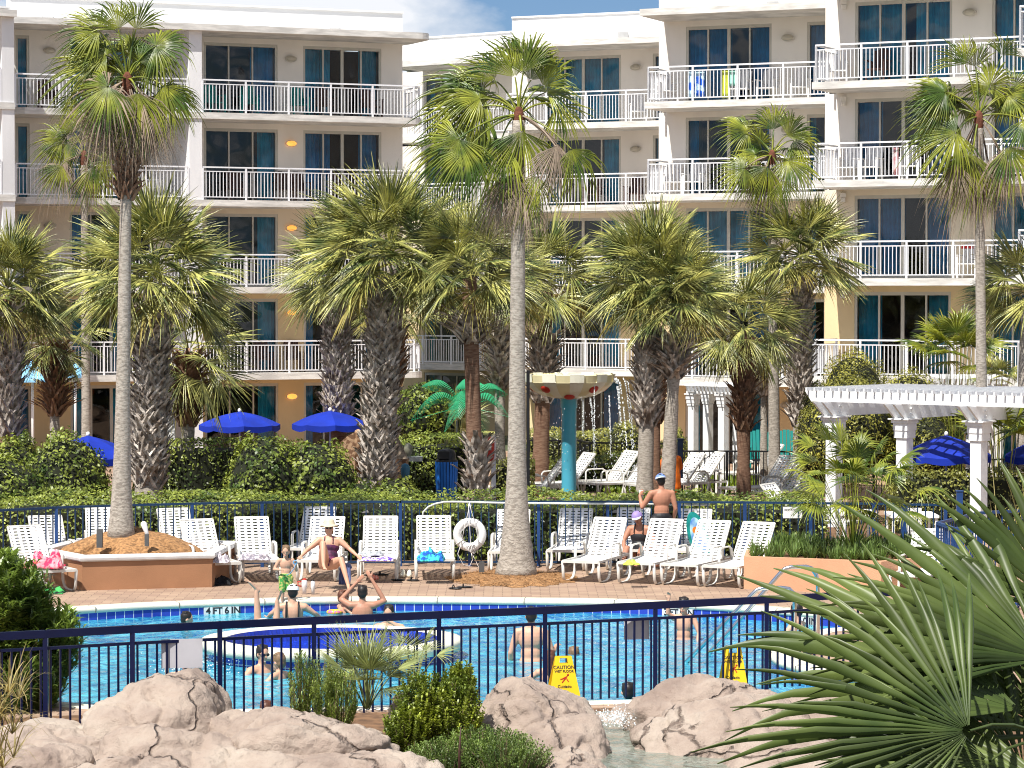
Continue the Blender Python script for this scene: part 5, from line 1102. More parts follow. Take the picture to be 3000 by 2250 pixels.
# depth markers
def depthmark(x, y, wdt, txt, label, ch):
    i = min(range(N), key=lambda k: abs(OUT[k].x / OUT[k].y - (x - 1500) / F) + (100 if OUT[k].y < 42 else 0)); p = OUT[i]; tg = (OUT[(i + 1) % N] - OUT[i - 1]).normalized(); 
    if tg.x < 0: tg = -tg
    nn = Vector((tg.y, -tg.x)); a = math.atan2(tg.y, tg.x); c = p + nn * .012; t = thing('depth_marker', label, 'depth marker', (c.x, c.y, -.156), a)
    for k in range(ch): mb = MB(); w_ = wdt / ch; mb.box((-wdt / 2 + w_ * (k + .5), 0, 0), (w_ - .008, .012, .15)); mb.build('tile', mat('white_tile', (0.74, 0.75, 0.73), 0.3), t)
    for k, cc in enumerate(txt): text('lettering', cc, Vector((-wdt / 2 + wdt / ch * (k + .5), -.009, .008)), .15, M_ink, t, bold=.004)
depthmark(652, 1775, .62, ['4', 'FT', '6', 'IN'], 'white tiled depth marker behind the handstand legs at left', 4)
depthmark(1993, 1778, .56, ['3', 'FT', '8', 'IN'], 'white tiled depth marker behind the boy with the raised arm', 4)
depthmark(2372, 1806, .30, ['0', 'IN'], 'short depth marker near the steel rails', 2)
# grab rails
def grab(label, pts):
    t = MB(); P = [Vector(p) for p in pts]; t.tube(P, .031, 10); o = t.build('grab_rail', M_steel); return tag(o, label, 'handrail', 'steel pool grab rails')
fa = gz(2329, 1905); za = lambda x, y, Y: pt(x, y, Y)
grab('nearer polished steel grab rail of the pool steps', [fa, za(2328, 1760, fa.y), za(2325, 1738, fa.y), za(2312, 1725, fa.y), za(2290, 1722, fa.y), za(2235, 1723, fa.y), za(2218, 1728, fa.y), za(2200, 1745, fa.y), za(2100, 1848, fa.y + .1), za(1985, 1965, fa.y + .2)])
fb = gz(2396, 1880); 
grab('farther polished steel grab rail of the pool steps', [fb, za(2396, 1710, fb.y), za(2391, 1684, fb.y), za(2378, 1665, fb.y), za(2362, 1660, fb.y), za(2318, 1661, fb.y), za(2300, 1666, fb.y), za(2285, 1680, fb.y), za(2150, 1835, fb.y + .1), za(2020, 1975, fb.y + .2)])
# life ring + rope + reach pole
Y = FF[7].y - .12; c = pt(1376, 1566, Y); t = thing('life_ring', 'white life ring with looped rope hanging on the blue fence', 'life ring', c); Mr = Matrix.Rotation(R(90), 3, 'X'); m = MB(); m.torus((0, 0, 0), .232, .078, Mr, 40, 12); m.build('ring', M_strap, t)
for a in (60, 120, 215, 325):
    m = MB(); b = R(a); p = Vector((math.cos(b), 0, math.sin(b))) * .232; m.torus(p, .082, .008, Matrix.Rotation(-b, 3, 'Y'), 16, 6); m.build('strap', mat('rope_white', (0.72, 0.70, 0.68), 0.8), t)
m = MB(); rr = lambda *ps: m.tube([Vector((x, -.10, z)) for x, z in ps], .0065, 5)
rr((0, .60), (-.02, .45), (-.10, .12), (-.16, -.2)); rr((0, .60), (.03, .45), (.12, .15), (.16, -.1), (.15, -.35)); rr((-.02, .58), (.0, .2), (.02, -.2), (.0, -.28)); rr((-.16, -.18), (-.22, -.35), (-.12, -.55), (.0, -.58), (.06, -.45), (.02, -.3)); rr((.0, -.28), (.1, -.45), (.17, -.6), (.12, -.72), (.0, -.76)); rr((-.1, -.1), (-.17, .05), (-.02, .2), (.06, .18))
for k in range(5): m.torus((.0 + .02 * k, -.10, -.22 - .01 * k), .07 + .008 * k, .007, Matrix.Rotation(R(90), 3, 'X') @ Matrix.Rotation(.3 * k, 3, 'Y') @ Matrix.Diagonal((1.3, .8, 1)).to_3x3(), 18, 5)
m.build('rope', mat('rope_white', (0.72, 0.70, 0.68), 0.8), t)
Yp = FF[7].y - .09; m = MB(); m.tube([pt(1237, 1520, Yp), pt(1240, 1500, Yp), pt(1255, 1485, Yp), pt(1275, 1476, Yp), pt(1300, 1471, Yp), pt(1330, 1470, Yp), pt(1500, 1474, Yp), pt(1800, 1476, Yp + .02), pt(2080, 1479, Yp + .02)], .018, 8); tag(m.build('rescue_pole', mat('pale_pole', (0.72, 0.76, 0.70), 0.4)), 'long pale rescue pole with a hooked end lying along the blue fence', 'rescue pole')
# boogie board
Y = 51.6; c = pt(2046, 1575, Y); m = MB(); hh = 78 / S(Y); ww = 30 / S(Y); n = 28; out_l = [Vector((ww * math.cos(2 * math.pi * k / n), 0, hh * math.sin(2 * math.pi * k / n))) for k in range(n)]
def slab(ol, th, y0=0): mb = MB(); k = len(ol); mb.add([v + Vector((0, y0 - th / 2, 0)) for v in ol] + [v + Vector((0, y0 + th / 2, 0)) for v in ol], [tuple(range(k)), tuple(range(k, 2 * k))[::-1]] + [(i, k + i, k + (i + 1) % k, (i + 1) % k) for i in range(k)]); return mb
t = thing('boogie_board', 'teal boogie board with blue and orange print leaning on a lounger', 'boogie board', c, R(25)); t.rotation_euler = (R(-12), R(-12), R(20)); slab(out_l, .05).build('board', mat('board_teal', (0.01, 0.27, 0.25), 0.4, 0.2, 12), t)
slab([v * .78 + Vector((0, 0, 0)) for v in out_l], .006, -.03).build('deck_print', mat('board_blue', (0.03, 0.16, 0.55), 0.4, 0.2, 5, col2=(0.45, 0.7, 0.68)), t); slab([Vector((v.x * .32 - .03, 0, v.z * .14 + .14)) for v in out_l], .006, -.036).build('orange_patch', mat('board_orange', (0.75, 0.2, 0.02), 0.4), t)
# planter spot fixtures
for (x, y0, y1, Y, lb) in ((292, 1550, 1604, 48.9, 'grey square path light standing in the straw left of the left trunk'), (430, 1565, 1600, 48.9, 'spotlight with a white shade standing in the straw right of the left trunk'), (1411, 1646, 1676, 50.4, 'short grey box light on the deck left of the centre trunk')):
    a = pt(x, y0, Y); b = pt(x, y1, Y); h = a.z - b.z; t = thing('garden_spotlight', lb, 'garden light', (a.x, Y, b.z)); mb = MB(); w_ = .10 if x != 430 else .07; mb.box((0, 0, h / 2), (w_, w_, h)); mb.build('body', mat('grey_metal', (0.10, 0.10, 0.10), 0.6), t)
    if x == 430: mb = MB(); mb.capsule((0, 0, h + .02), .035, (-.05, 0, h + .17), .055); mb.build('shade', M_white, t)
# ---------------- cloth, shoes and small things on the deck ----------------
def cloth(name, label, cat, c, rx, ry, h, m, seed=0, n=34, rz=0.0, drape=0.0):
    vs = []
    for j in range(n):
        for i in range(n):
            u = i / (n - 1) * 2 - 1; v = j / (n - 1) * 2 - 1; q = noise.noise(Vector((u * 2.2 + seed, v * 2.2, seed * 1.3))); q2 = noise.noise(Vector((u * 6 + seed, v * 6, 3.1))); e = max(0, 1 - max(abs(u), abs(v)) ** 3)
            x = u * rx * (1 + .15 * q); y = v * ry * (1 + .15 * q2); z = h * max(0, (.55 + .9 * q + .35 * q2)) * e + .01
            if drape and v < -.5: z -= drape * (-.5 - v) * 2
            vs.append((x, y, z))
    fs = [(j * n + i, j * n + i + 1, (j + 1) * n + i + 1, (j + 1) * n + i) for j in range(n - 1) for i in range(n - 1)]
    o = MB().add(vs, fs, True).build(name, m); o.location = c; o.rotation_euler.z = rz; sm = o.modifiers.new('thickness', 'SOLIDIFY'); sm.thickness = .01; return tag(o, label, cat)
def on(x, y, z=.40, dY=0): return gz(x, y, z)
T = lambda nm, c1, c2, sc=14: mat(nm, c1, 0.9, 0.2, sc, 0.3, 60, col2=c2, ramp=(.46, .54))
cloth('towel', 'crumpled teal and blue towel on the lounger left of the life ring', 'towel', on(1262, 1642), .24, .26, .22, T('teal_towel', (0.05, 0.50, 0.46), (0.01, 0.09, 0.40)), 1)
cloth('towel', 'purple and white patterned towel spread on the lounger right of the woman', 'towel', on(1105, 1640), .31, .30, .07, T('purple_towel', (0.12, 0.05, 0.42), (0.75, 0.65, 0.68)), 2)
cloth('plastic_bag', 'clear grey plastic bag on the purple towel', 'bag', on(1085, 1628, .47), .22, .12, .12, mat('clear_bag', (0.45, 0.48, 0.50), 0.2), 8)
cloth('towel', 'grey patterned towel folded on the lounger left of the woman', 'towel', on(745, 1640), .28, .18, .14, T('grey_towel', (0.50, 0.46, 0.48), (0.22, 0.2, 0.24), 20), 3)
cloth('towel', 'pale grey towel on the lounger at the planter end', 'towel', on(635, 1648), .22, .18, .16, T('pale_towel', (0.62, 0.58, 0.60), (0.35, 0.32, 0.36), 20), 4)
cloth('towel', 'crumpled red and pink towel on the leftmost lounger', 'towel', on(130, 1662, .41), .34, .34, .30, T('red_towel', (0.70, 0.03, 0.10), (0.75, 0.30, 0.34), 10), 5)
cloth('towel', 'green and black towel dropped on the deck under the leftmost lounger', 'towel', gz(150, 1738), .22, .2, .12, T('green_towel', (0.06, 0.40, 0.10), (0.01, 0.02, 0.02), 8), 6)
cloth('bag', 'black bag on the deck beside the planter end', 'bag', gz(640, 1714), .24, .14, .16, mat('black_cloth', (0.012, 0.012, 0.014), 0.9, 0.3, 10), 7)
cloth('towel', 'lime green towel edge beside the woman in black', 'towel', on(1850, 1655, .4), .14, .12, .08, plain('lime_towel', (0.5, 0.7, 0.08)), 9)
cloth('towel', 'slate blue towel hanging off the chair of the woman in the hat', 'towel', on(1012, 1668, .30), .10, .25, .12, plain('slate_towel', (0.08, 0.10, 0.22)), 10, drape=.25)
def shoe(x, y, label, m, rz=0, l=.26): p = gz(x, y); mb = MB(); mb.ell((0, 0, .02), (.045, l / 2, .02), 12, 6); mb.torus((0, l * .12, .035), .042, .010, Matrix.Rotation(R(90), 3, 'X'), 14, 5); o = mb.build('sandal', m); o.location = p; o.rotation_euler.z = R(rz); return tag(o, label, 'sandal', 'black sandals at the pool edge')
shoe(1333, 1727, 'left black sandal of the pair at the pool edge', M_blk, 70); shoe(1363, 1723, 'right black sandal of the pair at the pool edge', M_blk, 85, .3)
for (x, y, lb) in ((1180, 1692, 'left white shoe under the lounger with the teal towel'), (1199, 1693, 'right white shoe under the lounger with the teal towel')):
    mb = MB(); mb.ell((0, 0, .05), (.05, .14, .055), 12, 8); mb.ell((0, .08, .08), (.042, .06, .06), 10, 6); o = mb.build('shoe', plain('shoe_white', (0.75, 0.73, 0.62))); o.location = gz(x, y); tag(o, lb, 'shoe')
for (x, y, lb) in ((1165, 1702, 'black flip-flop beside the white shoes'), (1210, 1703, 'second black flip-flop in front of the white shoes'), (1085, 1688, 'black slipper under the purple towel lounger'), (1118, 1686, 'dark slipper right of the other under the purple towel lounger')): shoe(x, y, lb, M_blk, 80)
mb = MB(); mb.ell((0, 0, .062), (.062, .062, .06), 14, 10); mb.ell((.062, 0, .062), (.045, .05, .045), 12, 8); o = mb.build('red_ball', mat('red_toy', (0.75, 0.06, 0.02), 0.4, 0.2, 25, col2=(0.75, 0.4, 0.3))); o.location = gz(1092, 1703); tag(o, 'small red patterned ball on the deck under a lounger', 'ball')
def cup(x, y, label, m, h, r, lid, hnd=None):
    p = gz(x, y); t = thing('drink_tumbler' if hnd else 'water_bottle', label, 'tumbler' if hnd else 'bottle', p); mb = MB(); mb.lathe([(.0, .0), (r * .7, 0), (r * .72, h * .4), (r, h * .5), (r, h * .93), (r * .7, h)], 16); mb.build('cup', m, t); mb = MB(); mb.lathe([(r * .75, h), (r * .75, h * 1.06), (r * .45, h * 1.1), (.0, h * 1.12)], 14); mb.build('lid', lid, t)
    if hnd: mb = MB(); mb.tube([(-r, 0, h * .9), (-r - .06, 0, h * .88), (-r - .06, 0, h * .6), (-r, 0, h * .56)], .012, 8); mb.build('handle', hnd, t)
cup(892, 1741, 'tall white patterned tumbler with red handle on the pool edge', plain('tumbler_white', (0.72, 0.70, 0.71)), .24, .048, M_red, M_red); cup(917, 1741, 'white steel bottle with black cap on the pool edge', plain('bottle_white', (0.75, 0.76, 0.76)), .22, .038, M_blk)
cloth('net_bag', 'black mesh bag on the right-hand pool peninsula', 'bag', gz(2388, 1915), .16, .1, .12, mat('black_mesh', (0.02, 0.03, 0.02), 0.8, 0.3, 20), 11)
# ---------------- balcony furniture ----------------
def make_bchair():
    t = thing('balcony_chair', 'x', 'chair'); m = M_dkwood
    for s in (-1, 1):
        for y in (0, .46): mb = MB(); mb.bar((s * .26, y, 0), (s * .26, y, .62), .045, .045, up=(1, 0, 0)); mb.build('leg', m, t)
        mb = MB(); mb.bar((s * .27, -.04, .64), (s * .27, .52, .64), .07, .025); mb.build('armrest', m, t)
    mb = MB()
    for k in range(5): mb.bar((-.25, .03 + .1 * k, .40), (.25, .03 + .1 * k, .40), .085, .025)
    mb.build('seat', m, t); mb = MB()
    for k in range(6): x = -.21 + .084 * k; mb.bar((x, .46, .42), (x, .62, 1.02 - .06 * abs(k - 2.5) / 2.5), .07, .02, up=(0, -1, .2))
    mb.build('backrest', m, t); return t
BC = make_bchair(); bfirst = True
def bchair(W, x, k, label, m=None, dn=-1.15, rz=0):
    global bfirst
    u = W.U(x, dn); p = W.P(u, dn, fz(k) + W.zo); o = place(BC, p, math.atan2(W.u.y, W.u.x) + R(rz), label, bfirst, 'chairs on the balconies'); bfirst = False
    if m:
        for c_ in o.children: c_.data = c_.data.copy() if c_.data.users > 1 else c_.data; c_.data.materials.clear(); c_.data.materials.append(m)
    return o
bchair(WA, 700, 3, 'dark wooden chair on the left third-storey balcony below the teal ones'); 
fl = {4: 'top balcony', 3: 'fourth-floor balcony', 2: 'third-floor balcony', 1: 'lowest balcony'}
BCL = [(WA, 150, 4, None, 'dark chair on the top balcony behind the left palm', 0), (WA, 640, 4, M_teal, 'teal chair at the left of the left wing top balcony', 10), (WA, 735, 4, M_teal, 'teal chair left of the lamp on the left wing top balcony', -10), (WA, 885, 4, M_teal, 'teal chair right of the lamp on the left wing top balcony', 0), (WA, 960, 4, None, 'dark chair at the middle of the left wing top balcony', 0), (WA, 1100, 4, None, 'dark chair at the right end of the left wing top balcony', 10),
       (WA, 470, 3, M_white, 'white chair beside the pier on the left fourth-floor balcony', 60), (WA, 840, 3, None, 'dark slatted chair below the lit lamp on the left wing', 0), (WA, 890, 3, None, 'dark slatted chair just right of the lit lamp on the left wing', 5), (WA, 1000, 3, None, 'dark chair near the right end of the left fourth-floor balcony', 0),
       (WA, 870, 1, None, 'dark red chair on the lowest left balcony near the lamp', 0), (WA, 780, 1, None, 'dark chair on the lowest left balcony beside the palm', 0), (WB2, 1730, 3, None, 'dark red chair behind the recessed wing railing', 0), (WB2, 1850, 3, None, 'dark red chair at the right of the recessed wing railing', 0), (WB2, 1870, 4, M_white, 'white chair at the right end of the recessed top balcony', 30),
       (WC, 2160, 4, M_white, 'white chair under the towels on the centre right top balcony', 0), (WC, 2240, 4, M_white, 'white chair right of the hung towels', 0), (WC, 2340, 4, M_white, 'white chair at the right of the centre right top balcony', 10), (WC, 1960, 4, M_white, 'white chair at the left end of the centre right top balcony', 40), (WC, 1970, 3, M_white, 'white chair at the left of the centre right middle balcony', 20), (WC, 2025, 3, M_white, 'white chair next to the leftmost one on the centre right middle balcony', 0),
       (WD, 2450, 4, M_white, 'white chair in the sun on the right wing top balcony', 20), (WD, 2475, 3, M_white, 'white sling chair in the sun on the right wing middle balcony', 0), (WD, 2540, 3, M_white, 'white sling chair beside the sunny one on the right wing', 0), (WD, 2660, 3, M_white, 'white chair behind the railing left of the tall right palm', 10), (WD, 2830, 2, M_white, 'white chair with a red cushion on the lower right balcony', 0), (WD, 2560, 4, M_dkwood, 'dark chair behind the sunny one on the right wing top balcony', 0)]
for (W_, x, k, m_, lb, rz_) in BCL: bchair(W_, x, k, lb, m_, rz=rz_)
def hangtowel(W, x0, x1, k, y0f, m, label):
    a, b = W.U(x0, -.12), W.U(x1, -.12); z = fz(k) + W.zo; mb = MB(); n = 10; vs = []
    for i in range(n + 1):
        for j in range(6): u = a + (b - a) * i / n; vs.append(W.P(u, -.14 + .03 * math.sin(i * 1.9) * (j / 5), z + .9 - j / 5 * y0f))
    mb.add(vs, [(i * 6 + j, (i + 1) * 6 + j, (i + 1) * 6 + j + 1, i * 6 + j + 1) for i in range(n) for j in range(5)], True); o = mb.build('hanging_towel', m); s_ = o.modifiers.new('thickness', 'SOLIDIFY'); s_.thickness = .008; tag(o, label, 'towel', 'towels hung on the balcony rails')
hangtowel(WC, 2014, 2062, 4, .8, T('blue_beach_towel', (0.02, 0.12, 0.60), (0.5, 0.7, 0.8), 5), 'blue patterned beach towel hung behind the railing')
hangtowel(WC, 2114, 2132, 4, .85, plain('yellow_towel', (0.62, 0.68, 0.08)), 'yellow green towel hung behind the railing'); hangtowel(WC, 2135, 2158, 4, .5, plain('mint_towel', (0.35, 0.7, 0.6)), 'mint towel hung right of the yellow green one'); hangtowel(WD, 2612, 2630, 3, .8, T('pink_towel', (0.65, 0.3, 0.32), (0.7, 0.6, 0.6), 6), 'pink patterned towel hung on the right wing railing'); hangtowel(WD, 2815, 2850, 2, .1, plain('red_cloth', (0.6, 0.03, 0.03)), 'red cloth on the lower right balcony')
def adir(x, y, Y, label):
    p = pt(x, y, Y); o = place(BC, (p.x, Y, 0), 0, label, False, 'teal garden chairs', 1.25)
    for c_ in o.children: c_.data = c_.data.copy(); c_.data.materials.clear(); c_.data.materials.append(M_teal)
adir(2311, 1300, 79, 'teal slatted garden chair by the ochre wall'); adir(2232, 1300, 79, 'teal slatted garden chair partly hidden by two thin trunks')
lc = place(LP, gz(655, 1440), R(-52), 'white lounge chair beside the big middle shrub', False, None, .82)
# ---------------- rocks ----------------
def rock_mat():
    m = bpy.data.materials.new('sculpted_rock'); m.use_nodes = True; n = m.node_tree; lk = n.links; b = n.nodes['Principled BSDF']; b.inputs['Roughness'].default_value = .85; g = n.nodes.new('ShaderNodeNewGeometry')
    t = n.nodes.new('ShaderNodeTexNoise'); t.inputs['Scale'].default_value = 1.1; t.inputs['Detail'].default_value = 9; t.inputs['Roughness'].default_value = .62; lk.new(g.outputs['Position'], t.inputs['Vector'])
    r = n.nodes.new('ShaderNodeValToRGB'); e = r.color_ramp.elements; e[0].position = .3; e[0].color = (.25, .185, .15, 1); e[1].position = .72; e[1].color = (.47, .40, .33, 1); x = e.new(.5); x.color = (.38, .30, .245, 1); lk.new(t.outputs[0], r.inputs[0])
    v = n.nodes.new('ShaderNodeTexVoronoi'); v.feature = 'DISTANCE_TO_EDGE'; v.inputs['Scale'].default_value = .75; t3 = n.nodes.new('ShaderNodeTexNoise'); t3.inputs['Scale'].default_value = 1.6; t3.inputs['Detail'].default_value = 5; lk.new(g.outputs['Position'], t3.inputs['Vector'])
    ad = n.nodes.new('ShaderNodeMix'); ad.data_type = 'VECTOR'; ad.inputs[0].default_value = .45; lk.new(g.outputs['Position'], ad.inputs[4]); lk.new(t3.outputs['Color'], ad.inputs[5]); lk.new(ad.outputs[1], v.inputs['Vector'])
    cr = n.nodes.new('ShaderNodeMapRange'); cr.inputs[1].default_value = .0; cr.inputs[2].default_value = .012; lk.new(v.outputs['Distance'], cr.inputs[0])
    mm = n.nodes.new('ShaderNodeMix'); mm.data_type = 'RGBA'; mm.inputs[6].default_value = (.16, .115, .09, 1); lk.new(cr.outputs[0], mm.inputs[0]); lk.new(r.outputs[0], mm.inputs[7]); lk.new(mm.outputs[2], b.inputs['Base Color'])
    t2 = n.nodes.new('ShaderNodeTexNoise'); t2.inputs['Scale'].default_value = 7; t2.inputs['Detail'].default_value = 12; t2.inputs['Roughness'].default_value = .7; lk.new(g.outputs['Position'], t2.inputs['Vector'])
    ma = n.nodes.new('ShaderNodeMath'); ma.operation = 'MULTIPLY_ADD'; ma.inputs[1].default_value = .7; lk.new(cr.outputs[0], ma.inputs[0]); lk.new(t2.outputs[0], ma.inputs[2])
    bp = n.nodes.new('ShaderNodeBump'); bp.inputs['Strength'].default_value = 1.0; bp.inputs['Distance'].default_value = .07; lk.new(ma.outputs[0], bp.inputs['Height']); lk.new(bp.outputs[0], b.inputs['Normal']); return m
M_rock = rock_mat()
import bmesh
def rock(label, x0, x1, y0, Y, ry, seed, yb=None, sub=5, am=.16, rz=0, z0=None, sq=.8):
    s = S(Y); a = pt((x0 + x1) / 2, y0, Y); rx = (x1 - x0) / 2 / s * 1.22; ry *= 1.15; zb = -.15 if z0 is None else z0; rzz = (a.z - zb) / 1.50; bm = bmesh.new(); bmesh.ops.create_icosphere(bm, subdivisions=sub, radius=1); sv = Vector((seed * 3.7, seed * 1.3, seed * 2.1))
    rgk = random.Random(seed * 13); pl = []
    for k in range(15):
        a_ = rgk.uniform(0, 6.283); e_ = math.asin(rgk.uniform(-.35, .97)); pl.append((Vector((math.cos(a_) * math.cos(e_), math.sin(a_) * math.cos(e_), math.sin(e_))), rgk.uniform(.70, .97)))
    for v in bm.verts:
        p = v.co.normalized(); acc = 0
        for n_k, h_k in pl:
            dt = p.dot(n_k)
            if dt > .05: acc += (dt / h_k) ** 11
        rr = min(1.12, (acc + .35) ** (-1 / 11)); q = Vector((p.x * rx, p.y * ry, p.z * rzz)) * rr + sv
        dd = am * (noise.noise(q * 1.1) + .6 * noise.noise(q * 2.6)); r1 = 1 - abs(noise.noise(q * 1.5 + Vector((5, 2, 1)))) * 2.2; cr = -(max(0, r1 - .80)) * .55
        st_ = noise.noise(Vector((q.x * .7, q.y * .7, q.z * 4.5))) * .035; fn = .045 * noise.noise(q * 5) + .026 * noise.noise(q * 11) + .014 * noise.noise(q * 27)
        v.co = Vector((p.x * rx, p.y * ry, p.z * rzz)) * rr * (1.06 + dd) + p * (cr * .5 + fn + st_)
    me = bpy.data.meshes.new('boulder'); bm.to_mesh(me); bm.free(); me.polygons.foreach_set('use_smooth', [True] * len(me.polygons)); me.materials.append(M_rock); o = bpy.data.objects.new('boulder', me); C.objects.link(o); o.location = (a.x, Y, zb + rzz * .55); o.rotation_euler.z = rz; return tag(o, label, 'rock', 'sculpted boulders in the foreground')
rock('largest domed boulder at the left in front of the navy fence', 300, 660, 1985, 31.0, 1.1, 31, sub=6)
rock('square dark boulder wedged right of the domed one', 600, 745, 2062, 30.6, .5, 2, am=.1)
rock('small boulder behind the square dark one', 700, 870, 2085, 31.5, .5, 3)
rock('long low boulder in the bottom left corner', -80, 330, 2118, 30.2, .9, 4, sub=6)
rock('wide low boulder along the bottom edge left of centre', 250, 800, 2140, 29.2, .8, 5, sub=6, am=.2)
rock('broad cracked boulder beneath the spiky palmetto', 700, 1150, 2085, 29.8, .9, 6, sub=6, am=.2)
rock('pale flat boulder at the bottom edge below the juniper', 840, 1340, 2200, 28.7, .6, 7, sub=6)
rock('pale boulder peeking out between the palmetto and the leafy bush', 1130, 1230, 1996, 31.6, .4, 8)
rock('big smooth boulder in front of the left yellow sign', 1395, 1735, 1992, 31.3, .9, 9, sub=6)
rock('cracked boulder at the stream edge below the smooth one', 1440, 1790, 2110, 30.4, .8, 10, sub=6, am=.2)
rock('grey boulder at the bottom edge beside the stream', 1560, 1800, 2190, 29.2, .6, 11, am=.22)
rock('flat lip stone over which the stream spills', 1725, 1890, 2062, 32.9, .4, 12, am=.08, z0=-.1)
rock('upper right boulder in front of the right yellow sign', 1875, 2330, 1990, 32.2, .9, 13, sub=6)
rock('big rounded boulder right of the stream', 1865, 2380, 2045, 31.0, 1.0, 14, sub=6, am=.1)
rock('boulder half hidden by the large palmetto leaves', 2230, 2700, 1995, 31.6, .9, 15, sub=6)
rock('low boulder under the large palmetto at the bottom', 2160, 2560, 2150, 29.6, .8, 16, sub=5)
rock('low boulder filling the gap left of the broad cracked one', 640, 860, 2120, 30.2, .7, 21)
rock('rough boulder at the very bottom left corner', -60, 260, 2190, 28.9, .6, 22, sub=6)
rock('craggy boulder at the bottom edge right of the left corner', 180, 560, 2205, 28.6, .5, 23, sub=6)
rock('pale boulder at the bottom edge below the broad cracked one', 560, 900, 2195, 28.8, .5, 24, sub=6)
st = sheet('stream_water', [[gz(1700, 2110, .1), gz(1735, 2085, .1), gz(1900, 2080, .1), gz(1990, 2110, .1), gz(2060, 2200, .1), gz(2350, 2230, .1), gz(2500, 2420, .1), gz(1600, 2420, .1), gz(1640, 2200, .1)]], .1, M_stream)
sp = NB(); P_ = A3(pt(1808, 2108, 31.9)) + rng.normal(0, 1, (900, 3)) * np.array([.17, .10, .05]) + np.array([0, 0, .02]); leafcards(sp, P_, rng.normal(0, 1, (900, 3)), .022, .018); o = sp.build('water_splash', M_fall); tag(o, 'white splash where the stream spills over the lip stone', kind='stuff')
# ---------------- foreground plants ----------------
def leafy(name, label, cat, ells, n, ln, wd, m, seed=0, twigs=30, upb=1.2, tw=mat('twig_bark', (0.12, 0.08, 0.05), 0.9)):
    """open shrub: whorls of narrow leaves along upright shoots"""
    global rng
    rng = np.random.default_rng(seed + 500); c0 = Vector(ells[0][0]); t = thing(name, label, cat, (c0.x, c0.y, 0)); nb = NB(); tb = MB(); o = A3(t.location)
    for (c, r) in ells:
        c = A3(c); r = A3(r)
        for k in range(n // len(ells)):
            d = nrm(rng.normal(0, 1, 3)); 
            f = rng.uniform(.45, 1.0) ** .5; tip = c + d * r * f
            if tip[2] < .05: continue
            root = np.array([c[0] + (tip[0] - c[0]) * .55, c[1] + (tip[1] - c[1]) * .55, tip[2] - rng.uniform(.18, .45)]); ax = nrm(tip - root)
            q = 9; tt = np.linspace(.25, 1, q)[:, None]; P = root + (tip - root) * tt; P = np.repeat(P, 3, 0); az = rng.uniform(0, 6.28, len(P)); side = nrm(np.stack([np.cos(az), np.sin(az), np.zeros(len(P))], 1)); dr = nrm(ax * .9 + side * .8); l = ln * rng.uniform(.6, 1.1, len(P))[:, None]
            B = nrm(np.cross(dr, np.array([0.1, 0.2, 1.0]))) * wd * .5; mid = P + dr * l * .45 + np.array([0, 0, .01]); tp = P + dr * l + np.array([0, 0, -.2]) * l; nb.add(np.stack([P, mid + B, tp, mid - B], 1), np.arange(len(P) * 4).reshape(-1, 4))
            if k % 6 == 0: tb.tube([Vector(root - o) * 1 - Vector((0, 0, min(.5, root[2] * .8))), Vector(root - o), Vector(tip - o)], [.009, .006, .003], 5)
    nb.build('foliage', m, t, o); tb.build('twigs', tw, t); return t
leafy('oleander', 'bushy oleander with narrow leaves at the left edge beside the pool', 'shrub', [E(-140, 150, 1615, 34.6, .8, 1900), E(-100, 250, 1740, 34.8, .8, 2010), E(-120, 200, 1880, 34.4, .7, 2120)], 1150, .20, .034, M_ole, 1)
leafy('leafy_bush', 'yellow green leafy bush growing among the rocks at bottom centre', 'shrub', [E(1150, 1330, 1965, 30.3, .5, 2150), E(1230, 1430, 1990, 30.2, .45, 2180), E(1120, 1270, 2060, 30.0, .4, 2190), E(1290, 1400, 1935, 30.5, .3, 2100)], 1150, .065, .024, mat('bright_bush_leaf', (0.34, 0.38, 0.06), 0.45, 0.2, 2, transl=0.2, isl=0.5, col2=(0.14, 0.19, 0.035)), 2)
leafy('wispy_shrub', 'feathery upright shrub left of the spiky palmetto', 'shrub', [E(840, 930, 1905, 31.2, .35, 2090), E(900, 1010, 1930, 31.0, .35, 2100), E(940, 1060, 1960, 30.8, .3, 2110)], 420, .08, .010, mat('wispy_leaf', (0.30, 0.36, 0.08), 0.45, 0.2, 2, transl=0.2, isl=0.5, col2=(0.14, 0.2, 0.05)), 3)
leafy('juniper', 'low spreading juniper at the bottom edge below the leafy bush', 'shrub', [E(1180, 1420, 2165, 29.2, .5, 2260), E(1330, 1630, 2150, 29.0, .6, 2270), E(1270, 1560, 2130, 29.6, .5, 2230)], 2200, .045, .012, M_jun, 4)
M_pmt = mat('grey_green_palmetto', (0.30, 0.33, 0.12), 0.45, 0.2, 2, spec=0.4, transl=0.15, isl=0.45, col2=(0.13, 0.16, 0.06))
fanplant(1075, 2020, 31.0, 225, 20, 'spiky palmetto clump in front of the spa', 'palmetto', lo=8, name='palmetto', m=M_pmt, seed=31, z0=pt(0, 2080, 31.0).z, nseg=20, droop=.03, split=.36, pr=(.25, .52), lr=(.42, .58), spread=1.05, hi=85, wmul=1.0)
fanplant(1215, 1960, 31.6, 150, 8, 'small drooping palmetto fronds above the leafy bush', 'palmetto', lo=15, name='palmetto', m=M_pmt, seed=33, z0=pt(0, 2020, 31.6).z, nseg=16, droop=.2, split=.36, spread=1.0, hi=70)
tuftfield('dry_grass', 'long tan grass blades in the bottom left corner', [pt(rg.uniform(-60, 60), rg.uniform(2000, 2260), 26 + rg.random()) for _ in range(16)], .62, .012, M_grass, 16, seed=8, spread=.9)
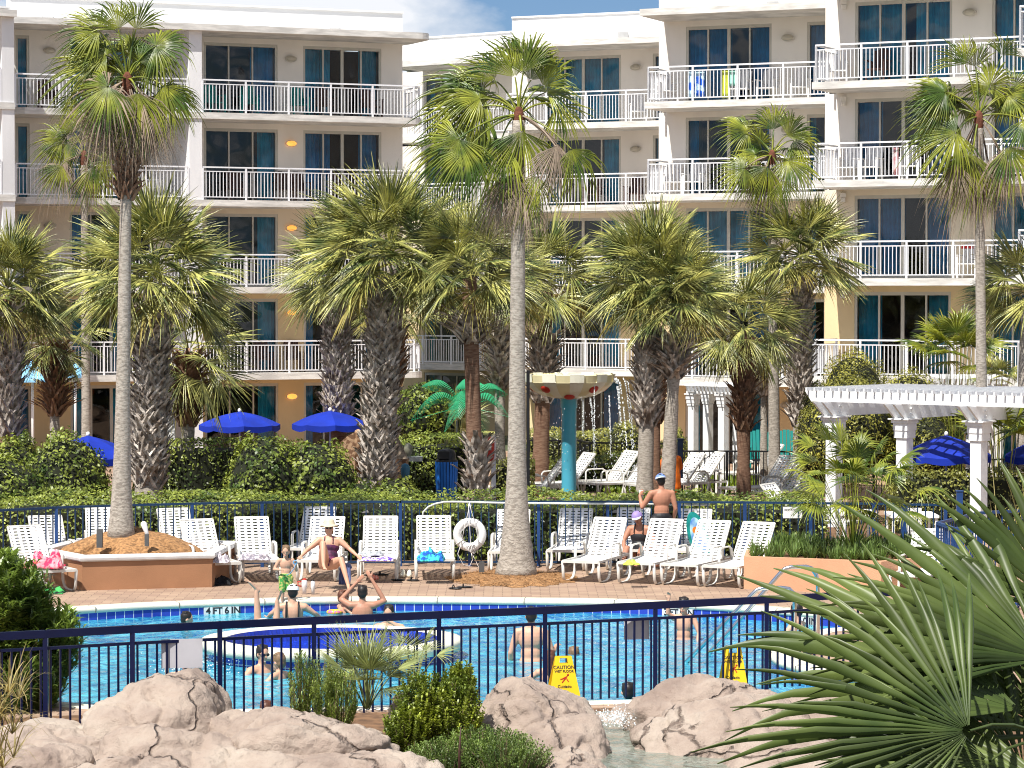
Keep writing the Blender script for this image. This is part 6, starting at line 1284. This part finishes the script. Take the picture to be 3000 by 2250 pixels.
tuftfield('ornamental_grass', 'fine tan grass plumes rising at the right edge above the large palmetto', [pt(rg.uniform(2930, 3060), rg.uniform(1650, 1900), 17 + rg.random()) for _ in range(7)], .95, .006, M_grass, 12, seed=9, spread=.55, up=1.0)
tuftfield('broad_leaf_plant', 'light green strap leaves between the blue fence and the large palmetto', [gz(rg.uniform(2690, 2860), rg.uniform(1840, 1980)) for _ in range(14)], 1.0, .06, plain('pale_strap_leaf', (0.33, 0.42, 0.14), .5, transl=.3), 12, seed=10, spread=.5)
# large palmetto close to the camera
rng = np.random.default_rng(88)
Yp = 14.0; sP = S(Yp); hp_ = pt(3150, 2240, Yp); t = thing('large_palmetto', 'large palmetto with long stiff blades filling the bottom right corner', 'palmetto', (hp_.x, Yp, 0)); nb = NB(); o3 = A3(t.location); H = A3(hp_)
for (x, y, ang, rr, sp_, nx, ny, nz_, dp) in ((2840, 2142, 165, 690, 1.35, .1, -.9, .45, -.7), (3060, 1930, 150, 720, .85, .2, -.75, .6, .3), (3130, 1800, 128, 560, .7, .3, -.8, .5, .7), (2990, 2080, 158, 860, .55, .0, -.6, .8, .2), (3100, 2150, 145, 780, .8, .0, -.7, .7, .5), (3080, 2300, 170, 800, .7, .1, -.6, .8, .0), (2900, 2230, 190, 520, .9, .1, -.9, .4, -.4), (3120, 2050, 112, 560, .7, .4, -.8, .3, .9), (3000, 2260, 120, 560, .9, .1, -.9, .4, .4)):
    hub = A3(pt(x, y, Yp + dp)); a = R(ang); ax = np.array([math.cos(a), .12, math.sin(a)]); petiole(nb, H, hub, .1, .03, .02); fan(nb, hub, ax, (nx, ny, nz_), rr / sP, n=int(25 * sp_), spread=sp_, split=.55, droop=.12, fold=.10, wmul=1.0, tipj=.16, pleat=1.15, jit=.03)
nb.build('fronds', M_big, t, o3); trunk(t, Vector((hp_.x, Yp, 0)), hp_, .16, .14, M_tr2)
m = MB(); m.tube([pt(995 + 350, 2300, 24), pt(1346, 2200, 24), pt(1350, 2130, 24)], [.012, .012, .004], 6); tag(m.build('bare_plant', M_dkwood), 'thin dark bare stem rising in front of the juniper', 'plant')
# ---------------- people ----------------
STAND = dict(pel=(0, 0, .95), wai=(0, 0, 1.10), che=(0, .0, 1.30), nek=(0, -.01, 1.47), hed=(0, .015, 1.64), shL=(-.19, 0, 1.41), shR=(.19, 0, 1.41), elL=(-.25, -.02, 1.12), elR=(.25, -.02, 1.12), wrL=(-.26, .06, .87), wrR=(.26, .06, .87),
             hiL=(-.095, 0, .92), hiR=(.095, 0, .92), knL=(-.10, .02, .50), knR=(.10, .02, .50), anL=(-.10, -.03, .09), anR=(.10, -.03, .09), toL=(-.13, .14, .035), toR=(.13, .14, .035), haL=None, haR=None)
def remesh(o, vox, it=5):
    m = o.modifiers.new('join', 'REMESH'); m.mode = 'VOXEL'; m.voxel_size = vox; m.use_smooth_shade = True
    s = o.modifiers.new('soften', 'SMOOTH'); s.iterations = it; s.factor = .5
    bpy.context.view_layer.update(); dg = bpy.context.evaluated_depsgraph_get(); me = bpy.data.meshes.new_from_object(o.evaluated_get(dg)); o.modifiers.clear(); old = o.data; mt = old.materials[0]; o.data = me; me.name = o.name
    if not me.materials: me.materials.append(mt)
    me.polygons.foreach_set('use_smooth', [True] * len(me.polygons)); return o
def person(label, loc, rz, J, skin=M_skin, k=1.0, w=1.0, parts=('torso', 'arms', 'legs', 'head'), hair=None, hairlen=.0, cap=None, suit=None, shorts=None, hat=None, glasses=None, face=True, flex=.35, headdir=(0, 1, 0), vox=.011, bald=False, group=None, straps=None, top=None, hs=1.0):
    P = {a: (Vector(b) if b is not None else None) for a, b in {**STAND, **J}.items()}; t = thing('person', label, 'person', loc, rz, group); t.scale = (k, k, k); b = MB(); up = (P['hed'] - P['nek']).normalized(); fd = Vector(headdir).normalized(); fd = (fd - up * fd.dot(up)).normalized(); rt = fd.cross(up); up = up * hs; fd = fd * hs; rt = rt * hs; Mh = Matrix((rt, fd, up)).transposed()
    ch, pe, wa, nk, hd = P['che'], P['pel'], P['wai'], P['nek'], P['hed']; sx = (P['shR'] - P['shL']).normalized()
    def ov(mb, c, rx, ry, rz_, axis):  # ellipsoid aligned to shoulders and spine
        z = axis.normalized(); x = (sx - z * sx.dot(z)).normalized(); mb.ell(c, (rx, ry, rz_), 14, 10, Matrix((x, z.cross(x), z)).transposed())
    def torso(mb, g=0.0):
        ov(mb, ch + (nk - ch) * .05, .165 * w + g, .105 * w + g, .19, nk - ch); ov(mb, wa, .135 * w + g, .095 * w + g, .17, ch - pe); ov(mb, pe + (wa - pe) * .1, .155 * w + g, .11 * w + g, .15, wa - pe)
    if 'torso' in parts:
        torso(b); b.capsule(P['shL'], .062, P['shR'], .062); b.capsule(ch + (nk - ch) * .5, .085, nk + up * .03, .058); 
        for s in ('L', 'R'): b.capsule(nk - up * .01, .05, P['sh' + s], .058)
    if 'head' in parts:
        b.capsule(nk - up * .03, .056, hd - up * .05, .054); b.ell(hd + up * .02, (.076, .095, .105), 16, 12, Mh); b.ell(hd - up * .045 + fd * .022, (.055, .066, .062), 12, 8, Mh)
        b.capsule(hd + fd * .088 + up * .0, .009, hd + fd * .108 - up * .028, .014, 8); b.ell(hd + fd * .076 - up * .062, (.028, .02, .012), 10, 6, Mh); b.ell(hd + fd * .07 - up * .092, (.026, .022, .02), 10, 6, Mh); b.ell(hd + fd * .080 + up * .028, (.055, .016, .012), 10, 6, Mh)
        for s in (-1, 1): b.ell(hd + rt * .078 * s - up * .01, (.012, .022, .032), 8, 6, Mh)
    hands = []
    if 'arms' in parts:
        for s in ('L', 'R'):
            a, e, h = P['sh' + s], P['el' + s], P['wr' + s]
            if e is None: continue
            b.capsule(a, .055 * w, a.lerp(e, .45), .050 * w); b.capsule(a.lerp(e, .45), .050 * w, e, .040); b.capsule(e, .041, e.lerp(h, .35), .042); b.capsule(e.lerp(h, .35), .042, h, .027)
            d = (h - e).normalized() if P['ha' + s] is None else Vector(P['ha' + s]).normalized(); sd = d.cross(Vector((0.2, 1, .1))).normalized(); nn = sd.cross(d); c = h + d * .05; Mx = Matrix((sd, nn, d)).transposed(); b.ell(c, (.042, .018, .052), 10, 8, Mx)
            for f in range(4):
                o_ = sd * (-.030 + .020 * f); l = (.065, .078, .075, .058)[f]; k1 = c + d * .042 + o_; k2 = k1 + d * l * .5 + nn * l * flex * .5; k3 = k2 + d * l * .4 + nn * l * flex; b.capsule(k1, .0105, k2, .010, 8); b.capsule(k2, .010, k3, .0085, 8)
            th = c - sd * .036 - d * .015; b.capsule(th, .012, th - sd * .025 + d * .035 + nn * .012, .011, 8); b.capsule(th - sd * .025 + d * .035 + nn * .012, .011, th - sd * .026 + d * .062 + nn * .022, .009, 8)
    if 'legs' in parts:
        for s in ('L', 'R'):
            a, e, h, to = P['hi' + s], P['kn' + s], P['an' + s], P['to' + s]
            if e is None: continue
            b.capsule(a, .092 * w, a.lerp(e, .5), .078 * w); b.capsule(a.lerp(e, .5), .078 * w, e, .055); b.capsule(e, .055, e.lerp(h, .3), .057); b.capsule(e.lerp(h, .3), .057, h, .036)
            if to is not None:
                d = (to - h).normalized(); heel = h - d * .045 + (h - e).normalized() * .03; b.capsule(heel, .034, to, .026); b.capsule(h, .036, to, .022); q = d.cross((e - h).normalized()).normalized()
                for f in range(5): b.capsule(to + q * (-.028 + .014 * f), .011, to + q * (-.032 + .016 * f) + d * (.055 - .006 * f), .009, 6)
    body = b.build('body', skin, t); remesh(body, vox)
    if 'head' in parts:
        if face and not glasses:
            e = MB()
            for s in (-1, 1): e.ell(hd + fd * .083 + rt * .03 * s + up * .006, (.013, .008, .006), 8, 6, Mh)
            e.build('eyes', mat('eye_dark', (0.03, 0.02, 0.015), 0.3), t)
            e = MB(); e.ell(hd + fd * .092 - up * .062, (.024, .008, .006), 8, 6, Mh); e.build('lips', mat('lip_colour', (0.42, 0.14, 0.11), 0.5), t)
        if glasses:
            e = MB()
            for s in (-1, 1): e.ell(hd + fd * .090 + rt * .032 * s + up * .006, (.028, .010, .020), 10, 6, Mh); e.tube([hd + fd * .088 + rt * .058 * s + up * .010, hd + rt * .084 * s + up * .008], .004, 5)
            e.tube([hd + fd * .095 - rt * .02 + up * .01, hd + fd * .095 + rt * .02 + up * .01], .004, 5); e.build('glasses', glasses, t)
        if hair:
            h = MB(); h.ell(hd + up * .038 - fd * .016, (.086, .100, .100), 16, 12, Mh); h.ell(hd - fd * .045 - up * .01, (.078, .062, .085), 14, 10, Mh)
            for q in range(16): a = q * 2.4; h.ell(hd + up * (.09 + .02 * math.sin(q * 3)) - fd * (.02 + .05 * math.cos(a)) + rt * .055 * math.sin(a), (.026, .03, .018), 8, 6, Mh)
            if hairlen: h.capsule(hd - fd * .07, .062, hd - fd * .085 - up * hairlen, .045); h.capsule(hd - fd * .05 + rt * .05, .035, hd - fd * .06 + rt * .055 - up * hairlen * .9, .025); h.capsule(hd - fd * .05 - rt * .05, .035, hd - fd * .06 - rt * .055 - up * hairlen * .9, .025)
            ho = h.build('hair', hair, t); remesh(ho, .009, 2)
        if cap:
            c = MB(); Mc = Mh; cc = hd + up * .055; rings = []
            n = 20; vs = []
            for j in range(6):
                ph = j / 5 * math.pi / 2
                for i in range(n): a = 2 * math.pi * i / n; vs.append(cc + Mc @ Vector((.104 * math.cos(a) * math.cos(ph), .122 * math.sin(a) * math.cos(ph), .105 * math.sin(ph) - .018)))
            c.add(vs, [(j * n + i, j * n + (i + 1) % n, (j + 1) * n + (i + 1) % n, (j + 1) * n + i) for j in range(5) for i in range(n)], True); c.ell(cc + up * .088, (.012, .012, .006), 8, 4, Mc)
            co = c.build('cap', cap[0], t); bd = MB(); f2 = fd if cap[2] > 0 else -fd; Mb = Matrix((rt * (1 if cap[2] > 0 else -1), f2, up)).transposed()
            vs = []
            for i in range(9): a = math.pi * i / 8; vs += [cc + Mb @ Vector((.09 * math.cos(a), .09 + 0 * math.sin(a) - .06 * abs(math.cos(a)), -.004)), cc + Mb @ Vector((.085 * math.cos(a), .085 + .095 * math.sin(a), -.022))]
            bd.add(vs, [(2 * i, 2 * i + 2, 2 * i + 3, 2 * i + 1) for i in range(8)], True); bd.add([v + up * .008 for v in vs], [(2 * i, 2 * i + 1, 2 * i + 3, 2 * i + 2) for i in range(8)], True); bd.build('brim', cap[1], t)
            if len(cap) > 3: bk = MB(); bk.torus(cc - fd * .0 - up * .004, .1, .012, Mc @ Matrix.Diagonal((.95, 1.12, 1)).to_3x3(), 24, 6); bk.build('cap_band', cap[3], t)
        if hat:
            c = MB(); cc = hd + up * .068; prof = [(.180, -.030), (.165, -.012), (.13, .0), (.112, .022), (.105, .075), (.085, .112), (.04, .125), (0, .127)]; n = 26; vs = []
            for j, (r, z) in enumerate(prof):
                for i in range(n): a = 2 * math.pi * i / n; vs.append(cc + Mh @ Vector((r * math.cos(a), r * 1.08 * math.sin(a), z + (.012 * math.sin(3 * a) if j < 2 else 0))))
            c.add(vs, [(j * n + i, j * n + (i + 1) % n, (j + 1) * n + (i + 1) % n, (j + 1) * n + i) for j in range(len(prof) - 1) for i in range(n)], True); ho = c.build('sun_hat', hat, t); s_ = ho.modifiers.new('thickness', 'SOLIDIFY'); s_.thickness = .006
    if suit:
        m = MB(); g = .012; ov(m, wa, .135 * w + g, .095 * w + g, .17, ch - pe); ov(m, pe + (wa - pe) * .1, .155 * w + g, .11 * w + g, .14, wa - pe); ov(m, ch - (nk - ch) * .15, .155 * w + g, .105 * w + g, .14, nk - ch)
        for s in ('L', 'R'): q = P['hi' + s]; m.capsule(pe, .12, q.lerp(P['kn' + s] if P['kn' + s] else q, .12), .088)
        for s in (-1, 1):
            x = sx * .085 * s; z = (nk - ch).normalized(); f = z.cross(sx) * -1; f = sx.cross(z) * -1
            m.tube([ch + x + z * .05 + f * .115, ch + x * .95 + z * .15 + f * .09, ch + x * .9 + z * .205, ch + x * .9 + z * .15 - f * .10, ch + x + z * .05 - f * .12], .014, 6)
        so_ = m.build('swimsuit', suit, t); remesh(so_, .010, 3)
    if straps:
        m = MB(); z = (nk - ch).normalized(); f = sx.cross(z) * -1
        for s in (-1, 1): x = sx * .10 * s; m.tube([ch + x - z * .20 + f * -.125, ch + x * 1.0 + z * .0 - f * .125, ch + x + z * .12 - f * .10, ch + x * .95 + z * .19 - f * .02, ch + x + z * .12 + f * .10], .016, 6)
        m.build('straps', straps, t)
    if shorts:
        m = MB(); g = .016; ov(m, pe + (wa - pe) * .12, .155 * w + g, .11 * w + g, .12, wa - pe)
        for s in ('L', 'R'): q, e = P['hi' + s], P['kn' + s]; m.capsule(pe, .13, q, .11 * w); m.capsule((q + pe) * .5 - Vector((0, 0, .06)), .09, q, .1); m.capsule(q, .105 * w, q.lerp(e, shorts[1]), .092 * w)
        so_ = m.build('swim_shorts', shorts[0], t); remesh(so_, .011, 3)
    return t, P
black = mat('black_swimwear', (0.012, 0.012, 0.016), 0.6); capblue = plain('cap_blue', (0.16, 0.26, 0.62)); capwhite = plain('cap_white', (0.78, 0.78, 0.76))
def ground(x, y): return gz(x, y)
# man standing behind the loungers, seen from the back
p = gz(1938, 1666); t, P = person('shirtless man in a blue cap and black shorts standing behind the loungers', p, R(8), dict(shL=(-.195, 0, 1.41), shR=(.195, 0, 1.41), elL=(-.36, .04, 1.15), wrL=(-.38, .2, 1.36), elR=(.26, -.03, 1.12), wrR=(.25, .08, .93), haL=(.4, .3, .5), hed=(-.01, .03, 1.64)), M_skin2, .985, 1.08, hair=M_hairb, cap=(capblue, capwhite, -1, capwhite), shorts=(black, .85), face=True)
mb = MB(); mb.lathe([(0, -.06), (.034, -.06), (.04, .09), (.0, .095)], 14); o = mb.build('paper_cup', plain('cup_white', (0.8, 0.8, 0.8))); q = t.matrix_basis @ Vector((-.34, .28, 1.36)); o.location = q; tag(o, 'white drink cup held by the standing man', 'cup')
# woman in sun hat on lounger
lo = gz(958, 1665, .40); base = Vector((lo.x, lo.y, 0))
person('woman in a beige sun hat, sunglasses and purple swimsuit sitting with one knee raised', Vector((lo.x, lo.y + .45, .0)), R(180), dict(pel=(0, 0, .50), wai=(0, -.07, .64), che=(0, -.13, .83), nek=(0, -.14, 1.0), hed=(0, -.155, 1.17), shL=(-.185, -.13, .95), shR=(.185, -.13, .95), elR=(.42, -.02, .76), wrR=(.52, .18, .66), elL=(-.40, -.05, .78), wrL=(-.56, .1, .66), hiL=(-.10, .03, .49), hiR=(.09, .03, .49), knR=(.08, .42, .93), anR=(.06, .62, .53), toR=(.02, .80, .48), knL=(-.27, .45, .62), anL=(-.42, .68, .14), toL=(-.44, .84, .06)), M_skin, .88, 1.25, hair=mat('blond_hair', (0.34, 0.17, 0.07), 0.6), hairlen=.10, hat=plain('hat_beige', (0.62, 0.53, 0.36)), glasses=M_blk, suit=mat('purple_swimsuit', (0.16, 0.02, 0.09), 0.6, 0.2, 9, col2=(0.03, 0.01, 0.03)))
# woman in black with visor
lo = gz(1868, 1648, .40)
person('woman in a black swimsuit and visor sitting behind a tilted lounger', Vector((pt(1872, 1600, 51.9).x, 51.9, -.24)), R(165), dict(pel=(0, 0, .50), wai=(0, -.03, .66), che=(0, -.06, .86), nek=(0, -.06, 1.03), hed=(.03, -.01, 1.18), shL=(-.185, -.06, .98), shR=(.185, -.06, .98), elL=(-.30, .03, .74), wrL=(-.22, .25, .62), elR=(.28, .05, .76), wrR=(.22, .25, .62), hiL=(-.10, .05, .49), hiR=(.10, .05, .49), knL=(-.14, .40, .66), anL=(-.14, .78, .42), toL=(-.14, .90, .40), knR=(.14, .40, .66), anR=(.14, .78, .42), toR=(.14, .90, .40)), M_skin2, 1.0, 1.08, hair=M_hairb, cap=(plain('visor_purple', (0.30, 0.22, 0.5)), capwhite, 1), suit=black)
# toddler on the pool edge
p = gz(838, 1757); grn = mat('green_floral_shorts', (0.05, 0.28, 0.05), 0.7, 0.2, 30, col2=(0.45, 0.42, 0.12), ramp=(.45, .55))
t, P = person('small boy in green patterned swim shorts standing on the pool edge', Vector((p.x, p.y - .02, -.17)), R(186), dict(hed=(0, .04, 1.66), nek=(0, 0, 1.44), elR=(.33, .02, 1.16), wrR=(.16, .18, 1.16), elL=(-.30, .04, 1.12), wrL=(-.28, .2, 1.30), haL=(0, .5, .8), knR=(.1, .03, .5), hiL=(-.1, 0, .9)), M_skin, .585, 1.08, hair=M_hairl, shorts=(grn, .8), headdir=(.15, 1, -.5), vox=.013, hs=1.4)
mb = MB(); a = t.matrix_basis @ Vector((-.27, .28, 1.34)); mb.tube([Vector((0, 0, 0)), Vector((-.02, -.02, -.07)), Vector((-.09, -.03, -.16)), Vector((-.15, -.02, -.19))], .012, 6, flat=.5); mb.torus((-.01, 0, .02), .03, .008, Matrix.Rotation(R(90), 3, 'X'), 14, 5); o = mb.build('goggle_strap', plain('goggle_blue', (0.12, 0.36, 0.62))); o.location = a; tag(o, 'blue goggle strap held by the small boy', 'goggles')
def swimmer(x, ywater, label, rz, J=None, dz=1.30, k=1.0, **kw):
    """body standing in the water; dz = height on the body (m) at the waterline"""
    p = gz(x, ywater, WZ); return person(label, Vector((p.x, p.y, WZ - dz * k)), R(rz), J or {}, k=k, **kw)
up_arm = dict(elL=(-.34, .06, 1.30), wrL=(-.42, .2, 1.22), elR=(.34, .06, 1.30), wrR=(.42, .2, 1.22))
TA = ('torso', 'arms', 'head'); TH = ('torso', 'head')
swimmer(858, 1812, 'woman in a white cap and black straps seen from behind in the water', 0, up_arm, dz=1.22, w=1.05, parts=TA, hair=M_hairb, cap=(capwhite, capwhite, 1), straps=black)
swimmer(545, 1829, 'wet-haired boy facing right alone in the left of the pool', -80, up_arm, dz=1.55, k=.95, parts=TH, hair=M_hairb)
swimmer(1062, 1798, 'dark-haired man seen from behind with both arms raised at the pool wall', 0, dict(elL=(-.36, .10, 1.52), wrL=(-.10, .12, 1.80), elR=(.36, .08, 1.50), wrR=(.14, .14, 1.86), shL=(-.19, 0, 1.44), shR=(.19, 0, 1.44)), dz=1.30, w=1.08, parts=TA, skin=M_skin2, hair=M_hairb)
swimmer(1005, 1794, 'young child with brown hair and bright floaties beside the man with raised arms', -60, up_arm, dz=1.30, k=.72, parts=TA, hair=M_hairr, hs=1.35)
mb = MB(); mb.torus((0, 0, 0), .10, .035, None, 18, 8); o = mb.build('pool_float', mat('float_colours', (0.8, 0.5, 0.02), 0.4, 0.2, 18, col2=(0.75, 0.15, 0.3), ramp=(.48, .52))); o.location = gz(980, 1793, WZ + .02); tag(o, 'small yellow and pink arm float beside the child', 'float')
swimmer(1140, 1836, 'dark wet-haired woman looking over the far rim of the spa ring', 170, dict(elL=(-.3, .1, 1.35), wrL=(-.05, .15, 1.52), elR=(.34, .06, 1.30), wrR=(.42, .2, 1.22)), dz=1.42, parts=TA, hair=M_hairb, hairlen=.12)
swimmer(1556, 1936, 'broad-backed man in a dark cap standing waist deep right of the spa ring', -4, dict(elL=(-.29, -.02, 1.12), wrL=(-.30, .10, .90), elR=(.30, .02, 1.12), wrR=(.34, .25, 1.18)), dz=1.0, w=1.15, parts=TA, skin=M_skin, hair=M_hairb, cap=(M_blk, M_blk, 1))
swimmer(1681, 1916, 'brown-haired head half under water right of the broad-backed man', 0, up_arm, dz=1.66, parts=TH, hair=M_hairl)
swimmer(1612, 1990, 'person with long auburn hair partly behind the left yellow sign', 5, up_arm, dz=1.30, k=.85, parts=TA, hair=M_hairr, hairlen=.28)
swimmer(1840, 2046, 'black-haired head at the near pool edge right of centre', 10, up_arm, dz=1.56, parts=TH, hair=M_hairb)
swimmer(768, 1970, 'dark-haired man with goggles leaning back in front of the spa ring', 215, up_arm, dz=1.38, parts=TA, hair=M_hairb, glasses=M_blk)
swimmer(818, 1988, 'child with blue goggles beside the man in front of the spa ring', 60, up_arm, dz=1.36, k=.8, parts=TA, hair=M_hairl, hs=1.25, glasses=mat('goggle_bright_blue', (0.02, 0.12, 0.6), 0.3))
swimmer(545, 1985, 'child splashing behind the larger grey sign', 170, dict(elL=(-.34, .06, 1.40), wrL=(-.3, .2, 1.6), elR=(.34, .06, 1.40), wrR=(.3, .2, 1.6)), dz=1.36, k=.75, parts=TA, hair=M_hairl, hs=1.3)
swimmer(780, 2082, 'reddish-haired head at the near edge left of the feathery shrub', 0, up_arm, dz=1.64, parts=TH, hair=M_hairr)
swimmer(2003, 1872, 'boy with one arm raised behind the smaller grey sign', 165, dict(elR=(.28, .10, 1.50), wrR=(.26, .12, 1.75), elL=(-.30, .05, 1.15), wrL=(-.3, .2, .95)), dz=1.02, k=.82, parts=TA, hair=M_hairb, hs=1.25)
swimmer(2335, 1842, 'person with green goggles and dark hair by the steel rails', 60, up_arm, dz=1.36, parts=TA, hair=M_hairb, glasses=mat('goggle_green', (0.1, 0.6, 0.1), 0.3))
swimmer(2478, 1826, 'man in a grey cap leaning on the far curve of the pool wall', 175, dict(elL=(-.40, .05, 1.42), wrL=(-.5, -.1, 1.40), elR=(.40, .05, 1.42), wrR=(.5, -.1, 1.40)), dz=1.40, parts=TA, hair=M_hairb, cap=(plain('cap_grey', (0.3, 0.32, 0.26)), plain('cap_grey', (0.3, 0.32, 0.26)), 1), glasses=M_blk)
sm = NB(); P_ = A3(gz(548, 1975, WZ)) + rng.normal(0, 1, (700, 3)) * np.array([.26, .3, .10]) + np.array([.1, 0, .1]); P_ = P_[P_[:, 2] > WZ]; leafcards(sm, P_, rng.normal(0, 1, (len(P_), 3)), .022, .018); tag(sm.build('water_splash', M_fall), 'white splash round the child behind the grey sign', kind='stuff')
o = MB().ell((0, 0, 0), (.16, .3, .03), 16, 6).build('swim_float', mat('float_green', (0.12, 0.6, 0.3), 0.4)); o.location = gz(505, 2012, WZ + .02); tag(o, 'green float on the water below the grey sign', 'float')
# hand-stander: only the legs show
p = gz(778, 1822, WZ)
t = thing('person', 'person doing a handstand under water with two bare legs sticking up', 'person', (p.x, p.y, WZ)); b = MB()
for (x0, dx, yy, h, sg) in ((-.12, -.06, 0, .55, -1), (.16, .05, .12, .38, 1)):
    hip = Vector((x0 * .6, yy, -.45)); kn = Vector((x0, yy, -.05 if sg < 0 else -.12)); an = Vector((x0 + dx * .4, yy, h - .04)); to = an + Vector((-.10 if sg < 0 else .06, -.06, .13)); b.capsule(hip, .088, kn, .058); b.capsule(kn, .06, kn.lerp(an, .35), .058); b.capsule(kn.lerp(an, .35), .058, an, .034); d = (to - an).normalized(); b.capsule(an - d * .04 + Vector((.01, 0, .02)), .032, to, .026); q = Vector((0, 1, 0)).cross(d).normalized() if False else Vector((.6, .8, 0))
    for f in range(5): b.capsule(to + q * (-.026 + .013 * f), .010, to + q * (-.03 + .015 * f) + d * (.05 - .005 * f), .008, 6)
b.capsule(Vector((-.1, 0, -.45)), .12, Vector((.1, .05, -.45)), .12); b.capsule(Vector((0, 0, -.5)), .13, Vector((.05, .05, -1.0)), .14); remesh(b.build('body', M_skin, t), .011)
o = MB().ell((0, 0, 0), (.2, .12, .08), 14, 8); o = o.build('swim_shorts', plain('pale_shorts', (0.72, 0.73, 0.68)), t); o.location = (-.06, -.02, -.02)
# person in orange behind the leaning trunk
org_ = mat('orange_robe', (0.82, 0.17, 0.01), 0.8, 0.15, 6, 0.3, 20); p = gz(1972, 1480)
t, P = person('person in a bright orange cover-up bending behind the leaning trunk', Vector((p.x, p.y, 0)), R(30), dict(hed=(-.12, .25, 1.30), nek=(-.05, .12, 1.22), che=(0, .05, 1.10), shL=(-.19, .08, 1.18), shR=(.19, .08, 1.18), elL=(-.30, .15, .95), wrL=(-.34, .32, .8), elR=(.27, .1, .92), wrR=(.28, .25, .75), wai=(0, 0, 1.02)), M_skin, .95, 1.0, hair=M_hairl)
m = MB(); m.capsule((0, 0, .62), .20, (0, .06, 1.12), .19); m.capsule((-.2, .08, 1.16), .09, (-.29, .14, .97), .09); m.capsule((.2, .08, 1.16), .09, (.27, .11, .95), .085); m.capsule((0, 0, .45), .21, (0, 0, .7), .19); remesh(m.build('cover_up', org_, t), .014, 3)
